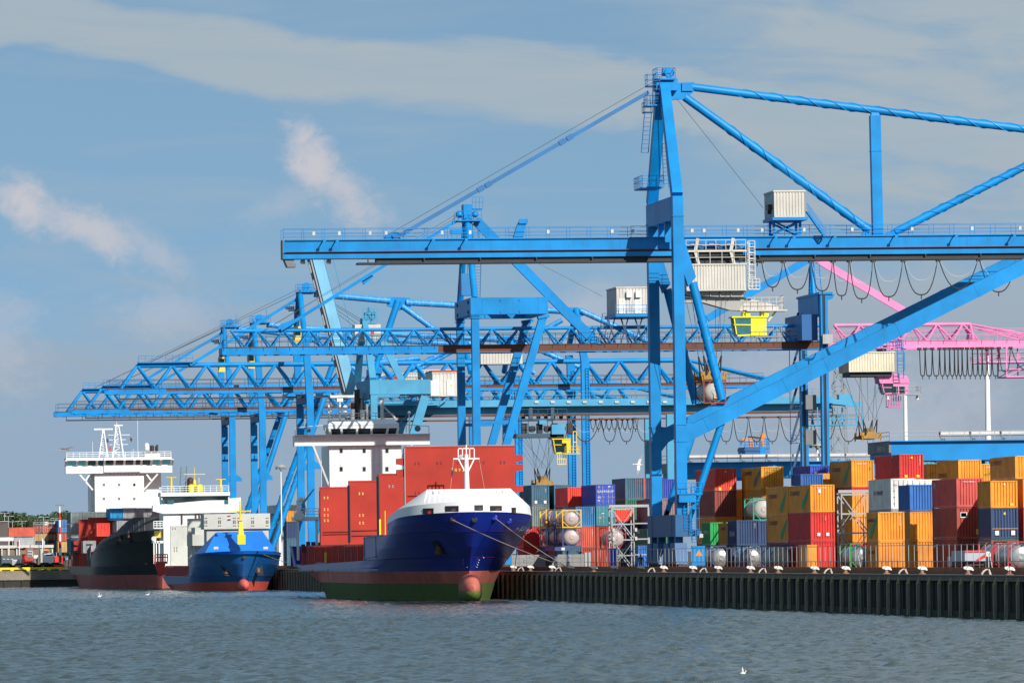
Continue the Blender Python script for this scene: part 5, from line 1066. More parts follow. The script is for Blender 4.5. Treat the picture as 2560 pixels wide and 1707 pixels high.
# mast cabin (pale yellow lift box)
c = Dc(742, 846); q = MB(); q.box(c.x-.75, c.x+.55, DYc-2.6, DYc-1.3, c.z-.9, c.z+1.9); lb = q.build('lift_cabin', PALEY, D); q = MB(); q.box(c.x-.6, c.x+.4, DYc-2.64, DYc-2.6, c.z+.5, c.z+1.6); q.build('window', GLASS, lb)
xp = Dc(1720, 901).x
truss(D, Dc(263, 978).x, Dc(1900, 960).x, DYc, zbt0, zbt1, ztp, Dc(343, 913).x, 5.72, 2.4, BLUE, RUST, r_top=.42, r_d=.26, hbot=.8, wbot=.6, xt1=xp, rust_from='top')
q = MB()
for s in (-1, 1): q.tube((xp, DYc, ztp), (xp+13, DYc+s*2.4, zbt1+.6), .28, n=10)
q.build('end_brace', BLUE, D)
q = MB(); q.box(Dc(263, 978).x+2, Dc(263, 978).x+55, DYc-3.6, DYc-3.3, zbt0-1.0, zbt0-.75)
for x in np.arange(Dc(263, 978).x+2, Dc(263, 978).x+55, 3): q.box(x, x+.12, DYc-3.5, DYc-3.35, zbt0-.8, zbt0-.05)
q.build('catwalk', DARK, D)
def dtube(a, b, r, turns=0, nm='stay_tube', f0=.2):
    pa, pb = Dc(*a), Dc(*b); q = MB(); q.tube(pa, pb, r, n=14)
    if turns: strake(q, pa.lerp(pb, f0), pb, r, turns)
    q.build(nm, PTB, D)
PTB = paint('peeling_blue', (.012, .25, .62), .45, .9, (.52, .55, .55), scale=.5)
dtube((785, 735), (975, 752), .52); dtube((1015, 756), (1410, 778), .52); dtube((1005, 765), (1142, 864), .48, 3, f0=.45)
N2 = Dc(1440, 776); dtube((1450, 776), (1640, 862), .48, 3, f0=.3); dtube((1405, 800), (1290, 862), .42, 2); dtube((1050, 895), (945, 905), .4)
dtube((1142, 866), (1020, 925), .42, 2)
q = MB(); q.ext([Dc(x, y) for x, y in ((970, 742), (1025, 744), (1028, 768), (1000, 776), (968, 764))], (0, .9, 0)); q.ext([Dc(x, y) for x, y in ((1405, 768), (1445, 768), (1465, 785), (1440, 800), (1405, 788))], (0, .9, 0)); build_split(q, 'gusset_plate', BLUE, D)
for px, s in ((1440, -1), (1400, 1)):
    q = MB(); Yl = DYn if s < 0 else DYf; xx = P(1455, 1000, Y=DYn).x; q.tube((N2.x, DYc, N2.z), (xx+.4, Yl+.7, Dn(1455, 860).z), .5, n=12); q.ext([(xx-.2, Yl, Dn(1455, 880).z), (xx+.9, Yl, Dn(1455, 880).z), (xx+1.3, Yl, Dn(1455, 905).z), (xx+1.3, Yl, GZ), (xx, Yl, GZ), (xx, Yl, Dn(1455, 905).z)], (0, 1.4, 0)); q.ladder((xx+.9, Yl-.15, GZ+4), (xx+.9, Yl-.15, Dn(1455, 920).z), (1, 0, 0), .5, .45, .05); q.build('landside_leg', BLUE, D)
for dy in (-.6, .6): bar((745, 746), (475, 912), .5, .25, 'forestay', BLUE, D, DYc, (dy,))
ropes([(P(748, 722+k*9, Y=DYc+d), P(372, 907, Y=DYc+d)) for k, d in ((0, -.6), (1, .6))], D, name='boom_rope', r=.045)
q = MB(); c = Dc(345, 905); q.box(c.x, c.x+9, DYc-1, DYc+1, c.z-.2, c.z); q.rail((c.x, DYc-1, c.z), (c.x+9, DYc-1, c.z), 1.0, 1.2, .04); q.build('boom_platform', BLUE, D)
# trolley house rests on the truss of this crane type
q = MB(); 
h = ribbed_house(Dc(835, 880).x+24, Dc(835, 880).x+31, DYc-3, DYc+3, ztp-.3, ztp+2.6, D, GREYW, pitch=.5)
q = MB(); q.box(Dc(835, 880).x+25, Dc(835, 880).x+28, DYc-3.1, DYc-3.02, ztp+1.4, ztp+2.3); q.build('red_panel', REDP, h)
for i, (px, sc, lab) in enumerate(((649, .955, 'blue tubular truss crane, middle of the three with round masts behind the ships'), (574, .985, 'farthest blue tubular truss crane, its boom tip reaching furthest left'))):
    y = P(px, 1080, X=LX).y; c = copy_tree(D, (LX+.5, DYc+(y-DYn), GZ), label=lab, scale=(1.0 if i == 0 else .985, 1, sc))
# ------------------------------------------------------------------ the pale blue crane with its boom raised
EY = P(927, 1000, X=LX).y; EYf = P(912-24, 1000, X=LX).y; EYc = (EY+EYf)/2
En = lambda x, y: P(x, y, Y=EY); Ec = lambda x, y: P(x, y, Y=EYc)
E_ = thing('gantry_crane', 'pale blue box girder crane with its boom folded up steeply behind the white bridge', 'crane', (LX+.5, EYc, GZ), 'quay cranes')
zc0, zc1 = En(1000, 985).z, En(1000, 949).z; xq = En(1077, 965).x
for Yl in (EY, EYf):
    q = MB(); q.box(LX, LX+1.0, Yl, Yl+1.3, GZ+.5, zc0); q.build('leg', LBLUE, E_)
    q = MB(); a, b_ = En(1064, 990), En(945, 1385); q.beam((a.x, Yl+.6, a.z), (b_.x, Yl+.6, b_.z), 1.2, 1.3, side=(0, 1, 0)); q.build('raking_leg', LBLUE, E_)
    q = MB(); q.box(LX-.1, xq, Yl-.1, Yl+1.4, zc0, zc1); 
    for px in (950, 1052): c = En(px, 965).x; q.box(c, c+.08, Yl-.13, Yl-.1, zc0, zc1)
    q.build('portal_box', LBLUE, E_)
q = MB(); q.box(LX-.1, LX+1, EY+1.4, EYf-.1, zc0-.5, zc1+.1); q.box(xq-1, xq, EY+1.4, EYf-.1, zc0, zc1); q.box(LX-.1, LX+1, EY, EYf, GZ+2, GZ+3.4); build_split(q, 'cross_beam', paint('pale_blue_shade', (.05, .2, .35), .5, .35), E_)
zh_ = Ec(925, 800).z
for s in (-1, 1): q = MB(); q.beam((LX+.4, (EY if s < 0 else EYf)+.6, zc1), (LX+.3, EYc+s*1.0, zh_), 1.0, 1.0, side=(1, 0, 0), w1=.8, h1=.8); q.build('mast_leg', LBLUE, E_)
q = MB(); a = Ec(905, 808); b_ = Ec(940, 808); q.box(a.x, b_.x, EYc-1.8, EYc+1.8, a.z-.15, a.z); q.rail((a.x, EYc-1.8, a.z), (b_.x, EYc-1.8, a.z), 2.1, .5, .04, rows=(1, .75, .5, .25)); q.box(a.x+.4, b_.x-.6, EYc-1, EYc+1, a.z, a.z+1.6)
for k in range(4): q.lathe((a.x+.5+k*.5, EYc-1.2, a.z+.9+(k % 2)*.5), [(.01, 0), (.45, 0), (.45, .4), (.01, .4)], 12, axis='Y')
q.tube((a.x+1.2, EYc, a.z+1.6), (a.x+1.2, EYc, a.z+2.4), .3, n=8); q.build('mast_head', LBLUE, E_)
c = Ec(922, 840); q = MB(); q.box(c.x-2.3, c.x+1.6, EYc-2, EYc+2, c.z-.9, c.z+1.7); hb = q.build('winch_house', GREYW, E_); q = MB(); q.box(c.x+.1, c.x+.6, EYc-2.1, EYc-2.02, c.z+.2, c.z+1.0); q.build('red_panel', REDP, hb)
q = MB(); q.box(c.x-2.6, c.x+1.8, EYc-2.4, EYc+2, c.z-1.1, c.z-.95); q.rail((c.x-2.6, EYc-2.4, c.z-.95), (c.x+1.8, EYc-2.4, c.z-.95), 1.2, .6, .04); q.build('platform', LBLUE, E_)
# raised boom: underside towards the water
pv = P(880, 995, Y=EYc); tp = P(783, 620, Y=EYc); d = (tp-pv).normalized()
q = MB()
for s in (-1, 1): q.beam(pv+Vector((0, s*2.0, 0)), tp+Vector((0, s*2.0, 0)), 1.0, 1.55, side=(0, 1, 0))
for f in np.linspace(.05, .98, 9): c = pv.lerp(tp, f); q.cbox(c, (.6, 4, .6))
q.build('raised_boom', paint('boom_pale_blue', (.16, .42, .62), .5, .25), E_)
n_ = Vector((-d.z, 0, d.x))
q = MB()
for s in (-1, 1): q.beam(pv+n_*.95+Vector((0, s*2.0, 0)), tp+n_*.95+Vector((0, s*2.0, 0)), .5, .35, side=(0, 1, 0))
q.build('boom_rail', paint('boom_rail_grey', (.30, .31, .32), .6, .3), E_)
q = MB(); o = -n_*1.6+Vector((0, -2.3, 0)); q.ladder(pv+o+d*6, tp+o, -n_, 1.3, 1.9, .05); q.build('boom_walkway', LBLUE, E_)
ropes([(P(838, 760+4*k, Y=EYc+d2), P(905, 800+6*k, Y=EYc+d2)) for k, d2 in ((0, -1), (1, 1), (3, -1), (5, 1))], E_, name='boom_rope', r=.05)
bar((955, 850), (1004, 950), 1.0, .7, 'backstay', LBLUE, E_, EYc)
# girder
z1, z0 = Ec(1250, 999).z, Ec(1250, 1040).z; zmid = Ec(1250, 1016).z; zmid2 = Ec(1250, 1022).z; gx0, gx1 = Ec(905, 1020).x, Ec(2075, 1010).x
q = MB(); q.box(gx0, gx1, EYc-2.4, EYc+2.4, zmid, z1-.2); q.box(gx0, gx1, EYc-1.3, EYc+1.3, z0, zmid); q.box(gx0, gx1, EYc-2.9, EYc-2.4, zmid-.1, z1-.1); q.build('girder', LBLUE, E_)
q = MB(); q.box(gx0, gx1, EYc-1.5, EYc-1.3, z0-.1, z0+.25); q.box(gx0, gx1, EYc-1.0, EYc+1, z0-.7, z0-.5); q.build('trolley_rail', RUST, E_)
q = MB(); q.rail((gx0, EYc-2.8, z1-.1), (gx1, EYc-2.8, z1-.1), 1.2, 1.6, .035); q.build('railing', LBLUE, E_)
for px in np.arange(1335, 1700, 40): c = Ec(px, 1005); q = MB(); q.box(c.x-.3, c.x+.3, EYc-3.1, EYc-2.9, c.z-.2, c.z+.1); q.build('lamp_box', GREYW, E_)
q = MB(); a, b_ = Ec(2075, 1018), Ec(2148, 1018); zlo = Ec(2100, 1062).z
for y in (EYc-2.4, EYc+2.4):
    q.ext([(a.x-2, y, z1-.2), (b_.x, y, a.z+.7), (b_.x, y, a.z), (a.x-2, y, zmid)], (0, .2, 0))
    for px in (2012, 2037, 2060, 2088, 2112, 2148): x = Ec(px, 1040).x; q.beam((x, y, a.z), (x, y, zlo), .16, .16)
    q.box(Ec(2012, 1060).x, b_.x, y-.1, y+.1, zlo-.1, zlo+.08); q.rail((Ec(2012, 1060).x, y, zlo), (b_.x, y, zlo), 1.6, 1.6, .035)
q.box(Ec(2095, 1000).x, Ec(2130, 1000).x, EYc-1, EYc+1, a.z+.9, a.z+1.9); q.build('end_frame', LBLUE, E_)
for Yl in (EY, EYf): q = MB(); x = P(1668, 1100, Y=EY).x; q.box(x, x+1, Yl, Yl+1.2, GZ, z0-.2); q.build('landside_leg', LBLUE, E_)
nx = [1400+k*16 for k in range(3)]+[1445+22*k for k in range(9)]+[1650, 1690, 1740, 1780, 1828, 1868, 1908, 1946, 1990, 2030, 2075, 2150]
by_ = [1105 if i < 2 else (1102 if k_ < 1640 else 1102) for i, k_ in enumerate(nx[:-1])]
nx = [1376, 1420, 1500, 1541, 1584, 1640, 1690, 1750, 1793, 1830, 1868, 1907, 1946, 2003, 2026, 2090, 2145]
loops([Ec(x, 1045).x for x in nx], [Ec(x, 1104).z for x in nx[:-1]], EYc-1.2, [z0-.6]*len(nx), E_, r=.06)
nx = [1478+k*13.3 for k in range(10)]; loops([Ec(x, 1045).x for x in nx], [Ec(x, 1072).z for x in nx[:-1]], EYc+1.0, [z0-.6]*10, E_, r=.05, second=False)
xa, xb = Ec(1076, 965).x, Ec(1141, 965).x; hz0, hz1 = Ec(1100, 990).z, Ec(1100, 934).z
h = ribbed_house(xa, xb, EYc-3, EYc+6, hz0, hz1, E_, paint('house_cream', (.62, .60, .55), .55, .35), 'electrical_house', pitch=.55); q = MB(); q.box(xa-.1, xb+.1, EYc-3.1, EYc+6.1, hz1+.16, hz1+.4); q.build('red_eaves', paint('eaves_red', (.4, .05, .03), .6, .3), h)
q = MB()
for px in (1086, 1127): c = P(px, 972, Y=EYc-3); q.box(c.x-.55, c.x+.55, EYc-3.07, EYc-2.98, hz0, hz0+2.3)
q.build('door', WHITE, h)
q = MB(); c = P(1128, 963, Y=EYc-3); q.box(c.x-.16, c.x+.16, EYc-3.11, EYc-3.08, c.z-.16, c.z+.16); q.build('warning_sign', YELLOW, h)
q = MB(); a, b_ = Ec(918, 1013), Ec(1090, 1013); q.box(a.x, b_.x, EYc-4.6, EYc-3, a.z-.2, a.z); q.rail((a.x, EYc-4.6, a.z), (b_.x, EYc-4.6, a.z), 1.2, 1.2, .05); s0, s1 = P(1058, 1016, Y=EYc-4), P(1000, 1075, Y=EYc-4)
for y in (-4.4, -3.5): q.beam((s0.x, EYc+y, s0.z), (s1.x, EYc+y, s1.z), .1, .25); q.beam((s0.x, EYc+y, s0.z+1.1), (s1.x, EYc+y, s1.z+1.1), .06, .08)
for i in range(16): c = s0.lerp(s1, i/15); q.box(c.x-.15, c.x+.15, EYc-4.4, EYc-3.5, c.z-.03, c.z+.02)
q.beam((Ec(1090, 1010).x, EYc-4.5, Ec(1090, 1010).z), (Ec(1118, 990).x, EYc-4.5, Ec(1118, 990).z), .5, .1); q.build('access_stair', LBLUE, E_)
q = MB(); q.box(Ec(907, 1000).x, Ec(925, 1000).x, EYc-3.4, EYc-3, hz0-2.4, hz0-2); q.build('lamp_box', PALEY, E_)
T = thing('crane_trolley', 'dark grey open trolley with a yellow driver cab under the pale blue girder', 'crane trolley', (Ec(1350, 1060).x, EYc, z0), 'crane trolleys with driver cabs')
xa, xb = Ec(1292, 1060).x, Ec(1412, 1060).x; zt, zb_ = Ec(1350, 1050).z, Ec(1350, 1084).z; ya = EYc-2.6
q = MB(); q.box(xa-.4, xb-1.6, ya, EYc+2.6, zb_-.6, zb_); q.box(xa-.4, xb-1.6, ya, EYc+2.6, zt-.1, zt+.08); q.rail((xa, ya, zb_), (xb-3, ya, zb_), 2.2, 1.4, .05, rows=(1, .5)); q.rail((xa, ya, zt), (xb, ya, zt), 1.6, 1.4, .05)
for px in (1322, 1376): c = Ec(px, 1040); q.box(c.x-.25, c.x+.25, ya, ya+.3, zt, z0+1.6)
build_split(q, 'trolley_frame', paint('trolley_dark_blue', (.03, .08, .13), .6, .4), T)
q = MB()
for k in range(7):
    c = xa+1+k*1.15
    if k % 2: q.lathe((c, ya+.8, zb_+.7), [(.01, 0), (.5, 0), (.5, 1.2), (.01, 1.2)], 12, axis='Y')
    else: q.cbox((c, ya+1.5, zb_+.8), (.8, 1.4, 1.5))
    q.cbox((c, EYc, zt+.7), (.5, 1, .9+.3*(k % 3)))
q.build('winch', DARK, T)
for a, b_ in (((1348, 1050), (1366, 1060)), ((1379, 1061), (1412, 1085))):
    u, v = P(*a, Y=ya-.4), P(*b_, Y=ya-.4); q = MB(); q.box(u.x, v.x, ya-.5, ya+1.2, v.z, u.z); q.build('cabinet', LBLUE, T)
z0c, z1c = P(1410, 1132, Y=ya).z, P(1410, 1098, Y=ya).z
cb = cabin(P(1384, 1110, Y=ya).x, P(1427, 1110, Y=ya).x, ya, ya+2.4, z0c, z1c, T, YELLOW, GLASS, .5, name='cab', plat=1.3)
q = MB(); c = P(1411, 1119, Y=ya-.1); q.box(c.x-.35, c.x+.35, ya-.04, ya, c.z-.75, c.z+.7); q.build('window', GLASS, cb)
q = MB(); c = P(1408, 1146, Y=ya); q.rail((c.x-.9, ya, c.z-.9), (c.x+.4, ya, c.z-.9), 1.7, .3, .06, rows=(1, .5, .02)); q.box(c.x-.9, c.x+.4, ya, ya+1, c.z-.95, c.z-.85); q.rail((P(1432, 1110, Y=ya).x, ya-.6, z0c), (P(1440, 1110, Y=ya).x, ya-.6, z0c), 3.2, .8, .07, rows=(1, .5)); q.build('access_cage', YELLOW, cb)
q = MB(); q.box(P(1376, 1090, Y=ya).x, P(1410, 1090, Y=ya).x, ya, ya+2.4, z1c+.14, zb_-.1); q.build('cab_hanger', DARK, T)
c = P(1356, 1209, Y=EYc); spreader(c.x, EYc, c.z-.3, 'dark spreader lowered onto the left yard containers on many thin ropes', mat=DIRTYO)
hr = ropes([((c.x+a, EYc+dd, zb_-.5), (c.x+e, EYc+d2, c.z+2.3)) for a, dd, e, d2 in ((-3.8, -1.8, -1, -1.8), (-3.0, 1.8, 1, 1.8), (-2.2, -1.8, -.9, -1.8), (-1.4, 1.8, -.9, 1.8), (-.8, -1.8, 1, -1.8), (0, 1.8, -.9, 1.8), (.8, -1.8, .9, -1.8), (1.4, 1.8, 1, 1.8), (2.0, -1.8, -.9, -1.8), (2.7, 1.8, 1, 1.8), (-2.6, 0, .2, 0), (3.1, 0, .9, 0), (-4.4, 0, -1.2, 0), (1.0, 0, -.2, 0))], None, r=.03, org=(c.x, EYc, zb_)); tag(hr, 'fan of thin hoist ropes below the dark trolley with the yellow cab', 'hoist ropes', 'hoist ropes of the cranes')
# ------------------------------------------------------------------ ships
def hull(cx, rows, mats, parent, name='hull', n=18, m=6, flip=False):
    """rows bottom to top: dict(z, bow, le, hb, stern, p, za=z at the aft end, mi=material of the strip above, run=stern taper)"""
    def pts(r):
        out = []
        le, hb, bow, st = r['le'], r['hb'], r['bow'], r['stern']
        for k in range(n+1):
            u = (k/n)**1.7; yy = le*u; out.append([hb*(1-(1-u)**r.get('p', 2.0))**r.get('q', .62), bow+yy])
        y1 = bow+le
        if st-y1 < .3 or r.get('clip'): pass
        else:
            for k in range(1, m+1):
                t = k/m; y = y1+(st-y1)*t; f = 1-r.get('run', 0)*max(0, (t-.8)/.2)**2; out.append([hb*f, y])
        if r.get('clip'):
            out = [o_ for o_ in out if o_[1] <= st+.01]
        if r.get('zf'): return [(b_, y, float(np.interp(y, *r['zf']))) for b_, y in out]
        za = r.get('za', r['z']); 
        return [(b_, y, r['z']+(za-r['z'])*(y-bow)/max(.1, st-bow)) for b_, y in out]
    R_ = [pts(r) for r in rows]; k = min(len(a) for a in R_)
    q = MB()
    for i in range(len(R_)-1):
        a, b_ = R_[i], R_[i+1]; kk = min(len(a), len(b_))
        for s in (-1, 1):
            vs = [(cx+s*p[0], p[1], p[2]) for p in a[:kk]]+[(cx+s*p[0], p[1], p[2]) for p in b_[:kk]]
            fs = [(j, j+1, kk+j+1, kk+j) if s > 0 else (j+1, j, kk+j, kk+j+1) for j in range(kk-1)]
            q.add(vs, fs, rows[i].get('mi', 0), True)
        if kk == len(a) == len(b_):                     # transom
            q.add([(cx-a[-1][0], a[-1][1], a[-1][2]), (cx+a[-1][0], a[-1][1], a[-1][2]), (cx+b_[-1][0], b_[-1][1], b_[-1][2]), (cx-b_[-1][0], b_[-1][1], b_[-1][2])], [(0, 1, 2, 3)], rows[i].get('mi', 0))
    o = q.build(name, mats, parent); return o, R_
def deck(cx, ring, mat, parent, name='deck', dz=-.05):
    q = MB(); k = len(ring); vs = [(cx-p[0], p[1], p[2]+dz) for p in ring]+[(cx+p[0], p[1], p[2]+dz) for p in ring]
    q.add(vs, [(j, j+1, k+j+1, k+j) for j in range(k-1)]); return q.build(name, mat, parent)
def on_hull(R_, cx, side, px, z):
    """point of the hull skin at height z seen at photo column px"""
    best = None
    for i in range(len(R_)-1):
        a, b_ = R_[i], R_[i+1]
        for j in range(min(len(a), len(b_))-1):
            if not (a[j][2] <= z <= b_[j][2]): continue
            t = (z-a[j][2])/max(1e-6, b_[j][2]-a[j][2]); bb = a[j][0]+(b_[j][0]-a[j][0])*t; y = a[j][1]+(b_[j][1]-a[j][1])*t
            v = Vector((cx+side*bb, y, z)); d = v-CAMP; x = 1280+FPX*d.dot(c_r)/d.dot(c_f)
            if best is None or abs(x-px) < best[0]: best = (abs(x-px), v)
    return best[1]
def hatch_panel(x0, x1, y, z0, z1, mat, parent, th=.9, fit=((.25, .8), (.75, .8), (.25, .3), (.75, .3)), fm=None, name='hatch_cover', bars=True, arms=()):
    q = MB(); q.box(x0, x1, y, y+th, z0, z1); q.box(x0, x1, y-.05, y, z1-.18, z1); h = q.build(name, mat, parent)
    q = MB(); w, hh = x1-x0, z1-z0
    for fx, fz in fit:
        for dx in (-.32, .12):
            for dz in (-.12, .0): q.box(x0+w*fx+dx, x0+w*fx+dx+.16, y-.04, y-.005, z0+hh*fz+dz*1.6, z0+hh*fz+dz*1.6+.12)
    if fit: q.build('socket', fm or DARK, h)
    if bars:
        q = MB()
        for f in bars if isinstance(bars, (list, tuple)) else (.22, .16): q.beam((x0+.3, y-.15, z0+hh*f), (x1-.3, y-.15, z0+hh*f+.15), .07, .09); 
        q.build('lashing_bar', paint('lashing_rust', (.12, .045, .035), .7, .5), h)
    if arms:
        q = MB()
        for f, s in arms: xa = x0 if s < 0 else x1; q.ext([(xa, y+.1, z0+hh*f), (xa+s*1.0, y+.1, z0+hh*f-.1), (xa+s*1.0, y+.1, z0+hh*f-.75), (xa, y+.1, z0+hh*f-.95)], (0, .6, 0))
        build_split(q, 'hinge_arm', mat, h)
    return h
def coaming(x, s, y0, y1, z0, z1, mat, parent, dk):
    q = MB(); xa, xb = min(x, x-s*.3), max(x, x-s*.3); q.box(xa, xb, y0, y1, z0, z1); q.box(xa-.25, xb+.25, y0, y1, z1-.15, z1); 
    o = q.build('hatch_coaming', mat, parent); q = MB(); y = y0+.6; k = 0
    while y < y1:
        w = .18 if k % 3 else .45
        q.box(min(x, x+s*.45), max(x, x+s*.45), y, y+w, z0, z1-.15-(k % 2)*.25, k % 2); y += (.9, 1.6, .7, 2.2)[k % 4]; k += 1
    build_split(q, 'coaming_stay', [mat, dk], o); return o
RED1 = paint('hatch_red', (.40, .030, .018), .6, .35, (.24, .035, .022), scale=.3, fine=.14, spec=.3); RDK = paint('coaming_dark', (.10, .045, .045), .7, .5); REDB = paint('coaming_red', (.60, .05, .03), .55, .45, (.2, .04, .03))
NAVY = paint('hull_royal_blue', (.008, .028, .30), .35, .2, (.02, .04, .16), scale=.25); NAVYS = NAVY
ANTI = paint('antifouling_red', (.52, .13, .09), .65, .75, (.26, .14, .12), scale=.4, fine=.25); SLIME = paint('green_slime', (.075, .12, .016), .8, .6, (.035, .06, .012), scale=.5)
# --- ship in front
S1 = thing('cargo_ship', 'royal blue cargo ship with white bow shield and upright red hatch covers, nearest', 'ship', (96.3, 870, 0), 'moored cargo ships')
cx = 96.3
SL = [dict(z=-1.5, bow=813.5, le=48, hb=7.3, stern=915, p=1.55, q=.9, mi=1, run=.25), dict(z=2.1, bow=812.8, le=44, hb=7.9, stern=921, p=1.6, q=.88, mi=0, run=.1), dict(z=3.55, bow=812, le=40, hb=8, stern=930, p=1.7, q=.85, mi=2),
      dict(z=4.1, bow=811.6, le=37, hb=8, stern=944, p=1.75, q=.82, za=4.1, mi=2), dict(z=5.2, bow=810.6, le=32, hb=8, stern=948, p=1.9, q=.76, za=4.25, mi=2)]
h1, R1 = hull(cx, SL, [ANTI, SLIME, NAVY], S1)
FO = [dict(z=5.2, bow=810.6, le=32, hb=8, stern=854, p=1.9, q=.76, za=4.95), dict(z=6.4, bow=809.2, le=25, hb=8.02, stern=854, p=2.05, q=.70, za=6.3), dict(z=8.2, bow=807.6, le=17, hb=8.05, stern=854, p=2.3, q=.6, za=7.7)]
h2, R2 = hull(cx, FO, [NAVY], S1, 'forecastle_side')
TO = [dict(z=8.2, bow=807.6, le=17, hb=8.05, stern=827, p=2.3, q=.6, za=7.95), dict(z=9.4, bow=806.7, le=14, hb=8.05, stern=827, p=2.4, q=.56, za=8.7), dict(z=10.45, bow=806, le=13, hb=8.05, stern=827, p=2.5, q=.52, za=9.25)]
h3, R3 = hull(cx, TO, [NAVY], S1, 'bow_plating')
WB = [dict(z=10.45, bow=806, le=13, hb=8.05, stern=827, p=2.5, q=.52, za=9.25), dict(z=11.65, bow=806, le=13, hb=7.9, stern=826, p=2.5, q=.52, za=10.2)]
h4, R4 = hull(cx, WB, [WHITE], S1, 'bow_shield')
q = MB(); ring = R4[1]; kk = len(ring); TLx, ty, tz = 4.95, 811.5, 13.15
for s in (-1, 1):
    top = []
    for p in ring: f = min(1, p[0]/5.4); top.append((cx+s*TLx*f, ty+.0, tz))
    vs = [(cx+s*p[0], p[1], p[2]) for p in ring]+top
    q.add(vs, [(j, j+1, kk+j+1, kk+j) if s > 0 else (j+1, j, kk+j, kk+j+1) for j in range(kk-1)])
q.box(cx-TLx, cx+TLx, ty, ty+.12, tz-2.5, tz+.02)
for i in range(13): x = cx-4.3+i*.68; q.add([(x, ty-.02, tz), (x, ty-1.3, tz-.38), (x, ty-.02, tz-.9), (x+.05, ty-.02, tz), (x+.05, ty-1.3, tz-.38), (x+.05, ty-.02, tz-.9)], [(0, 1, 2), (5, 4, 3), (0, 3, 4, 1)])
q.build('shield_roof', WHITE, h4)
for px0, px1, py0, py1 in ((1064, 1082, 1270, 1284), (1120, 1141, 1264, 1278), (1177, 1200, 1262, 1275), (1232, 1249, 1263.5, 1276), (1275, 1285, 1268, 1282)):
    pm = (px0+px1)/2; sd_ = -1 if pm < 1179 else 1; a = on_hull(R4, cx, sd_, px0, 10.95); b_ = on_hull(R4, cx, sd_, px1, 10.95)
    if px0 < 1179 < px1: a = on_hull(R4, cx, -1, px0, 10.95); b_ = on_hull(R4, cx, 1, px1, 10.95)
    d = (b_-a); 
    zt, zb_ = P(pm, py0, Y=a.y).z, P(pm, py1, Y=a.y).z; nrm_ = Vector((d.y, -d.x, 0)).normalized(); 
    if nrm_.y > 0: nrm_ = -nrm_
    q = MB(); o = nrm_*.09; a2 = Vector((a.x, a.y, zb_))+o; b2 = Vector((b_.x, b_.y, zb_))+o; q.ext([a2, b2, b2+UP*(zt-zb_), a2+UP*(zt-zb_)], -nrm_*.3); mr = q.build('mooring_opening', BLACK, h4)
    q = MB(); c = a2.lerp(b2, .62)+o*.2; e = d*.16; q.ext([c-e, c+e, c+e+UP*(zt-zb_)*.55, c-e+UP*(zt-zb_)*.45], -nrm_*.05); q.build('red_winch', REDB if px0 < 1100 else RDK, mr)
deck(cx, R2[-1], REDB, S1); deck(cx, R1[-1], REDB, S1); 
q = MB(); q.box(cx-8.0, cx+8, 854, 854.1, 4.9, 7.7); q.build('forecastle_bulkhead', NAVY, S1)
# bulb, rubbing strakes, anchors, marks
q = MB(); q.ball((cx, 811.5, 1.55), (1.3, 4.0, 1.7), 20, 14, 0); q.ball((cx, 811.5, .9), (1.33, 4.05, 1.2), 20, 14, 1); q.build('bulbous_bow', [ANTI, SLIME], h1)
q = MB()
RUB = paint('rubbing_strake', (.17, .23, .40), .5, .3)
for y0, y1, z in ((838, 868, 3.72), (869, 898, 3.72), (900, 914, 3.6), (921, 940, 3.55)): q.box(cx-8.12, cx-7.9, y0, y1, z, z+.16)
for y0, y1, z, z2 in ((832, 854, 7.95, 7.72), (840, 854, 5.4, 5.2), (902, 915, 4.62, 4.6), (935, 947, 4.38, 4.36)): q.beam((cx-8.1, y0, z), (cx-8.1, y1, z2), .16, .12, side=(1, 0, 0))
q.box(cx-8.1, cx-8.0, 840, 840.35, 5.2, 7.8); q.box(cx-8.1, cx-8.0, 853.6, 854.1, 4.9, 7.75)
q.build('rubbing_strake', RUB, h1)
for sd_, pts_ in ((-1, ((1078, 1355), (1103, 1353), (1113, 1385), (1100, 1382))), (1, ((1245, 1352), (1260, 1353), (1243, 1370), (1233, 1370)))):
    q = MB(); vs = []
    for px, py in pts_:
        z = P(px, py, Y=812).z; v = on_hull(R1+R2[1:], cx, sd_, px, z); vs.append(v+Vector((sd_*.06, -.12, 0)))
    q.ext(vs, Vector((-sd_*.3, .3, 0))); ap = q.build('anchor_pocket', BLACK, h1)
    q = MB(); c = sum(vs, Vector())/4+Vector((sd_*.1, -.15, -.1)); q.cbox(c, (.5, .2, .9)); q.ball(c-UP*.45, (.45, .25, .3), 8, 6); q.build('anchor', paint('anchor_grime', (.13, .07, .04), .8, .6), ap)
for px, z, sd_ in ((1133, 9.6, -1), (1187, 9.55, 1), (1232, 9.75, 1), (1268, 9.35, 1)):
    v = on_hull(R3, cx, sd_, px, z)+Vector((sd_*.03, -.08, 0)); q = MB(); q.lathe(v, [(.01, .02), (.2, .02), (.2, -.05), (.34, -.02), (.36, .15)], 14, axis='Y'); q.build('fairlead', NAVY if px > 1200 else BLACK, h3)
nm_ = 'DANA HOLLANDIA'
for i, ch in enumerate(nm_):
    if ch == ' ': continue
    px = 1277+34*(i/(len(nm_)-1))**.93; v = on_hull(R3, cx, 1, px, 9.15-.28*i/13); w_ = on_hull(R3, cx, 1, px+3.5, 9.15-.28*i/13); v0 = on_hull(R2, cx, 1, px, 8.0-.28*i/13)
    xd = (w_-v); xd.z = 0; xd.normalize(); n_ = Vector((xd.y, -xd.x, 0)); put_text(ch, 1.5, WTX, Vector((v0.x, v0.y, 8.0-.28*i/13))+n_*.12, xd, (v-v0).normalized(), h3)
q = MB()
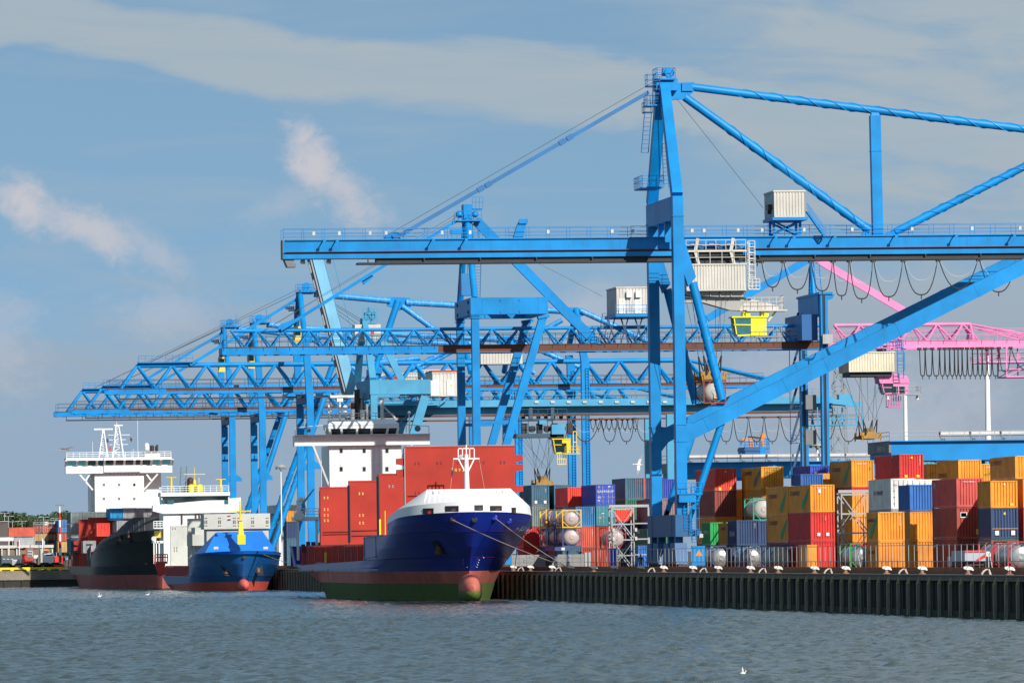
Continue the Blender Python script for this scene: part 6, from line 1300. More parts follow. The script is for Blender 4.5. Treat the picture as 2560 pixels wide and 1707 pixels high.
for k in range(7): z = 4.0+k*.28; v = on_hull(R1, cx, 1, 1190+k*2.5, min(z, 5.1)); q.cbox(v+Vector((.06, -.1, 0)), (.09, .05, .09)); v = on_hull(R1, cx, -1, 1166-k*3.2, min(z, 5.1)); q.cbox(v+Vector((-.05, -.1, 0)), (.05, .05, .05))
q.build('draft_mark', WTX, h1)
# hatch covers, coamings
coaming(cx-6.9, -1, 852, 945, 4.1, 6.95, REDB, S1, RDK); coaming(cx+6.9, 1, 852, 945, 4.1, 6.95, REDB, S1, RDK)
q = MB(); q.box(cx-6.6, cx+6.6, 845, 922, 4, 6.6); q.build('hold_cover', RED1, S1)
hatch_panel(cx-6.6, cx+6.6, 924, 6.95, 14.7, RED1, S1, fit=((.06, .82), (.06, .62), (.06, .52), (.06, .43), (.5, .8), (.5, .5)), fm=PALEY, bars=(.23, .19))
q = MB(); q.box(cx-6.6, cx-6.45, 924.9, 925.5, 7.5, 14.2); q.build('hinge_frame', DARK, S1)
hatch_panel(cx-6.6, cx+6.6, 886, 6.95, 15.1, RED1, S1, fit=((.12, .80), (.42, .8), (.12, .46), (.12, .34)), fm=PALEY, bars=(.22, .14))
q = MB(); q.box(cx-2.6, cx-2.0, 885.9, 885.99, 8.6, 9.6); q.box(cx-6.7, cx-6.6, 884.5, 887, 7.2, 14.5); q.build('dark_recess', BLACK, S1)
hatch_panel(cx-6.6, cx+6.6, 850, 6.95, 15.55, RED1, S1, fit=((.12, .82), (.42, .84), (.12, .3)), fm=STEEL, bars=())
q = MB(); q.box(cx-6.72, cx-6.6, 848.6, 851.2, 7.4, 15.2); q.build('hinge_frame', DARK, S1)
big = hatch_panel(cx-6.55, cx+6.55, 820, 7.4, 18.35, RED1, S1, fit=((.11, .82), (.31, .82), (.5, .82), (.7, .82), (.89, .82), (.11, .5), (.31, .5), (.5, .5), (.7, .5), (.89, .5)), bars=(.47, .32), arms=((.88, -1), (.76, -1), (.9, 1), (.8, 1), (.57, 1), (.43, 1)))
put_text('T 6 B L', .55, PALEY, (cx+.55, 819.95, 15.7), (-1, 0, 0), (0, 0, -1), big)
q = MB(); q.box(cx-6.66, cx-6.56, 819.8, 821, 8, 18.2); q.box(cx-6.5, cx+6.5, 819.9, 820, 18.36, 18.42); q.build('panel_edge', paint('pale_edge', (.4, .33, .3), .6, .3), big)
q = MB(); q.box(cx-7.6, cx-7.4, 840, 840.4, 7.8, 9.9); q.tube((cx-7.1, 838, 8), (cx-7.1, 838, 10.9), .06); q.build('yellow_post', YELLOW, S1)
for y, w in ((908, .7),): q = MB(); q.box(cx-7.6, cx-7.35, y, y+w, 4.5, 6.0); q.build('yellow_locker', YELLOW, S1)
# foremast
fm_ = MB(); my = 813.5; fb, ft = 12.6, P(1172, 1118, Y=my).z; fm_.tube((cx, my, fb), (cx, my, ft-.8), .36, .22, n=14); fm_.tube((cx, my, ft-.8), (cx, my, ft+.3), .08); zc = P(1170, 1146, Y=my).z
fm_.box(cx-1.55, cx+1.55, my-.08, my+.08, zc-.08, zc+.08); fm_.beam((cx-.15, my, zc-1.6), (cx-.95, my, zc), .14, .14); fm_.beam((cx+.15, my, zc-1.6), (cx+.95, my, zc), .14, .14)
for x in (-.95, -.45, .4, .95): fm_.box(cx+x-.05, cx+x+.05, my-.05, my+.05, zc, zc+1.25)
fm_.box(cx-1, cx+1, my-.05, my+.05, zc+1.15, zc+1.27); f = fm_.build('foremast', WHITE, S1)
q = MB(); q.lathe((cx-.65, my-.2, zc+.25), [(.01, 0), (.24, 0), (.24, .3), (.01, .3)], 14, axis='Y'); q.build('horn_light', STEEL, f)
q = MB(); q.tube((cx-1.5, my, zc), (cx-1.9, my+.5, 13), .025, n=4); q.tube((cx+1.5, my, zc), (cx+2.2, my+.5, 13), .025, n=4); q.build('halyard', paint('halyard', (.6, .42, .38), .7, .1), f)
q = MB(); v = Vector((cx-1.62, my+.1, zc-1.3)); q.add([v, v+Vector((-.22, .1, -.4)), v+Vector((-.1, .1, -.95)), v+Vector((.06, 0, -.3))], [(0, 1, 2, 3)]); q.build('flag', paint('flag_dark', (.05, .04, .09), .8, .3), f)
# accommodation block
ty = 928.5; tx0, tx1 = cx-4.85, cx+4.85; P1 = lambda x, y, Yp=ty: P(x, y, Y=Yp)
zw0, zw1 = P1(900, 1113).z, P1(900, 1087).z; q = MB(); q.box(tx0, tx1, ty, ty+11, 4.2, zw0)
twr = q.build('deckhouse', WHITE, S1)
q = MB()
for i in range(1, 13): x = tx0+i*(9.7/13); q.box(x-.02, x+.02, ty-.03, ty, 7, zw0)
for z in (zw0-2.6, zw0-5.3, zw0-8): q.box(tx0, tx1, ty-.025, ty, z, z+.03)
q.build('plate_seam', paint('seam_grey', (.55, .55, .56), .6, .2), twr)
for py in (1126, 1172):
    for px in (853, 910.5, 967.5): c = P1(px, py, ty); q = MB(); q.cbox((c.x, ty-.02, c.z), (.44, .07, .62)); w_ = q.build('porthole', paint('window_rim', (.2, .2, .2), .5, .1), twr); q = MB(); q.cbox((c.x, ty-.07, c.z), (.33, .04, .5)); q.build('pane', GLASS, w_)
bx0, bx1 = P1(736.5, 1100, ty-1).x, P1(1075, 1100, ty-1).x
q = MB(); q.box(bx0, bx1, ty-.9, ty+1.8, zw0, zw0+.1)
for y in (ty-.9, ty+1.7): q.box(bx0, bx1, y, y+.1, zw0+.1, zw1)
for x in (bx0, bx1-.1): q.box(x, x+.1, ty-.8, ty+1.7, zw0+.1, zw1)
q.box(bx0, bx1, ty-.95, ty-2.15, zw1, zw1+.06); br = q.build('bridge_wing', WHITE, S1)
q = MB(); q.rail((bx0+.1, ty-.8, zw1+.05), (tx0-.6, ty-.8, zw1+.35), 1.0, 4, .05, rows=(1,)); q.rail((tx1+.6, ty-.8, zw1+.3), (bx1-.1, ty-.8, zw1+.05), 1.0, 4, .05, rows=(1,)); q.beam((bx0+2.5, ty-1, zw0), (tx0, ty+.5, zw0-5.5), .25, .25); q.beam((bx1-2.5, ty-1, zw0), (tx1, ty+.5, zw0-5.5), .25, .25); q.build('wing_support', paint('pale_grey_steel', (.62, .62, .6), .5, .2), br)
q = MB(); q.ball((P1(845-105, 1074).x+1.6, ty-1, zw1+.7), .3); q.ball((P1(1041, 1077).x, ty-1.5, zw1+.75), .42); q.build('searchlight', GREYD, br)
zwh0, zwh1, zr = P1(900, 1088).z, P1(900, 1071).z, P1(900, 1048).z; wx0, wx1 = P1(826, 1085).x, P1(990, 1085).x; rx0, rx1 = P1(819, 1060).x, P1(995, 1060).x
q = MB(); yf = ty-.65; zb2 = P1(900, 1060).z
q.box(wx0, wx1, yf+.2, ty+6, zw0+.1, zwh0)
q.ext([(wx0, yf+.2, zwh0), (wx1, yf+.2, zwh0), (rx1, yf-.3, zwh1+.1), (rx1, yf-.3, zb2), (rx0, yf-.3, zb2), (rx0, yf-.3, zwh1+.1)], (0, .25, 0)) if False else None
q.add([(rx0, yf-.4, zwh1), (rx1, yf-.4, zwh1), (rx1, yf-.4, zb2), (rx0, yf-.4, zb2)], [(0, 1, 2, 3)])
q.add([(rx0, yf-.4, zb2), (rx1, yf-.4, zb2), (rx1-.6, yf+.6, zr), (rx0+.6, yf+.6, zr)], [(0, 1, 2, 3)])
q.box(rx0+.6, rx1-.6, yf+.6, ty+6.2, zwh1, zr)
for s, xa, xb in ((0, wx0, rx0), (1, wx1, rx1)): q.add([(xb, yf-.4, zwh1), (xb, yf-.4, zb2), (xb, ty+6, zb2), (xb, ty+6, zwh1)], [(0, 1, 2, 3)])
nW = 5; xs_ = [P1(px, 1080).x for px in (823, 850.5, 853.5, 857, 889, 894, 925, 929, 962, 968, 990)]
fr = [(826.8, 850.8), (857, 889), (894, 925), (929, 962), (968, 989)]
bars_ = [826, 854, 891.5, 927, 965, 990]
for px in bars_: xb_ = P1(px, 1086).x; xt_ = P1(907.5+(px-907.5)*1.045, 1072).x; q.beam((xb_, yf+.15, zwh0), (xt_, yf-.3, zwh1), .3, .16, side=(1, 0, 0))
wh = q.build('wheelhouse', WHITE, br)
q = MB(); q.add([(wx0, yf+.32, zwh0), (wx1, yf+.32, zwh0), (rx1, yf-.15, zwh1), (rx0, yf-.15, zwh1)], [(0, 1, 2, 3)])
for s in (0, 1): xa = (wx0, wx1)[s]; xb = (rx0, rx1)[s]; q.add([(xa, yf+.3, zwh0), (xb, yf-.1, zwh1), (xb, ty+5, zwh1), (xa, ty+5, zwh0)], [(0, 1, 2, 3)])
q.build('window', GLASS, wh)
q = MB(); q.rail((rx0+.6, yf+.7, zr), (rx1-.6, yf+.7, zr), .8, 1.2, .04); q.build('roof_railing', STEEL, br)
q = MB(); mx, mz = P1(850, 1040).x, P1(850, 993).z; q.tube((mx, ty, zr), (mx, ty, mz), .14); q.beam((mx-1.1, ty, zr), (mx, ty, zr+1.8), .1, .1); q.beam((mx+1.1, ty, zr), (mx, ty, zr+1.8), .1, .1); q.box(mx-.4, mx+.4, ty-.3, ty+.3, mz-.6, mz-.05); q.box(mx-.5, mx+.5, ty-.3, ty+.3, mz-1.4, mz-1.3)
rm = q.build('radar_mast', WHITE, S1); q = MB(); a, b_ = P1(825, 992), P1(885, 992); q.box(a.x, b_.x, ty-.35, ty-.05, a.z-.16, a.z+.2); sc_ = q.build('radar_scanner', WHITE, rm); put_text('ATLAS', .28, GREYD.copy() if False else paint('grey_lettering', (.45, .45, .45), .6, .1), ((a.x+b_.x)/2-.55, ty-.37, a.z-.1), (1, 0, 0), (0, 0, 1), sc_, 1.3)
q = MB(); x = P1(822, 1030).x; q.tube((x, ty, zr), (x, ty, zr+2.0), .12); q.ball((x+.25, ty, zr+1.3), .32); q.ball((P1(863, 1035).x, ty, zr+.9), .3); q.lathe((P1(863, 1030).x, ty-.1, zr+1.6), [(.01, 0), (.32, 0), (.32, .3), (.01, .3)], 14, axis='Y'); q.tube((P1(1023, 1060).x, ty, zw1+.3), (P1(1023, 1060).x, ty, zr+.7), .08); q.ball((P1(1023, 1035).x, ty, zr+.8), .22); build_split(q, 'antenna', WHITE, S1)
q = MB(); fx0, fx1 = P1(868, 1030, ty+8).x, P1(925, 1030, ty+8).x; q.box(fx0, fx1, ty+7, ty+11, zr-3, zr+.4)
for k, px in enumerate((884, 893, 903)): x = P1(px, 1020, ty+8).x; q.tube((x, ty+8, zr), (x, ty+8, zr+(2.4, 4.2, 3.0)[k]), .38, n=12)
fu = q.build('funnel', BLACK, S1); q = MB()
for px, h_ in ((882, 1.5), (906, 1.4), (918, 2.2)): x = P1(px, 1020, ty+6).x; q.tube((x, ty+6.3, zr), (x, ty+6.3, zr+h_), .32 if px < 910 else .17, n=12)
q.build('exhaust_pipe', paint('shiny_exhaust', (.65, .6, .55), .25, .2, metal=.8), fu)
q = MB(); x = P1(955, 1030, ty+4).x; q.beam((x, ty+4, zr), (x, ty+4, zr+2.4), .4, .4); q.beam((x+2.0, ty+4, zr), (x+.2, ty+4, zr+1.8), .2, .2); q.cbox((x, ty+4, zr+2.6), (.5, .5, .5)); q.build('signal_mast', GREYW, S1)
# boat deck at the stern's left side with davit
yb = 938; a = P(736, 1300, Y=yb); b_ = P(797, 1293, Y=yb); q = MB(); q.box(a.x, b_.x, yb, yb+4, a.z-.1, a.z+.45); 
for px in (745, 792): x = P(px, 1330, Y=yb).x; q.box(x-.16, x+.16, yb, yb+.4, 5, a.z)
q.rail((a.x, yb, a.z+.45), (b_.x, yb, a.z+.45), 1.1, 1.4, .05, rows=(1, .66, .33)); bd = q.build('boat_deck', WHITE, S1)
q = MB(); c = P(748, 1289, Y=yb-.4); q.lathe((c.x, yb-.5, c.z), [(.01, 0), (.62, 0), (.66, .3), (.62, 1.4), (.01, 1.4)], 16, axis='Y'); q.cbox((c.x, yb+.6, c.z+1.3), (.5, .5, 1.6)); q.ball((c.x+.3, yb+.5, c.z+2.2), .4); q.build('life_raft', WHITE, bd)
q = MB(); q.beam((c.x+.4, yb+.6, c.z+1.4), P(785, 1222, Y=yb), .35, .3, w1=.15, h1=.15); q.build('davit_arm', paint('davit_grey', (.28, .27, .29), .6, .3), bd)
q = MB(); 
for k in range(5): q.cbox((c.x+.6+k*.7, yb+1, 6.6+.2*(k % 2)), (.5, .8, 1.1+.3*(k % 3)))
q.build('deck_gear', RDK, S1)
q = MB(); q.ext([(cx-8.05, 944.5, 4.0), (cx-8.05, 947.8, 4.2), (cx-8.3, 951, 7.0), (cx-8.3, 947.6, 6.9)], (.15, 0, 0)); q.box(cx-8.2, cx+8, 950.5, 950.7, 4.2, 6.9); q.build('stern_bulwark', NAVY, S1)
# mooring lines
def line(pts, r, mat, label, org):
    q = MB(); q.path(pts, r, 5); o = q.build('mooring_line', mat, None, org); tag(o, label, 'rope', 'mooring lines'); return o
TAN = paint('tan_rope', (.42, .29, .20), .9, .2); GRN = paint('green_rope', (.16, .36, .27), .9, .2)
bo = P(1427, 1424, X=QX+.6); bo.z = QZ+.4
for px, z, sd_, lab in ((1133, 9.55, -1, 'longer pale tan mooring line from the centre of the blue bow'), (1232, 9.7, 1, 'shorter pale tan mooring line from the right of the blue bow')):
    v = on_hull(R3, cx, sd_, px, z)+Vector((sd_*.1, -.2, 0)); bp2 = bo+Vector((-.2, -.15 if sd_ < 0 else .15, 0)); line([v.lerp(bp2, t)-UP*(1.1*t*(1-t)*4*.25) for t in np.linspace(0, 1, 14)], .05, TAN, lab, v)
v = on_hull(R2, cx, 1, 1300, 6.5); bp2 = P(1287, 1424, X=QX+.6); bp2.z = QZ+.4; line([v.lerp(bp2, t) for t in np.linspace(0, 1, 6)], .04, DARK, 'dark steep mooring line down to the bollard beside the blue bow', v)

# --- middle ship: blue with grey hatch covers
BL2 = paint('hull_bright_blue', (.012, .13, .40), .42, .3, (.02, .07, .17), scale=.3); BL2b = paint('shield_blue', (.01, .17, .62), .42, .2, (.02, .1, .35)); RD2 = paint('antifouling_orange_red', (.62, .09, .06), .55, .5, (.3, .08, .07), scale=.3)
GRH = paint('hatch_grey', (.50, .50, .46), .6, .3, (.3, .27, .22)); RCO = paint('coaming_pale_red', (.55, .10, .08), .6, .4)
S2 = thing('cargo_ship', 'bright blue cargo ship with pale grey hatch covers and a yellow bow mast', 'ship', (97, 1175, 0), 'moored cargo ships'); cx = 97.0
rows = [dict(z=-1.5, bow=1133, le=30, hb=6.4, stern=1195, p=1.9, q=.8, mi=0, run=.2), dict(z=1.5, bow=1132.4, le=26, hb=6.9, stern=1205, p=2, q=.75, za=.9, mi=1), dict(z=2.4, bow=1131.5, le=22, hb=7, stern=1214, p=2, q=.72, za=2.3, mi=1)]
h1, R1 = hull(cx, rows, [RD2, BL2], S2)
rows = [dict(z=2.4, bow=1131.5, le=22, hb=7, stern=1155, p=2, q=.72, za=2.4), dict(z=4.4, bow=1130, le=17, hb=7.05, stern=1153, p=2.2, q=.64, za=3.7), dict(z=6.5, bow=1128.6, le=13, hb=7.1, stern=1150, p=2.4, q=.55, za=5.6)]
h2, R2 = hull(cx, rows, [BL2], S2, 'forecastle_side'); deck(cx, R2[-1], BL2b, S2, dz=-.5); deck(cx, R1[-1], RCO, S2)
q = MB(); sy = 1137; q.add([(cx-5.9, 1134, 6.3), (cx+5.6, 1134, 6.4), (cx+3.8, sy, 9.75), (cx-3.8, sy, 9.6)], [(0, 1, 2, 3)]); q.add([(cx-5.9, 1134, 6.3), (cx-3.8, sy, 9.6), (cx-6.9, 1145, 6.0)], [(0, 1, 2)]); q.add([(cx+5.6, 1134, 6.4), (cx+6.9, 1145, 6.2), (cx+3.8, sy, 9.75)], [(0, 1, 2)]); q.box(cx-3.8, cx+3.8, sy, sy+.1, 6, 9.6); q.build('bow_shield', BL2b, S2)
q = MB(); q.ball((cx+.1, 1131.5, .85), (.95, 3.2, 1.05), 16, 12); q.build('bulbous_bow', paint('bulb_pink_red', (.72, .13, .10), .55, .3), h1)
q = MB(); q.beam((cx-7.12, 1140, 4.7), (cx-7.12, 1152, 4.5), .12, .12, side=(1, 0, 0)); q.beam((cx-7.08, 1146, 2.75), (cx-7.08, 1158, 2.6), .12, .12, side=(1, 0, 0)); q.box(cx-7.12, cx-6.95, 1150, 1214, 2.25, 2.4); q.build('rubbing_strake', RUB, h1)
for sd_, px, z in ((-1, 566, 3.2), (1, 644, 3.3)):
    v = on_hull(R2, cx, sd_, px, z)+Vector((sd_*.1, -.15, 0)); q = MB(); q.ext([v+Vector((-.9, 0, .9)), v+Vector((.7, 0, .9)), v+Vector((.9, 0, -.8)), v+Vector((-.1, 0, -.7))], (0, .3, 0)); ap = q.build('anchor_pocket', BLACK, h2); q = MB(); q.cbox(v+Vector((.1, -.1, 0)), (.4, .2, .7)); q.build('anchor', paint('rusty_anchor', (.3, .1, .04), .8, .5), ap)
q = MB(); v = on_hull(R2, cx, 1, 612, 5.4)+Vector((0, -.1, 0)); q.lathe(v, [(.01, 0), (.2, 0), (.28, .05)], 12, axis='Y'); q.build('fairlead', DARK, h2)
for px in (540, 664): c = P(px, 1369, Y=1131.5); q = MB(); q.cbox(c, (.75, .3, .4)); q.build('fairlead', GREYW, S2)
q = MB(); ym = 1132.5; c = P(603, 1360, Y=ym); zt = P(603, 1336, Y=ym).z; q.box(c.x-.65, c.x+.65, ym-.6, ym+.6, c.z, zt); q.beam((c.x, ym, zt), P(601, 1299, Y=ym), .95, .9, w1=.45, h1=.45); zc = P(600, 1277, Y=ym).z; ztp_ = P(600, 1252, Y=ym).z; q.tube((c.x-.1, ym, P(601, 1299, Y=ym).z), (c.x-.1, ym, ztp_), .12); q.box(c.x-1.8, c.x+1.7, ym-.07, ym+.07, zc-.07, zc+.07); q.beam((c.x-.1, ym, zc-1), (c.x+.8, ym, zc), .1, .1); q.beam((c.x-.1, ym, zc-1), (c.x-1, ym, zc), .1, .1); q.box(c.x-.5, c.x+.45, ym-.45, ym+.45, P(601, 1301, Y=ym).z, P(601, 1298, Y=ym).z); q.build('bow_mast', YELLOW, S2)
q = MB(); f0 = P(567, 1289, Y=ym); fw = 2/15.4; 
for k, mt_ in enumerate((REDP, WHITE, paint('flag_blue', (.03, .05, .25), .7, .1))):
    q.add([f0+Vector((0, 0, -k*.28)), f0+Vector((.55, 0, .1-k*.28)), f0+Vector((.65, .05, -.18-k*.28)), f0+Vector((.12, .05, -.28-k*.28))], [(0, 1, 2, 3)], k)
q.build('flag', [REDP, WHITE, MATS['flag_blue']], S2)
coaming(cx-6.1, -1, 1152, 1215, 2.3, 4.15, RCO, S2, paint('coaming_slate', (.10, .10, .13), .6, .4)); q = MB(); q.box(cx-5.8, cx+6.1, 1150, 1214, 2.4, 4.1); q.build('hold_cover', GRH, S2)
hatch_panel(cx-5.5, cx+5.5, 1214, 4.1, 11.1, GRH, S2, fit=((.06, .93), (.08, .45), (.08, .38)), fm=RDK, bars=())
hatch_panel(cx-5.4, cx+5.4, 1176, 4.1, 12.1, GRH, S2, fit=(), bars=(), th=1.2)
pa = P(506, 1282, Y=1141); q = MB(); zz0, zz1 = P(560, 1322, Y=1141).z, P(560, 1284, Y=1141).z; q.box(cx-5.45, cx+5.45, 1141, 1148, zz0, zz1); q.box(cx-5.0, cx+5.2, 1141.5, 1147, 5.0, zz0); pn = q.build('hatch_stack', GRH, S2)
q = MB()
for px in (515, 549, 586, 598, 632, 668):
    c = P(px, 1304, Y=1140.9)
    for dx in (-.14, .14):
        for dz in (-.62, -.2, .0, .2, .62): q.cbox((c.x+dx, 1140.96, c.z+dz), (.16, .07, .13), 1 if abs(dz) < .3 else 0)
q.build('socket', [DARK, RDK], pn)
q = MB(); c0 = P(481, 1335, Y=1158); c1 = P(516, 1363, Y=1158); q.box(c0.x, cx+4, 1158, 1170, c1.z, c0.z); q.box(c0.x+.6, cx+4, 1160, 1168, 4.1, P(500, 1318, Y=1158).z); q.build('hatch_stack', GRH, S2)
# bridge
ty = 1226; P2 = lambda x, y, Yp=ty: P(x, y, Y=Yp); z1, z2, z3, z4, z5 = P2(487, 1283).z, P2(487, 1262).z, P2(487, 1243).z, P2(487, 1235).z, P2(487, 1223).z
a0, a1 = P2(408.7, 1300).x, P2(585, 1300).x; w0, w1 = P2(401, 1250).x, P2(574, 1250).x; q = MB(); q.box(a0, a1, ty, ty+10, 2.3, z1+.2); dh = q.build('deckhouse', WHITE, S2)
q = MB(); l0, l1 = P2(381.5, 1270).x, P2(602, 1270).x; zl = P2(400, 1262).z; q.ext([(l0, ty-.6, zl), (l1, ty-.6, z3-.1), (l1, ty-.6, z2-.9), (a1+.3, ty-.6, z1+.1), (a0, ty-.6, z1), (l0, ty-.6, z1+.5)], (0, 3, 0)); br = q.build('bridge_wing', WHITE, S2)
q = MB(); q.box(w0, w1, ty-.9, ty+6, z3+.25, z4+.35); q.box(w0+.2, w1-.2, ty-.4, ty+5, z2-.1, z2+.1); 
for f in (0, 1): x = w0+.15 if f == 0 else w1-.3; q.box(x, x+.16, ty-.7, ty-.5, z2, z3+.3)
wh = q.build('wheelhouse', WHITE, br); q = MB(); q.add([(w0+.25, ty-.45, z2), (w1-.25, ty-.45, z2), (w1-.15, ty-.75, z3+.25), (w0+.15, ty-.75, z3+.25)], [(0, 1, 2, 3)]); q.add([(w1-.25, ty-.45, z2), (w1-.25, ty+5, z2), (w1-.15, ty+5, z3+.3), (w1-.15, ty-.75, z3+.25)], [(0, 1, 2, 3)]); q.add([(w0+.25, ty-.45, z2), (w0+.15, ty-.75, z3+.25), (w0+.15, ty+5, z3+.3), (w0+.25, ty+5, z2)], [(0, 1, 2, 3)]); q.build('window', GLASS, wh)
q = MB()
for px0, px1 in ((418, 435), (562, 571), (404, 411)): u, v = P2(px0, 1258, ty-.8), P2(px1, 1249, ty-.8); q.box(u.x, v.x, ty-.82, ty-.74, u.z, v.z)
q.build('window', TGLASS, wh)
q = MB(); zr = z4+.35; q.rail((w0+.2, ty-.7, zr), (w1-.2, ty-.7, zr), 1.1, 1.1, .05, rows=(1, .66, .33)); q.rail((w0+.2, ty-.7, zr), (w0+.2, ty+5, zr), 1.1, 1.1, .05); q.build('roof_railing', WHITE, br)
for px, py in ((428, 1199), (552, 1204)): c = P2(px, py, ty); q = MB(); q.tube((c.x, ty, zr), (c.x, ty, c.z), .19); q.ball((c.x, ty, c.z+.15), .22); q.box(c.x-.9, c.x+.9, ty-.08, ty+.08, c.z+.42, c.z+.5); q.build('antenna_post', [YELLOW], S2)
q = MB()
for px, py, r in ((478, 1230, .55), (499, 1229, .58)): c = P2(px, py, ty+1); q.lathe((c.x, ty+1, zr), [(.01, 0), (r, 0), (r, 1.15), (r*.6, 1.4), (.01, 1.45)], 14)
q.build('satellite_drum', YELLOW, S2)
q = MB(); c = P2(486, 1185, ty+2); q.tube((c.x, ty+2, zr), (c.x, ty+2, c.z-1), .16); q.tube((c.x, ty+2, c.z-1), (c.x, ty+2, c.z+1.2), .05); q.box(c.x-1.9, c.x+1.9, ty+1.95, ty+2.05, c.z-.05, c.z+.05); q.ball((c.x, ty+2, c.z-2.1), (.6, .5, .3), 10, 6); q.ball((c.x, ty+2, c.z-1.5), (.3, .3, .6), 10, 6); q.box(c.x+.75, c.x+.85, ty+1.95, ty+2.05, c.z-1.5, c.z-.6); q.build('radar_mast', YELLOW, S2)
q = MB(); c = P2(476, 1215, ty+8); q.tube((c.x, ty+8, zr-1), (c.x, ty+8, c.z+1), .6, n=12); q.ball((c.x, ty+8, c.z+1), .6, 12, 8); q.build('funnel', paint('funnel_brown', (.07, .02, .015), .6, .3), S2)
q = MB(); t0 = P2(455, 1225, ty+9); zt = P2(455, 1165, ty+9).z
for px in (452, 466): x = P2(px, 1200, ty+9).x; q.tube((x-.3, ty+9, zr-1), (x+.1, ty+9, zt), .07, n=5)
for k in range(7): z = zr+k*(zt-zr)/7; u, v = P2(452, 1200, ty+9).x, P2(466, 1200, ty+9).x; q.beam((u, ty+9, z), (v, ty+9, z+.6), .06, .06)
q.box(P2(446, 1200, ty+9).x, P2(475, 1200, ty+9).x, ty+8.8, ty+9.2, zr, zr+1.0); q.build('lattice_mast', paint('lattice_green_grey', (.10, .15, .13), .6, .3), S2)
for px, py in ((455, 1275), (490, 1276), (499, 1277), (532, 1276)): c = P2(px, py, ty-.3); q = MB(); q.box(c.x-.1, c.x+.1, ty-.35, ty-.05, c.z-2.4, c.z+.1); q.cbox((c.x, ty-.3, c.z+.1), (.5, .4, .4)); q.build('hose_station', RDK, dh)
q = MB(); c0, c1 = P2(384, 1305, ty-1), P2(408, 1318, ty-1); q.rail((c0.x, ty-1, c1.z), (c1.x, ty-1, c1.z), 1.1, .6, .07, rows=(1, .66, .33)); q.box(c0.x, c1.x, ty-1, ty+3, c1.z-.2, c1.z); z_ = P2(395, 1353, ty-1).z; q.box(c0.x, c1.x, ty-1, ty+4, z_-.3, z_+.1)
for px in (385, 391, 398): x = P2(px, 1370, ty-1).x; q.box(x-.1, x+.1, ty-1, ty-.8, 4.5, z_)
q.build('side_platform', WHITE, dh); q = MB(); c = P2(394, 1346, ty-1); q.lathe((c.x-.6, ty-.6, c.z), [(.01, 0), (.45, 0), (.45, 1.2), (.01, 1.2)], 12, axis='Y'); q.build('life_raft', GREYW, dh)
q = MB(); c = P2(396, 1335, ty+2); q.box(c.x-.7, c.x+.6, ty+1, ty+3, c.z-.6, c.z+.6); q.build('yellow_locker', PALEY, dh)
q = MB(); u, v = P(387, 1403, Y=1219), P(419, 1385, Y=1219); q.box(u.x, v.x, 1219, 1221, u.z-.4, u.z); q.rail((u.x, 1219, u.z), (v.x, 1219, u.z), v.z-u.z, .5, .1, rows=(1, .6)); q.ext([(u.x, 1219.2, u.z-.4), (v.x-.4, 1219.2, u.z-.4), (v.x-.6, 1219.2, 2.5), (u.x+.8, 1219.2, 2.3)], (0, 1, 0)); q.build('lifeboat_cradle', REDB, S2)
v = on_hull(R2, cx, 1, 653, 5.9)+Vector((.1, -.1, 0)); w_ = P(775, 1424, X=QX+.6); w_.z = QZ+.4; line([v.lerp(w_, t)-UP*.3*4*t*(1-t) for t in np.linspace(0, 1, 8)], .05, GRN, 'thin green mooring line from the bright blue bow to the quay', v)

# --- far ship: dark hull
S3 = thing('cargo_ship', 'large dark hulled container ship with a tall white bridge tower at the far left', 'ship', (93.5, 1320, 0), 'moored cargo ships'); cx = 93.5
BK = paint('hull_black', (.034, .043, .060), .45, .35, (.05, .05, .055)); BRN = paint('hull_lit_brown', (.24, .18, .14), .6, .5, (.05, .05, .05)); RD3 = paint('antifouling_dull', (.42, .11, .10), .65, .5, (.22, .09, .085), scale=.3); SLT = paint('slate_and_lit_bow', (.06, .062, .07), .55, .3)
rows = [dict(z=-1.5, bow=1262, le=44, hb=10, stern=1340, p=1.8, q=.85, mi=0, run=.2), dict(z=2.5, bow=1261, le=42, hb=10.5, stern=1358, p=1.9, q=.8, mi=1), dict(z=4.1, bow=1260, le=34, hb=10.5, stern=1376, p=2, q=.75, mi=1)]
h1, R1 = hull(cx, rows, [RD3, BK, BRN], S3)
for p_ in h1.data.polygons:
    if p_.center.y+1320 > 1292 and p_.material_index == 1: p_.material_index = 2  # aft side browner: the light on these plates is put into the colour
rows = [dict(z=4.1, bow=1260, le=34, hb=10.5, stern=1300, p=2, q=.75), dict(z=6.8, bow=1257.5, le=33, hb=10.5, stern=1300, p=2.2, q=.65, zf=([1257, 1287, 1300], [6.8, 6.3, 5.2])),
        dict(z=8.6, bow=1255.5, le=33, hb=10.5, stern=1300, p=2.4, q=.56, mi=1, zf=([1255, 1287, 1300], [8.7, 6.9, 5.6])), dict(z=10.6, bow=1254, le=33, hb=10.4, stern=1300, p=2.6, q=.5, mi=1, zf=([1254, 1264, 1272, 1287, 1300], [10.6, 9.5, 8.6, 7.2, 5.9])),
        dict(z=12.9, bow=1254.3, le=33, hb=10.3, stern=1300, p=2.6, q=.5, zf=([1254, 1258.5, 1264, 1272, 1287, 1300], [12.9, 12.85, 10.4, 9.2, 7.6, 6.1]))]
h2, R2 = hull(cx, rows, [BK, SLT], S3, 'bow_plating'); deck(cx, R2[-3], SLT, S3); deck(cx, R1[-1], REDB, S3)  # upper bow strips greyer: light above the flare put into the colour
q = MB()
for k in range(13):
    p = R2[-1][3+k]; b0_ = R2[-2][3+k]
    for s in (-1,): q.beam((cx+s*(b0_[0]-.25), b0_[1], b0_[2]), (cx+s*(p[0]-.2), p[1], p[2]), .22, .5, side=(0, 1, 0))
q.build('bulwark_stay', SLT, h2)
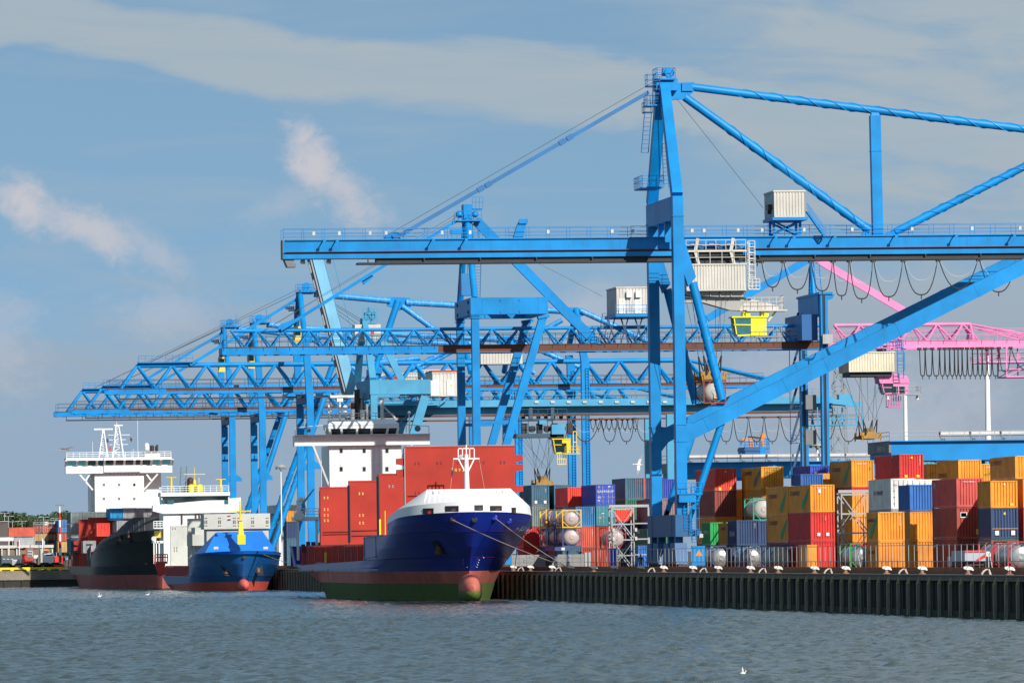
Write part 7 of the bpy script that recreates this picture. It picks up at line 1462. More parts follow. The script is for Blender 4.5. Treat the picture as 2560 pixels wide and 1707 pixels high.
for px, z in ((297, 9.3), (319, 9.8), (296, 8.2), (322, 8.6)): v = on_hull(R2, cx, -1, px, z)+Vector((-.1, -.1, 0)); q = MB(); q.cbox(v, (.3, 1.8 if z > 9 else 1, 1.0 if z > 9 else .5)); q.build('mooring_opening', RDK if z > 9 else BLACK, h2)
v = on_hull(R1, cx, -1, 366, 3.9); q = MB(); q.ball(v+Vector((-.1, -.1, .6)), (.5, .5, .3), 8, 6); q.build('anchor', GREYD, h1)
q = MB()
for k in range(12): q.box(cx-10.55, cx-10.4, 1300+k*.9, 1300.3+k*.9, 4.1, 8.0-.08*k)
q.box(cx-10.6, cx-10.3, 1296, 1312, 8.0, 8.3); q.build('side_stanchion', SLT, S3)
coaming(cx-9.2, -1, 1296, 1372, 4.1, 6.9, REDB, S3, RDK); q = MB(); q.box(cx-8.8, cx+9, 1290, 1372, 4.1, 6.7); q.build('hold_cover', RED1, S3)
def ship_cont(px0, px1, py0, py1, Yp, c, lab, L=C40):
    a, b_ = P(px0, py1, Y=Yp), P(px1, py0, Y=Yp); container(a.x, Yp, a.z, L, b_.z-a.z, c, 'plain', lab, 'containers on the deck of the dark ship')
for k, (x0_, x1_) in enumerate(((177, 207), (208, 238), (239, 269))): ship_cont(x0_, x1_, 1279, 1308, 1350, 'greygreen', ('leftmost', 'second', 'third')[k]+' grey container of the top row at the left of the dark ship')
ship_cont(177, 207, 1309, 1344, 1350, 'grey', 'grey container second from the top in the left stack on the dark ship'); ship_cont(177, 207, 1345, 1382, 1350, 'steelblue', 'dark grey container lowest in the left stack on the dark ship')
ship_cont(276, 306, 1270, 1300, 1318, 'skyblue', 'bright blue container among grey ones on the dark ship')
for k, (x0_, x1_) in enumerate(((307, 337), (338, 368), (369, 399))): ship_cont(x0_, x1_, 1269, 1297, 1318, 'grey', ('first', 'second', 'third')[k]+' grey container right of the bright blue one on the dark ship')
ship_cont(292, 322, 1301, 1330, 1312, 'grey', 'pale grey container under the bright blue one on the dark ship'); ship_cont(242, 274, 1307, 1340, 1296, 'brightred', 'orange red container on the red coaming of the dark ship', C20); ship_cont(208, 232.5, 1351, 1382, 1322, 'grey', 'short grey container low beside the coaming of the dark ship', C20)
hatch_panel(P(197, 1300, Y=1342).x, P(330, 1300, Y=1342).x, 1342, P(200, 1383, Y=1342).z, P(200, 1298, Y=1342).z, RED1, S3, fit=((.1, .5),), fm=PALEY, bars=(), arms=((.38, -1), (.2, -1)))
hatch_panel(P(221, 1300, Y=1326).x, P(350, 1300, Y=1326).x, 1326, 6.7, P(230, 1293, Y=1326).z, RED1, S3, fit=((.2, .7),), bars=())
ty = 1366; P3 = lambda x, y, Yp=ty: P(x, y, Y=Yp); za, zb2, zc, zd, ze = P3(298, 1181).z, P3(298, 1163).z, P3(298, 1150).z, P3(298, 1143).z, P3(298, 1130).z
t0, t1 = P3(237, 1220).x, P3(360, 1220).x; q = MB(); q.box(t0, t1, ty, ty+12, 4.1, za); q.box(t1, P3(403, 1220, ty+4).x, ty+4, ty+12, 4.1, za-.05); q.box(t0-.6, t0, ty+2, ty+12, 4.1, za-.2); dh = q.build('deckhouse', WHITE, S3)
q = MB()
for i in range(1, 13): x = t0+i*(t1-t0)/13; q.box(x-.03, x+.03, ty-.04, ty, 12, za)
for py in (1229, 1266): z = P3(298, py).z; q.box(t0, t1, ty-.035, ty, z, z+.05)
q.build('plate_seam', paint('seam_grey', (.55, .55, .56), .6, .2), dh)
for py in (1211, 1246):
    for px in (260, 298, 336): c = P3(px, py); q = MB(); q.cbox((c.x, ty-.03, c.z), (.42, .08, .5)); q.build('porthole', GLASS if (px, py) == (336, 1211) else GREYD, dh)
w0, w1 = P3(163.5, 1160).x, P3(429.5, 1160).x; q = MB(); q.box(w0, w1, ty-.9, ty+2, za-.1, zb2); q.box(w0+.1, w1-.1, ty-1.0, ty+5, zc, zd); q.box(P3(259, 1160).x, P3(350, 1160).x, ty-1.2, ty-.9, za+.1, zb2); q.box(P3(259, 1160).x, P3(350, 1160).x, ty-1.3, ty-1.0, zc, zd)
wpx = [(168, 190), (193, 214), (217, 239), (243, 257), (263, 283), (287, 308), (311, 332), (337, 350), (354, 375), (379, 399), (403, 424)]
edges = [163.5]+[(wpx[i][1]+wpx[i+1][0])/2 for i in range(10)]+[429.5]
for px in edges: x = P3(px, 1157).x; q.beam((x, ty-.95, zb2), (x, ty-2.5, zc), .42, .16, side=(1, 0, 0))
br = q.build('wheelhouse', WHITE, S3)
q = MB()
for i, (u, v) in enumerate(wpx):
    if i not in (0, 1, 9, 10): a, b_ = P3(u-2, 1157).x, P3(v+2, 1157).x; q.add([(a, ty-.6, zb2), (b_, ty-.6, zb2), (b_, ty-.8, zc), (a, ty-.8, zc)], [(0, 1, 2, 3)])
q.build('window', GLASS, br); q = MB()
for i in (0, 1, 9, 10): a, b_ = P3(wpx[i][0]-2, 1157).x, P3(wpx[i][1]+2, 1157).x; q.add([(a, ty-.6, zb2), (b_, ty-.6, zb2), (b_, ty-.8, zc), (a, ty-.8, zc)], [(0, 1, 2, 3)])
q.build('window', TGLASS, br)
q = MB(); q.rail((w0+.2, ty-.9, zd), (w1-.2, ty-.9, zd), ze-zd, 1.3, .06, rows=(1, .66, .33)); q.build('roof_railing', WHITE, br)
q = MB()
for s, xa, xb in ((-1, 198, 232), (1, 394, 360)): a, b_ = P3(xa, 1184), P3(xb, 1224); q.beam((a.x, ty-.5, a.z), (b_.x, ty+.3, b_.z), .32, .32); m_ = a.lerp(b_, .45); e = P3(xa+(26 if s < 0 else -28), 1185); q.beam((m_.x, ty-.3, m_.z), (e.x, ty-.3, e.z), .3, .3)
build_split(q, 'wing_brace', WHITE, br)
def lattice(pxa, pxb, pxt, pyb, pyt, wid, parent, nm, mat):
    q = MB(); a, b_, t = P3(pxa, pyb), P3(pxb, pyb), P3(pxt, pyt); n = 6
    for y in (ty-.8, ty+.8): q.tube((a.x, y, a.z), (t.x-wid, y*.0+ty+(y-ty)*.3, t.z), .13, n=6); q.tube((b_.x, y, b_.z), (t.x+wid, ty+(y-ty)*.3, t.z), .13, n=6)
    for k in range(n): f, g = k/n, (k+1)/n; l = a.lerp(Vector((t.x-wid, ty, t.z)), f); r = b_.lerp(Vector((t.x+wid, ty, t.z)), g); l2 = a.lerp(Vector((t.x-wid, ty, t.z)), g); (q.tube(l, r, .08, n=5) if k % 2 else q.tube(b_.lerp(Vector((t.x+wid, ty, t.z)), f), l2, .08, n=5)); q.tube(l2, r, .08, n=5)
    return q.build(nm, mat, parent)
lm = lattice(247, 269, 258, 1142, 1080, .15, S3, 'radar_mast', WHITE); q = MB(); a, b_ = P3(235, 1073), P3(282, 1074); q.box(a.x, b_.x, ty-.2, ty+.2, a.z-.12, a.z+.15); q.box(P3(255, 1076).x, P3(261, 1076).x, ty-.25, ty+.25, a.z-.8, a.z-.1); q.build('radar_scanner', WHITE, lm)
lm = lattice(282, 309, 293, 1142, 1066, .3, S3, 'signal_mast', WHITE); q = MB()
for py, l, r in ((1087, 270, 325), (1099, 272, 315), (1111, 274, 320)): a, b_ = P3(l, py), P3(r, py); q.box(a.x, b_.x, ty-.05, ty+.05, a.z-.05, a.z+.05)
a, b_ = P3(285, 1063), P3(307, 1064); q.box(a.x, b_.x, ty-.1, ty+.1, a.z-.1, a.z+.1); q.tube(P3(293, 1066), P3(291, 1055), .06, n=5); q.build('yardarm', WHITE, lm)
for px, py, mt_ in ((326, 1097, paint('flag_red_black', (.12, .02, .02), .8, .5)), (273, 1120, REDP), (267, 1100, MATS['flag_dark'])): v = P3(px, py-6); q = MB(); q.add([v, v+Vector((.4, .1, -.5)), v+Vector((.25, .1, -1.1)), v+Vector((-.1, 0, -.7))], [(0, 1, 2, 3)]); q.build('flag', mt_, lm)
q = MB(); c = P3(367, 1118); q.lathe((c.x, ty, P3(367, 1122).z), [(.01, -.2), (.45, -.2), (.5, .4), (.45, .9), (.2, 1.15), (.01, 1.2)], 14); q.build('satellite_dome', WHITE, S3)
q = MB(); u, v = P3(364, 1142), P3(401, 1132); q.box(u.x, v.x, ty+1, ty+4, u.z-.1, v.z); q.build('funnel_casing', WHITE, S3); q = MB(); q.box(u.x-.3, v.x, ty+2, ty+4, v.z, v.z+.35); c = P3(380, 1113, ty+3); q.tube((c.x, ty+3, v.z), (c.x, ty+3, c.z), .4, n=12); c = P3(393, 1111, ty+3); q.tube((c.x, ty+3, v.z), (c.x, ty+3, c.z), .2, n=10); q.tube((c.x-.3, ty+3, v.z), (c.x-.3, ty+3, c.z-.3), .15, n=8); q.build('exhaust', paint('exhaust_brown', (.05, .022, .02), .7, .3), S3)
for px in (344, 231, 332, 207, 216): c = P3(px, 1142); q = MB(); h_ = {344: 7.5, 231: 3, 332: 1.6, 207: .9, 216: .8}[px]; q.tube((c.x, ty-1, c.z), (c.x, ty-1, c.z+h_), .045, n=5); q.build('whip_antenna', WHITE, S3)
# ------------------------------------------------------------------ right background: yard gantries, masts, pylon
YB = paint('yard_gantry_blue', (0.004, 0.22, 0.56), .5, .15, (.02, .12, .3), spec=.3); PIPE = paint('pale_pipe', (.52, .49, .46), .6, .3)
def yard_gantry(px0, pyt, pyb, Yg, label, x_end, wall=True, sign=None, depth=16):
    a = P(px0, pyt, Y=Yg); z1 = a.z; z0 = P(px0, pyb, Y=Yg).z; t = thing('yard_gantry', label, 'gantry crane', (a.x, Yg, GZ), 'blue gantries over the yard')
    q = MB(); q.box(a.x+.3, x_end, Yg, Yg+depth, z0, z1); q.box(a.x, x_end, Yg-.6, Yg+depth+.3, z1, z1+.12); q.build('girder', YB, t)
    q = MB(); q.box(a.x, a.x+.3, Yg, Yg+depth, z1-1.45, z1-.02); q.build('end_plate', GREYD, t)
    q = MB(); q.rail((a.x, Yg-.5, z1+.12), (x_end, Yg-.5, z1+.12), 1.15, 2.0, .04); q.rail((a.x, Yg-.5, z1+.12), (a.x, Yg+depth, z1+.12), 1.15, 2.0, .04); q.build('railing', STEEL, t)
    q = MB(); zc = z1+.95; q.tube((a.x+7 if sign else a.x+2, Yg+1.2, zc), (x_end, Yg+1.2, zc), .3, n=14)
    pp = q.build('pipe', PIPE, t); q = MB()
    for x in np.arange(a.x+7 if sign else a.x+2, x_end, 4.1): q.tube((x, Yg+1.2, zc), (x+.12, Yg+1.2, zc), .34, n=12); q.box(x, x+.12, Yg+.6, Yg+.75, z1, zc+.5); q.box(x+.3, x+.7, Yg+.6, Yg+1.2, z1+.1, z1+.4)
    q.build('pipe_clamp', GREYD, pp)
    for x in (a.x+14, x_end-12): q = MB(); q.box(x, x+1.4, Yg+1, Yg+3, GZ, z0); q.box(x, x+1.4, Yg+depth-3, Yg+depth-1, GZ, z0); build_split(q, 'leg', YB, t)
    q = MB(); q.ext([(a.x+1.5, Yg+.4, z1-1.45), (a.x+6, Yg+.4, z1-1.45), (a.x+12, Yg+.4, z0-.4), (a.x+8, Yg+.4, z0-.4)], (0, 5, 0)); q.build('bracket', YB, t)
    if sign: put_text(sign, 1.0, WTX, (a.x-.02, Yg+8.5, z1-1.2), (0, -1, 0), (0, 0, 1), t, 5.5)
    return t
g1 = yard_gantry(2222, 1104, 1152, 905, 'long blue gantry girder with grey lettered end and pale pipe at the right', 262, sign='FERRY 6')
g2 = yard_gantry(1690, 1158, 1196, 1060, 'farther blue gantry girder with pale pipe behind the big crane legs', 245)
# sheds below the near gantry
q = MB(); a = P(2300, 1150, Y=960); q.box(a.x, a.x+70, 960, 990, GZ, a.z); 
sh = thing('shed', 'shed with pale teal ribbed roof edge below the long blue gantry', 'shed', (a.x, 960, GZ)); q.build('wall', GREYD, sh); q = MB(); corr(a.x-.5, a.x+71, a.z-1.2, a.z+.3, lambda u, d, z: (u, 959.8-d, z), .6, .12, q); q.build('roof_edge', paint('teal_roof', (.09, .34, .42), .5, .2), sh)
# blue trolley with orange arms on the farther gantry
Yt = 1064; a, b_ = P(1863, 1138, Y=Yt), P(1899, 1138, Y=Yt); c1 = P(1924, 1138, Y=Yt); zt = P(1880, 1117, Y=Yt).z
t = thing('gantry_trolley', 'small blue yard trolley carrying two orange folding arms', 'trolley', ((a.x+c1.x)/2, Yt, a.z))
q = MB(); q.box(a.x, b_.x, Yt, Yt+7, a.z, zt); q.box(a.x-.1, b_.x+.1, Yt-.1, Yt+7, zt-.6, zt-.2); q.build('body', DKBLUE, t)
q = MB(); q.box(b_.x+.05, c1.x-.6, Yt, Yt+6, a.z+.2, zt); q.build('cabinet', BLUE, t)
q = MB(); q.rail((a.x, Yt, zt), (c1.x, Yt, zt), 1.3, .7, .05, rows=(1, .66, .33)); q.rail((a.x, Yt+5, zt), (c1.x, Yt+5, zt), 1.3, .7, .05, rows=(1, .66, .33)); q.rail((c1.x, Yt, a.z), (c1.x, Yt+5, a.z), zt-a.z+1.3, .9, .04, rows=(1, .7, .4)); q.build('railing', BLUE, t)
q = MB(); u, v = P(1880, 1118, Y=Yt+1), P(1908, 1116, Y=Yt+1); zz = P(1905, 1084, Y=Yt+1).z
q.beam(u, (u.x-.3, Yt+1, zz-.6), .6, .6, w1=.5, h1=.5); q.beam(v, (v.x-.1, Yt+1, zz), .7, .7, w1=.6, h1=.7); q.beam((v.x-.2, Yt+1, zz-.5), (v.x-3.3, Yt+1, zz-.9), .4, .4); q.build('folding_arm', ORANGE, t)
q = MB(); q.tube((v.x-.4, Yt+.8, zz-.6), (v.x-2.4, Yt+.8, zt+1.6), .12); q.build('hydraulic_ram', DARK, t)
def mast(px, pyt, Ym, r0, r1, label, head='disc', hr=1.6, name='light_mast', mat=None, group='light masts'):
    c = P(px, pyt, Y=Ym); base = GZ; bx = c.x
    t = thing(name, label, 'light mast', (bx, Ym, base), group); q = MB(); q.tube((bx, Ym, base), (bx, Ym, c.z), r0, r1, n=12); q.build('pole', mat or WHITE, t)
    if head == 'disc':
        q = MB(); q.lathe((bx, Ym, c.z), [(.1, .5), (.5, .35), (hr, .1), (hr*1.02, -.05), (hr*.6, -.15), (.1, -.2)], 18); h = q.build('lamp_ring', STEEL, t); q = MB()
        for k in range(8): an = k*math.pi/4; q.cbox((bx+math.cos(an)*hr*.8, Ym+math.sin(an)*hr*.8, c.z-.25), (.5, .4, .28))
        q.build('floodlight', GREYD, h); q = MB(); q.tube((bx, Ym, c.z+.4), (bx, Ym, c.z+2.6), .05, n=5); q.build('lightning_rod', STEEL, t)
    elif head == 'arm':
        q = MB()
        for s in (-1, 1): q.box(min(bx, bx+s*.7), max(bx, bx+s*.7), Ym-.03, Ym+.03, c.z-.05, c.z+.02); q.cbox((bx+s*.8, Ym, c.z), (.55, .3, .12))
        q.build('lamp_head', STEEL, t)
    return t
mast(2467, 865, 1010, .6, .3, 'tall thick white light mast with a ring of lamps behind the pink truss', hr=2.6)
mast(2262, 940, 1150, .42, .3, 'slim pale mast right of the pink cab', head=None)
mast(2043, 1113, 1100, .25, .2, 'short mushroom lamp mast between the rear tower legs', hr=1.3)
mast(702, 1167, 1200, .12, .1, 'white lamp mast between the bright blue bow and the red panels', hr=.9)
mast(804, 1150, 1110, .16, .14, 'thin white mast left of the nearest ship bridge', head=None)
# power pylon
Yp = 1600; PY = paint('pylon_steel', (.20, .23, .23), .6, .3); c = P(2098, 1072, Y=Yp); w = P(2115, 1100, Y=Yp).x-P(2098, 1100, Y=Yp).x
py_ = thing('power_pylon', 'grey lattice power pylon far behind the yellow spreader', 'pylon', (c.x, Yp, GZ)); q = MB(); H_ = c.z-GZ
for sx_ in (-1, 1):
    for sy_ in (-1, 1): q.tube((c.x+sx_*w*1.5, Yp+sy_*w*1.5, GZ), (c.x+sx_*w*.95, Yp+sy_*w*.95, c.z), .16, n=4); q.tube((c.x+sx_*w*.95, Yp+sy_*w*.95, c.z), (c.x+sx_*w*.5, Yp+sy_*w*.5, c.z+14), .14, n=4)
n = 6
for k in range(n+3):
    z0 = GZ+k*H_/n; z1_ = z0+H_/n; f0 = 1.5-.55*min(1, k/n); f1 = 1.5-.55*min(1, (k+1)/n)
    for sy_ in (-1, 1): q.tube((c.x-w*f0, Yp+sy_*w*f0, z0), (c.x+w*f1, Yp+sy_*w*f1, z1_), .1, n=4); q.tube((c.x+w*f0, Yp+sy_*w*f0, z0), (c.x-w*f1, Yp+sy_*w*f1, z1_), .1, n=4); q.tube((c.x-w*f1, Yp+sy_*w*f1, z1_), (c.x+w*f1, Yp+sy_*w*f1, z1_), .1, n=4)
q.build('lattice', PY, py_); q = MB(); q.beam((c.x-w*3.2, Yp, c.z+3), (c.x+w*3.2, Yp, c.z+3), .4, .4); q.build('cross_arm', PY, py_)
# grey lattice towers on the apron
LT = paint('lattice_grey', (.36, .37, .38), .5, .3)
def lattice_tower(px0, px1, pyt, X, label, arm=None, lad=True):
    a = P(px0, pyt, X=X); Yt = a.y; x1 = P(px1, pyt, Y=Yt).x; z1 = a.z; t = thing('lattice_tower', label, 'steel tower', (a.x, Yt, GZ), 'grey lattice towers'); x0 = a.x; d = 2.2; q = MB()
    for x in (x0, x1):
        for y in (Yt, Yt+d): q.box(x-.06, x+.06, y-.06, y+.06, GZ, z1)
    q.build('post', LT, t); q = MB(); n = 4; hs = [GZ+(z1-GZ)*k/n for k in range(n+1)]
    for k in range(1, n+1):
        for y in (Yt, Yt+d): q.box(x0, x1, y-.07, y+.07, hs[k]-.22, hs[k]-.08)
        for x in (x0, x1): q.box(x-.06, x+.06, Yt, Yt+d, hs[k]-.22, hs[k]-.1)
    for k in (0, 2):
        for y in (Yt, Yt+d): q.beam((x0, y, hs[k]), (x1, y, hs[k+2]-.2), .055, .055); q.beam((x1, y, hs[k]), (x0, y, hs[k+2]-.2), .1, .1)
    q.build('bracing', LT, t)
    if lad: q = MB(); q.ladder((x0+.35, Yt-.25, GZ), (x0+.35, Yt-.25, z1-2.5), (1, 0, 0), .5, .33, .04); q.build('ladder', LT, t)
    q = MB()
    for z in (hs[3]-.8, hs[2]): q.cbox((x1+.2, Yt-.2, z), (.25, .25, .4)); q.cbox((x0+.15, Yt-.2, z), (.25, .25, .4))
    build_split(q, 'floodlight', GREYW, t)
    if arm: 
        q = MB(); x2 = P(arm, pyt, Y=Yt).x; q.box(x0-.3, x2, Yt-.12, Yt+.12, z1, z1+.3)
        for k in range(1, 4): q.box(x1, x2, Yt-.06, Yt+.06, hs[k]-.15, hs[k])
        q.box(x2-.15, x2+.05, Yt-.1, Yt+.1, GZ, z1); q.build('cross_bar', LT, t)
    return t
lattice_tower(1529, 1584, 1268, 110.6, 'pale grey lattice tower with a long cross bar left of the big crane base', 1622); lattice_tower(2103, 2168, 1232, 116.5, 'grey lattice tower partly in shade between orange container stacks', 2190, False)
# apron clutter
c = P(1534, 1372, X=109.5); t = thing('portable_cabin', 'bright blue portable cabin standing by the lattice tower behind the railing', 'cabin', (c.x, c.y, GZ)); s = P(1543, 1400, Y=c.y).x-P(1525, 1400, Y=c.y).x
q = MB(); q.box(c.x-s/2, c.x+s/2, c.y, c.y+1.2, GZ, c.z); q.box(c.x-s/2-.06, c.x+s/2+.06, c.y-.06, c.y+1.26, c.z, c.z+.1); PB = paint('cabin_blue', (.01, .07, .55), .5, .2); q.build('body', PB, t); q = MB(); q.box(c.x-s/2+.12, c.x+s/2-.12, c.y-.04, c.y-.005, GZ+.15, c.z-.25); q.build('door', PB, t)
c = P(1996, 1361, X=111.2); container(c.x, c.y, GZ, 2.99, c.z-GZ-.01, 'orange2', 'plain', 'small upright orange container behind the railing left of the green framed tank') if False else None
c = P(2018, 1361, X=110.4); t = thing('orange_locker', 'narrow upright orange steel locker box behind the railing', 'locker', (c.x, c.y, GZ)); q = MB(); wdt = P(2042, 1361, Y=c.y).x-c.x; q.box(c.x, c.x+wdt, c.y, c.y+5, GZ, c.z); q.box(c.x-.03, c.x+wdt+.03, c.y-.03, c.y+5, c.z-.2, c.z); q.build('body', ORANGE, t); q = MB(); q.box(c.x+.1, c.x+wdt-.1, c.y-.04, c.y-.005, GZ+.2, c.z-.3); q.build('door', cmat('orange'), t)
# parked lorry rear with red stripes, at the right
c = P(2412, 1376, X=110.2); yy = c.y; x1 = P(2464, 1376, Y=yy).x; t = thing('box_lorry', 'pale lavender box lorry with red striped rear behind the railing', 'lorry', ((c.x+x1)/2, yy, GZ)); LAV = paint('lavender_white', (.46, .45, .52), .5, .25)
q = MB(); q.box(c.x, x1, yy, yy+6, GZ+.9, c.z); q.build('cargo_box', LAV, t); q = MB()
for k in range(5): x = c.x+.1+k*(x1-c.x-.2)/5; q.box(x+.02, x+(x1-c.x)/5-.06, yy-.05, yy-.01, GZ+1.0, c.z-.9)
q.build('rear_door', LAV, t); q = MB(); q.add([(c.x+.9, yy-.07, c.z-1.0), (x1, yy-.07, c.z-.55), (x1, yy-.07, c.z-.25), (c.x+.9, yy-.07, c.z-.8)], [(0, 1, 2, 3)]); q.box(c.x, x1, yy-.06, yy-.02, c.z-.15, c.z-.02); q.build('red_stripe', REDP, t)
q = MB(); q.box(c.x+.1, x1-.1, yy+.3, yy+8.2, GZ+.55, GZ+.9); q.build('chassis', DARK, t); q = MB(); q.box(c.x+.05, x1-.05, yy+6.2, yy+8.2, GZ+.5, c.z-.5); q.build('driver_cab', LAV, t)
for x in (c.x+.1, x1-.4):
    for y in (yy+1, yy+7): q = MB(); q.lathe((x, y, GZ+.45), [(.01, 0), (.45, 0), (.45, .3), (.01, .3)], 16, axis='X'); q.build('wheel', BLACK, t)
c = P(2466, 1378, X=109.6); t = thing('number_sign', 'small white sign with a red 5 left of the red framed tanks', 'sign', (c.x, c.y, GZ)); q = MB(); zz = P(2466, 1390, Y=c.y).z; wd = P(2474, 1378, Y=c.y).x-c.x+.1; q.box(c.x, c.x+wd, c.y, c.y+.04, zz, c.z); q.build('board', WHITE, t); put_text('5', .38, REDP, (c.x+.06, c.y-.015, zz+.06), (1, 0, 0), (0, 0, 1), t); q = MB(); q.box(c.x+wd/2-.04, c.x+wd/2+.04, c.y+.04, c.y+.1, GZ, zz+.2); q.build('post', STEEL, t)
# low chassis and pale crates seen over the barrier on the left
c = P(1387, 1367, X=109.5); t = thing('container_chassis', 'dark blue trailer chassis with a white plate behind the barrier', 'trailer', (c.x, c.y, GZ)); x1 = P(1428, 1367, Y=c.y).x; q = MB(); q.box(c.x, x1, c.y, c.y+9, c.z-.45, c.z); q.build('frame', FBL, t); q = MB(); q.cbox(((c.x+x1)/2, c.y-.02, c.z-.22), (.4, .04, .3)); q.build('plate', WHITE, t)
for x in (c.x+.1, x1-.4): q = MB(); q.lathe((x, c.y+1.2, GZ+.5), [(.01, 0), (.5, 0), (.5, .3), (.01, .3)], 16, axis='X'); q.build('wheel', BLACK, t); q = MB(); q.box(x, x+.2, c.y+1, c.y+1.4, GZ+.5, c.z-.45); q.build('axle_strut', FBL, t)
# things between the middle and the front ship
c = P(690, 1262, Y=1260); q = MB(); x1 = P(760, 1262, Y=1260).x; t = thing('office_block', 'pale flat roofed block behind the inclined crane tubes', 'building', (c.x, 1260, GZ)); q.box(c.x, x1, 1260, 1275, GZ, c.z-1.5); q.build('wall', GREYD, t); q = MB(); q.box(c.x-.3, x1+.3, 1259.7, 1275.3, c.z-1.5, c.z); q.build('roof_band', GREYW, t)
c = P(716, 1277, X=114); z_ = P(716, 1303, X=114).z; container(114, c.y, z_, C20, c.z-z_, 'orange', 'plain', 'yellowish container end between the bright blue bow and the red panels', 'shipping containers at the far yard end'); 
for i, (py0, py1, cc, lab) in enumerate(((1303, 1345, 'navy', 'dark container right of the bright blue bow'), (1345, 1390, 'steelblue', 'dark blue container low right of the bright blue bow'))):
    za, zb_ = P(716, py0, X=114).z, P(716, py1, X=114).z; container(114, c.y, zb_ if i == 0 else GZ, C20, za-(zb_ if i == 0 else GZ)-.02, cc, 'plain', lab, 'shipping containers at the far yard end')
c = P(697, 1307, X=112); t = thing('white_bracket', 'white hook shaped steel bracket over the dark containers right of the bright blue bow', 'bracket', (c.x, c.y, GZ)); x1 = P(708, 1307, Y=c.y).x; q = MB(); q.box(c.x, c.x+.45, c.y, c.y+.4, GZ, c.z); q.box(c.x+.45, x1, c.y, c.y+.4, c.z-.4, c.z); q.build('frame', WHITE, t)
# ------------------------------------------------------------------ far quay at the left
FY = 1392; WQ = P(60, 1449, Y=FY).z; TQ = P(60, 1426, Y=FY).z
fq = thing('quay_wall', 'far concrete quay wall with a dark lower band at the left edge', 'quay', (0, FY, 0)); q = MB(); q.box(-120, QX-.2, FY-.6, FY+.9, WQ, TQ); q.build('concrete_face', paint('tan_concrete', (.23, .185, .145), .85, .7, (.07, .06, .055), scale=.25, streak=False, fine=.25), fq); q = MB(); q.box(-120, QX-.2, FY-.3, FY+.9, -2, WQ)
for x in np.arange(-100, QX-1, 3.5): q.box(x, x+.3, FY-.55, FY-.3, -2, WQ)
q.build('dark_band', PILE, fq)
b_ = thing('crash_barrier', 'yellow crash barrier along the far quay edge', 'barrier', (0, FY, TQ)); z0, z1 = P(60, 1424, Y=FY).z, P(60, 1418, Y=FY).z; q = MB(); q.box(-60, P(164, 1420, Y=FY).x, FY-.5, FY-.1, z0+.1, z1+.05); q.build('beam', YELLOW, b_)
for px in (0, 30, 70, 98, 122, 151): c = P(px, 1424, Y=FY); q = MB(); q.ext([(c.x-.4, FY-.55, z0+.1), (c.x+.4, FY-.55, z0+.1), (c.x+.2, FY-.55, TQ-.1), (c.x-.2, FY-.55, TQ-.1)], (0, .4, 0)); q.build('foot', YELLOW, b_)
GF = GZ-.05
def car(px, Yc, col, label, L=4.3, h=1.45):
    c = P(px, 1410, Y=Yc); x = c.x; t = thing('parked_car', label, 'car', (x, Yc, GF), 'cars parked on the far quay'); M = paint('car_'+col, dict(black=(.012, .012, .014), silver=(.35, .36, .37), dark=(.03, .035, .045), red=(.4, .02, .02), white=(.7, .7, .7))[col], .25, .05, spec=.7)
    w = 1.75; z = GF; prof = [(-L/2, .35), (-L/2, .75), (-L/2+.25, .88), (-L*.22, .95), (-L*.08, h), (L*.22, h), (L*.38, .98), (L/2-.05, .88), (L/2, .5), (L/2-.05, .3)]
    q = MB(); q.ext([(x+a, Yc, z+b2) for a, b2 in prof], (0, w, 0)); q.build('body', M, t)
    q = MB(); q.ext([(x-L*.19, Yc-.02, z+.97), (x-L*.07, Yc-.02, z+h-.08), (x+L*.2, Yc-.02, z+h-.08), (x+L*.33, Yc-.02, z+.98)], (0, .04, 0)); q.build('window', GLASS, t)
    for a in (-L*.31, L*.31): q = MB(); q.lathe((x+a, Yc-.05, z+.32), [(.01, 0), (.32, 0), (.32, .22), (.01, .22)], 14, axis='Y'); wl_ = q.build('wheel', BLACK, t); q = MB(); q.lathe((x+a, Yc-.07, z+.32), [(.18, 0), (.01, -.02)], 10, axis='Y'); q.build('rim', STEEL, wl_)
    q = MB(); q.cbox((x-L/2+.06, Yc+.1, z+.68), (.12, .25, .16)); q.build('headlight', GREYW, t)
for px, c_, lab in ((12, 'dark', 'dark car at the far left end of the quay'), (46, 'silver', 'silver car with large windows on the far quay'), (76, 'black', 'black car right of the silver one'), (108, 'black', 'black car in front of the white lorry'), (135, 'red', 'red car at the foot of the striped mast')): car(px, 1397, c_, lab)
def fbox(px0, px1, py0, py1, Yb, mat, t, nm, d=4, zb=None):
    a, b2 = P(px0, py1, Y=Yb), P(px1, py0, Y=Yb); q = MB(); q.box(a.x, b2.x, Yb, Yb+d, a.z if zb is None else zb, b2.z); return q.build(nm, mat, t)
def fthing(nm, lab, cat, px, Yb, group=None): return thing(nm, lab, cat, (P(px, 1400, Y=Yb).x, Yb, GF), group)
BRW = paint('brown_cladding', (.20, .145, .10), .8, .3); SLB = paint('slate_wall', (.075, .10, .125), .7, .3)
t = fthing('warehouse', 'long brown warehouse with white roof band on the far quay', 'building', 50, 1440); fbox(-60, 133, 1371, 1412, 1440, BRW, t, 'wall', 20, GF); fbox(-62, 134, 1361, 1371, 1439.6, GREYW, t, 'roof_band', 20.8)
for px in (5, 21, 42, 103, 131): fbox(px-1.3, px+1.3, 1371, 1412, 1439.5, GREYW, t, 'column', .4, GF)
t = fthing('gate_office', 'low slate coloured office with pale window strips by the parked cars', 'building', 30, 1420); fbox(4, 57, 1387, 1412, 1420, SLB, t, 'wall', 8, GF)
for px in (10, 20, 30): fbox(px-3, px+3, 1396, 1398, 1419.9, GREYW, t, 'window', .2)
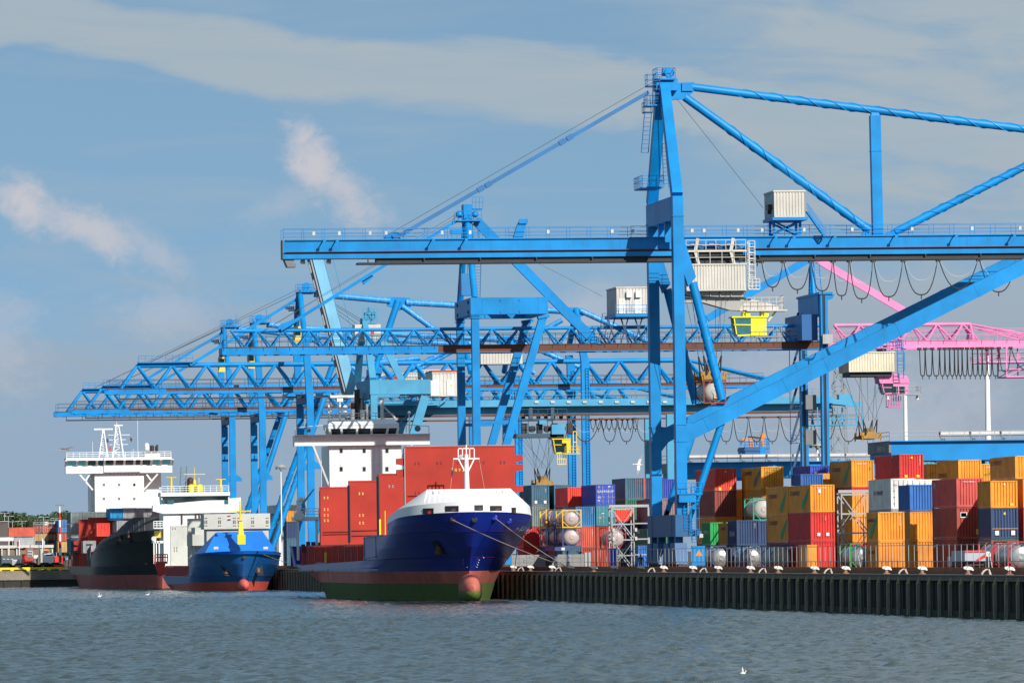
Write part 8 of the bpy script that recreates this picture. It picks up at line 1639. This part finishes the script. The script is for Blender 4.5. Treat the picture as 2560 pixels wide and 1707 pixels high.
t = fthing('generator_box', 'small pale grey cabinet in front of the slate office', 'cabinet', 41, 1408); fbox(31, 50, 1398, 1412, 1408, GREYW, t, 'body', 2, GF); fbox(34, 39, 1400, 1411, 1407.9, STEEL, t, 'door', .12)
t = fthing('reach_stacker', 'red yard truck with a grey arrow panel in a red frame', 'vehicle', 68, 1404); fbox(55, 82, 1396, 1409, 1404, REDP, t, 'body', 3); fbox(56, 64, 1384, 1396, 1404.1, REDP, t, 'driver_cab', 2); fr_ = fbox(65, 84, 1368, 1394, 1404.5, REDP, t, 'panel_frame', .3); fbox(67, 82, 1370, 1393, 1404.4, GREYD, fr_, 'panel', .12)
for px in (60, 77): c = P(px, 1409, Y=1403.9); q = MB(); q.lathe((c.x, 1403.9, GF+.6), [(.01, 0), (.6, 0), (.6, .4), (.01, .4)], 14, axis='Y'); q.build('wheel', BLACK, t)
q = MB()
for py in (1377, 1384): a, b2 = P(69, py, Y=1404.3), P(78, py, Y=1404.3); q.path([a, a.lerp(b2, .5), b2, b2+Vector((.25, 0, -.15)), b2+Vector((.3, 0, -.6))], .07, 5)
q.build('arrow_marking', WHITE, fr_)
t = fthing('ticket_booth', 'small white booth between red yard truck and white lorry', 'booth', 90, 1406); fbox(84, 95, 1387, 1395, 1406, WHITE, t, 'upper', 2); fbox(84.5, 94.5, 1395, 1412, 1406.1, GREYD, t, 'lower', 2, GF)
t = fthing('lorry', 'white fronted lorry with amber beacon beside the striped mast', 'lorry', 122, 1402); fbox(110, 135, 1383, 1407, 1402, WHITE, t, 'driver_cab', 2.5); fbox(114, 131, 1385, 1388, 1401.95, DARK, t, 'windscreen', .12); fbox(117, 128, 1407, 1410, 1402, DARK, t, 'bumper', .5, GF+.4); fbox(109, 122, 1372, 1376, 1403, ORANGE, t, 'beacon', 1); fbox(110, 121, 1376, 1381, 1403, DARK, t, 'air_deflector', 1); fbox(111, 134, 1381, 1412, 1404.5, GREYD, t, 'cargo_bed', 6, GF+.6)
for px in (113, 132): c = P(px, 1409, Y=1401.9); q = MB(); q.lathe((c.x, 1401.9, GF+.5), [(.01, 0), (.5, 0), (.5, .3), (.01, .3)], 14, axis='Y'); q.build('wheel', BLACK, t)
t = fthing('red_tank_trailer', 'bright red box trailer right of the white lorry', 'trailer', 147, 1405); fbox(137, 157, 1390, 1408, 1405, REDP, t, 'body', 5, GF+.8); fbox(139, 155, 1408, 1412, 1405.2, DARK, t, 'chassis', 4, GF)
# distant container stacks: the long ones lie across the view
def fcont(px0, px1, py0, py1, Yb, c, lab, L=None):
    a, b2 = P(px0, py1, Y=Yb), P(px1, py0, Y=Yb)
    container(0, 0, 0, b2.x-a.x, b2.z-a.z-.02, c, 'plain', lab, 'containers on the far quay', rz=-math.pi/2, loc=(a.x, Yb+1.22, a.z)) if b2.x-a.x > 3.5 else container(0, 0, 0, C40 if L is None else L, b2.z-a.z-.02, c, 'door', lab, 'containers on the far quay', loc=((a.x+b2.x)/2, Yb, a.z))
t = fthing('grey_shed', 'dark grey brown shed block at the far left edge', 'building', 5, 1500); fbox(-60, 21, 1303, 1362, 1500, paint('shed_brown', (.10, .085, .08), .8, .3), t, 'wall', 15, GF); fbox(-60, 21, 1302, 1304.5, 1499.7, GREYW, t, 'roof_edge', 15.5)
for r_ in (("red", 22, 88, 1317, 1341, 'terracotta', 'long terracotta container at the top of the far left row'), ("gr", 35, 88, 1342, 1363, 'grey', 'long grey container under the terracotta one'), ("wh", -20, 34, 1342, 1352, 'white', 'long white container roof at the far left'), ("lo", -10, 88, 1364, 1386, 'brown', 'long brown container behind the warehouse roof'), ("b", 77, 117, 1303, 1312, 'greygreen', 'long slate container topmost of the far stack'), ("c", 77, 117, 1312.5, 1332, 'brown', 'long dark red container second in the far stack'), ("d", 77, 117, 1333, 1352, 'tan', 'long tan container third in the far stack'), ("e", 77, 117, 1353, 1374, 'navy', 'long dark container low in the far stack')):
    fcont(r_[1], r_[2], r_[3], r_[4], 1470 if r_[0] in 'bcde' else 1455, r_[5], r_[6])
k = 0
for py0, py1, cols in ((1303, 1312, ('white', 'white', 'royal', 'royal')), (1312.5, 1332, ('terracotta', 'terracotta', 'redbrown', 'redbrown')), (1333, 1352, ('tan', 'tan', 'redbrown', 'redbrown')), (1353, 1374, ('blue', 'brown', 'terracotta', 'tan'))):
    for i, cc in enumerate(cols):
        x0_ = 118+i*10.4; fcont(x0_, x0_+9.8, py0, py1, 1470, cc, '%s door end in the far stack, row %s, %s from its long slate container' % ({'white': 'white', 'royal': 'blue', 'terracotta': 'red', 'redbrown': 'dull red', 'tan': 'tan', 'blue': 'blue', 'brown': 'brown'}[cc], ('one', 'two', 'three', 'four')[k], ('first', 'second', 'third', 'fourth')[i]))
    k += 1
for i, (py0, py1, cc, lab) in enumerate(((1300, 1316, 'blue', 'bright blue container at the right end of the far row, top'), (1317, 1330, 'skyblue', 'light blue container at the right end of the far row'), (1331, 1352, 'redbrown', 'dull red container at the right end of the far row'), (1353, 1380, 'tan', 'tan container low at the right end of the far row'))): fcont(155, 166 if i < 2 else 163, py0, py1, 1462, cc, lab)
# masts and flags over there
for px, pyt, Ym, lab in ((11, 1282, 1520, 'left of the first trees'), (21, 1290, 1490, 'second from the left edge'), (31, 1303, 1485, 'above the long terracotta container'), (55, 1302, 1480, 'between terracotta and slate containers'), (109, 1292, 1430, 'in front of the slate container'), (140, 1295, 1490, 'left of the striped mast')): mast(px, pyt, Ym, .1, .07, 'slim far lamp post '+lab, head='arm', group='lamp posts on the far quay', name='lamp_post', mat=STEEL)
mast(97, 1327, 1436, .09, .07, 'thin dark far lamp post before the brown warehouse', head=None, name='lamp_post', mat=GREYD, group='lamp posts on the far quay')
c = P(149, 1264, Y=1399); t = thing('striped_mast', 'red and white striped mast at the end of the far quay', 'mast', (c.x, 1399, GF)); q = MB(); n = 9; zs = np.linspace(GF, c.z, n+1)
for k in range(n): q.tube((c.x, 1399, zs[k]), (c.x, 1399, zs[k+1]), .34-.022*k, .34-.022*(k+1), n=10, m=k % 2, cap=False)
q.build('pole', [WHITE, REDP], t); q = MB(); q.box(c.x-.9, c.x+.9, 1398.8, 1399.2, c.z, c.z+.25); q.build('lamp_head', GREYD, t); q = MB(); q.box(c.x-.35, c.x+.35, 1398.4, 1398.9, GF+.4, GF+1.2); q.build('switch_box', GREYD, t)
for px, py0, cc, lab in ((22, 1350, None, 'bare white flagpole before the warehouse'), (48, 1348, (.35, .02, .06), 'white flagpole with a dark red flag'), (106, 1346, (.6, .6, .62), 'white flagpole with a drooping white flag')):
    c = P(px, py0, Y=1432); t = thing('flagpole', lab, 'flagpole', (c.x, 1432, GF), 'flagpoles on the far quay'); q = MB(); q.tube((c.x, 1432, GF), (c.x, 1432, c.z), .1, n=8); q.build('pole', WHITE, t)
    if cc: q = MB(); s = -1 if px == 48 else 1; q.add([(c.x, 1432, c.z-.2), (c.x+s*.5, 1432.1, c.z-.5), (c.x+s*.45, 1432, c.z-1.6), (c.x, 1432, c.z-1.2)], [(0, 1, 2, 3)]); q.build('flag', paint('flag_%d' % px, cc, .8, .2), t)
# tree belt behind: separate bushy crowns of many leaf cards
LEAF = [paint('foliage_%d' % i, c, .8, .3, (.02, .03, .012), scale=.4, streak=False, vary=.25, fine=.3) for i, c in enumerate(((.042, .075, .022), (.06, .10, .03), (.03, .058, .02)))]
BARK = paint('bark', (.08, .06, .045), .9, .3)
def tree_proto(seed):
    r2 = np.random.default_rng(seed); t = thing('tree', 'green tree of the far belt', 'tree', (0, 1640, GF), 'trees behind the far quay'); h = 9.5
    q = MB(); q.tube((0, 1640, GF), (0, 1640, GF+h*.6), .3, .12, n=7)
    for k in range(5): an = k*1.3; q.tube((0, 1640, GF+h*(.3+.07*k)), (math.cos(an)*2, 1640+math.sin(an)*2, GF+h*(.5+.08*k)), .1, .04, n=5)
    q.build('trunk', BARK, t); q = MB()
    for cl in range(26):
        u = r2.normal(0, 1, 3); u /= np.linalg.norm(u); cc = np.array([u[0]*2.3, u[1]*2.3, h*.62+u[2]*h*.36])*1.0; cr = r2.uniform(.6, 1.2)
        for lf in range(46):
            v = r2.normal(0, 1, 3); v /= np.linalg.norm(v); c0 = cc+v*cr*r2.uniform(.5, 1); a = r2.normal(0, 1, 3); a /= np.linalg.norm(a); b3 = np.cross(a, v); s_ = r2.uniform(.16, .34)
            pts = [c0+a*s_, c0+b3*s_*.7, c0-a*s_, c0-b3*s_*.7]; q.add([(p[0], p[1]+1640, max(GF+1, p[2]+GF)) for p in pts], [(0, 1, 2, 3)], int(r2.integers(0, 3)))
    q.build('crown', LEAF, t); return t
pro = [tree_proto(5), tree_proto(9)]; k = 0
for row in range(2):
    px = -40+row*9
    while px < 235:
        Yt_ = 1640+row*45+random.uniform(-8, 8); c = P(px, 1395, Y=Yt_); tp = P(px, 1278-8*math.sin(px*.05)+random.uniform(-5, 7)+row*-2, Y=Yt_).z; sc = (tp-GF)/10.6; lab = 'green tree in the far belt left of the dark ship'
        if k < 2: o = pro[k]; o.location = (c.x, Yt_, GF); o.scale = (sc*1.05, sc*1.05, sc); o['label'] = lab
        else: copy_tree(pro[k % 2], (c.x, Yt_, GF), random.uniform(0, 6), lab, (sc*random.uniform(.9, 1.3),)*2+(sc,))
        k += 1; px += random.uniform(13, 19)
# ------------------------------------------------------------------ dockworker and birds
def dockworker():
    c = P(1602, 1425, X=QX+2.9); x, y = c.x, c.y; zf = GZ; h = 1.78; t = thing('person', 'person in dark work clothes standing by the railing left of the crane', 'person', (x, y, zf))
    SK = paint('skin', (.42, .25, .18), .6, .1); CL = paint('work_jacket', (.012, .022, .02), .8, .2); TR = paint('work_trousers', (.012, .015, .03), .8, .2); HA = paint('dark_hair', (.02, .015, .01), .7, .1); BO = BLACK
    verts = [(0, 0, .93), (0, 0, 1.1), (0, 0, 1.3), (0, 0, 1.44), (0, -.01, 1.52), (0, -.02, 1.62), (0, -.02, 1.74), (-.19, 0, 1.41), (-.27, .02, 1.14), (-.22, -.12, .98), (.19, 0, 1.41), (.27, .02, 1.14), (.22, -.12, .98), (-.1, 0, .88), (-.12, -.01, .5), (-.13, .02, .09), (-.14, -.15, .04), (.1, 0, .88), (.13, -.01, .5), (.15, .02, .09), (.16, -.15, .04)]
    edges = [(0, 1), (1, 2), (2, 3), (3, 4), (4, 5), (5, 6), (3, 7), (7, 8), (8, 9), (3, 10), (10, 11), (11, 12), (0, 13), (13, 14), (14, 15), (15, 16), (0, 17), (17, 18), (18, 19), (19, 20)]
    rad = [.16, .16, .18, .15, .06, .1, .085, .075, .055, .042, .075, .055, .042, .1, .07, .05, .045, .1, .07, .05, .045]
    me = bpy.data.meshes.new('body'); me.from_pydata(verts, edges, []); ob = bpy.data.objects.new('body', me); COL.objects.link(ob)
    md = ob.modifiers.new('s', 'SKIN'); 
    for i, r_ in enumerate(rad): v = me.skin_vertices[0].data[i]; v.radius = (r_, r_*(.72 if i < 4 else 1)); v.use_root = (i == 0)
    ob.modifiers.new('ss', 'SUBSURF').levels = 2; ob.modifiers['ss'].render_levels = 2
    bpy.context.view_layer.update(); me2 = bpy.data.meshes.new_from_object(ob.evaluated_get(bpy.context.evaluated_depsgraph_get())); bpy.data.objects.remove(ob)
    for m_ in (CL, TR, SK, BO): me2.materials.append(m_)
    for p_ in me2.polygons: z = p_.center.z; p_.material_index = 3 if z < .14 else (1 if z < .92 and abs(p_.center.x) < .2 else (2 if z > 1.5 or (z < 1.0 and abs(p_.center.x) > .19) else 0)); p_.use_smooth = True
    me2.name = 'body'; b2 = bpy.data.objects.new('body', me2); COL.objects.link(b2); b2.parent = t; ORG[b2.name] = Vector((x, y, zf)); W = lambda a, b3, c3: (x+a, y+b3, zf+c3)
    q = MB(); q.ball(W(0, .01, 1.71), (.108, .115, .1), 14, 8); q.build('hair', HA, t)
    q = MB(); q.ball(W(-.035, -.115, 1.665), .011, 6, 4); q.ball(W(.035, -.115, 1.665), .011, 6, 4); q.box(x-.03, x+.03, y-.118, y-.112, zf+1.585, zf+1.592); build_split(q, 'facial_feature', BLACK, t)
    q = MB(); q.ball(W(0, -.125, 1.63), (.014, .022, .022), 6, 5); q.build('nose', SK, t)
    for s in (-1, 1): q = MB(); q.ball(W(s*.102, -.01, 1.64), (.014, .03, .04), 6, 5); q.build('ear', SK, t)
    for s in (-1, 1):
        q = MB(); hx, hy, hz = s*.215, -.135, .955; q.ball(W(hx, hy, hz-.02), (.028, .042, .05), 8, 6)
        for f in range(4): fy = hy-.03+f*.019; L_ = (.06, .072, .068, .055)[f]; q.path([W(hx, fy, hz-.055), W(hx-s*.008, fy-.004, hz-.055-L_*.55), W(hx-s*.028, fy-.006, hz-.055-L_)], .0085, 5)
        q.path([W(hx-s*.012, hy-.035, hz-.01), W(hx-s*.03, hy-.06, hz-.045), W(hx-s*.033, hy-.062, hz-.075)], .01, 5); q.build('hand', SK, t)
    return t
dockworker()
GUL = paint('gull_white', (.72, .71, .69), .7, .1); GGR = paint('gull_grey', (.28, .29, .31), .7, .2)
def flyer(px, py, Yb, label, up, dn, mats, k=1.0, lie=0):
    c = P(px, py, Y=Yb); t = thing('flying_gull', label, 'bird', tuple(c), 'gulls in the air'); q = MB(); A_ = lambda u, v, d=0: c+Vector((u*k, d*k, v*k))
    q.path([A_(-.24, .02, .05), A_(-.16, .02), A_(-.03, .01), A_(.12, -.01), A_(.19, -.02)], .045*k, 8); q.ball(A_(.2, -.02), (.06*k, .05*k, .05*k), 8, 6, 1); q.tube(A_(.24, -.03), A_(.31, -.05), .015*k, .005*k, n=5, m=1); q.add([A_(-.2, .05, .03), A_(-.38, .06, .06), A_(-.37, 0, .06), A_(-.2, .0, .03)], [(0, 1, 2, 3)]); q.build('body', mats, t)
    for w_ in (up, dn):
        (x1, z1), (x2, z2) = w_; q = MB(); s = 1 if z2 > 0 else -1
        for d in (0, .015): q.add([A_(.08, s*.03, d), A_(x1+.08, z1, -.08+d), A_(x1-.1, z1, -.08+d), A_(-.1, s*.03, d)], [(0, 1, 2, 3)]); q.add([A_(x1+.08, z1, -.08+d), A_(x2, z2, -.1+d), A_(x1-.1, z1, -.08+d)], [(0, 1, 2)], 1)
        q.build('wing', mats, t)
flyer(1597, 1161, 430, 'gull in flight with wings stretched up and down left of the big crane legs', ((.1, .34), (.22, .66)), ((-.02, -.34), (-.12, -.68)), [GUL, GGR])
flyer(165, 1122, 300, 'dim brownish bird gliding at the left above the dark ship', ((.42, .1), (.95, .18)), ((-.35, -.03), (-.75, -.06)), [paint('brown_feather', (.20, .16, .14), .8, .2), GGR], .75)
def gull(px, py, label, up=False, sc=1.0):
    c = P(px, py, Z=.06); t = thing('swimming_gull', label, 'bird', tuple(c), 'gulls on the water'); q = MB(); q.ball(c+UP*.08, (.3, .14, .12), 12, 8); q.path([c+Vector((.2, 0, .12)), c+Vector((.27, 0, .24)), c+Vector((.29, 0, .3))], .05, 7); q.ball(c+Vector((.31, 0, .32)), (.075, .06, .06), 8, 6); q.build('body', GUL, t); q = MB(); q.tube(c+Vector((.37, 0, .31)), c+Vector((.45, 0, .3)), .018, .005, n=5); q.build('beak', YELLOW, t)
    q = MB(); q.ext([c+Vector((-.42, -.06, .15)), c+Vector((-.1, -.12, .2)), c+Vector((.12, -.12, .14)), c+Vector((-.1, -.12, .08))], (0, .22, 0)) if not up else [q.add([c+Vector((-.05, s*.08, .15)), c+Vector((.12, s*.08, .15)), c+Vector((-.02, s*.2, .75))], [(0, 1, 2)]) for s in (-1, 1)]; q.build('wing', GGR if not up else GUL, t); t.scale = (sc,)*3
gull(248, 1492, 'white gull lifting its wings on the water below the dark ship', True); gull(368, 1487, 'white gull resting on the water near the bright blue ship'); gull(1857, 1684, 'small gull on the water near the lower edge', True, .45)
if '--overlap' in sys.argv:
    for o in scene.objects:
        if o.get('label') and len(o['label'].split()) > 16: print('LONG', len(o['label'].split()), o.name, o['label'])
        if o.get('category') and not 4 <= len(o['label'].split()) <= 16: print('LEN', o.name, o['label'])
    seen = {}
    for o in scene.objects:
        if o.get('category'):
            if o['label'] in seen and not o.get('group'): print('DUP', o['label'])
            seen.setdefault(o['label'], []).append(o.name)
    for k, v in seen.items():
        if len(v) > 1: print('SAME', len(v), k)
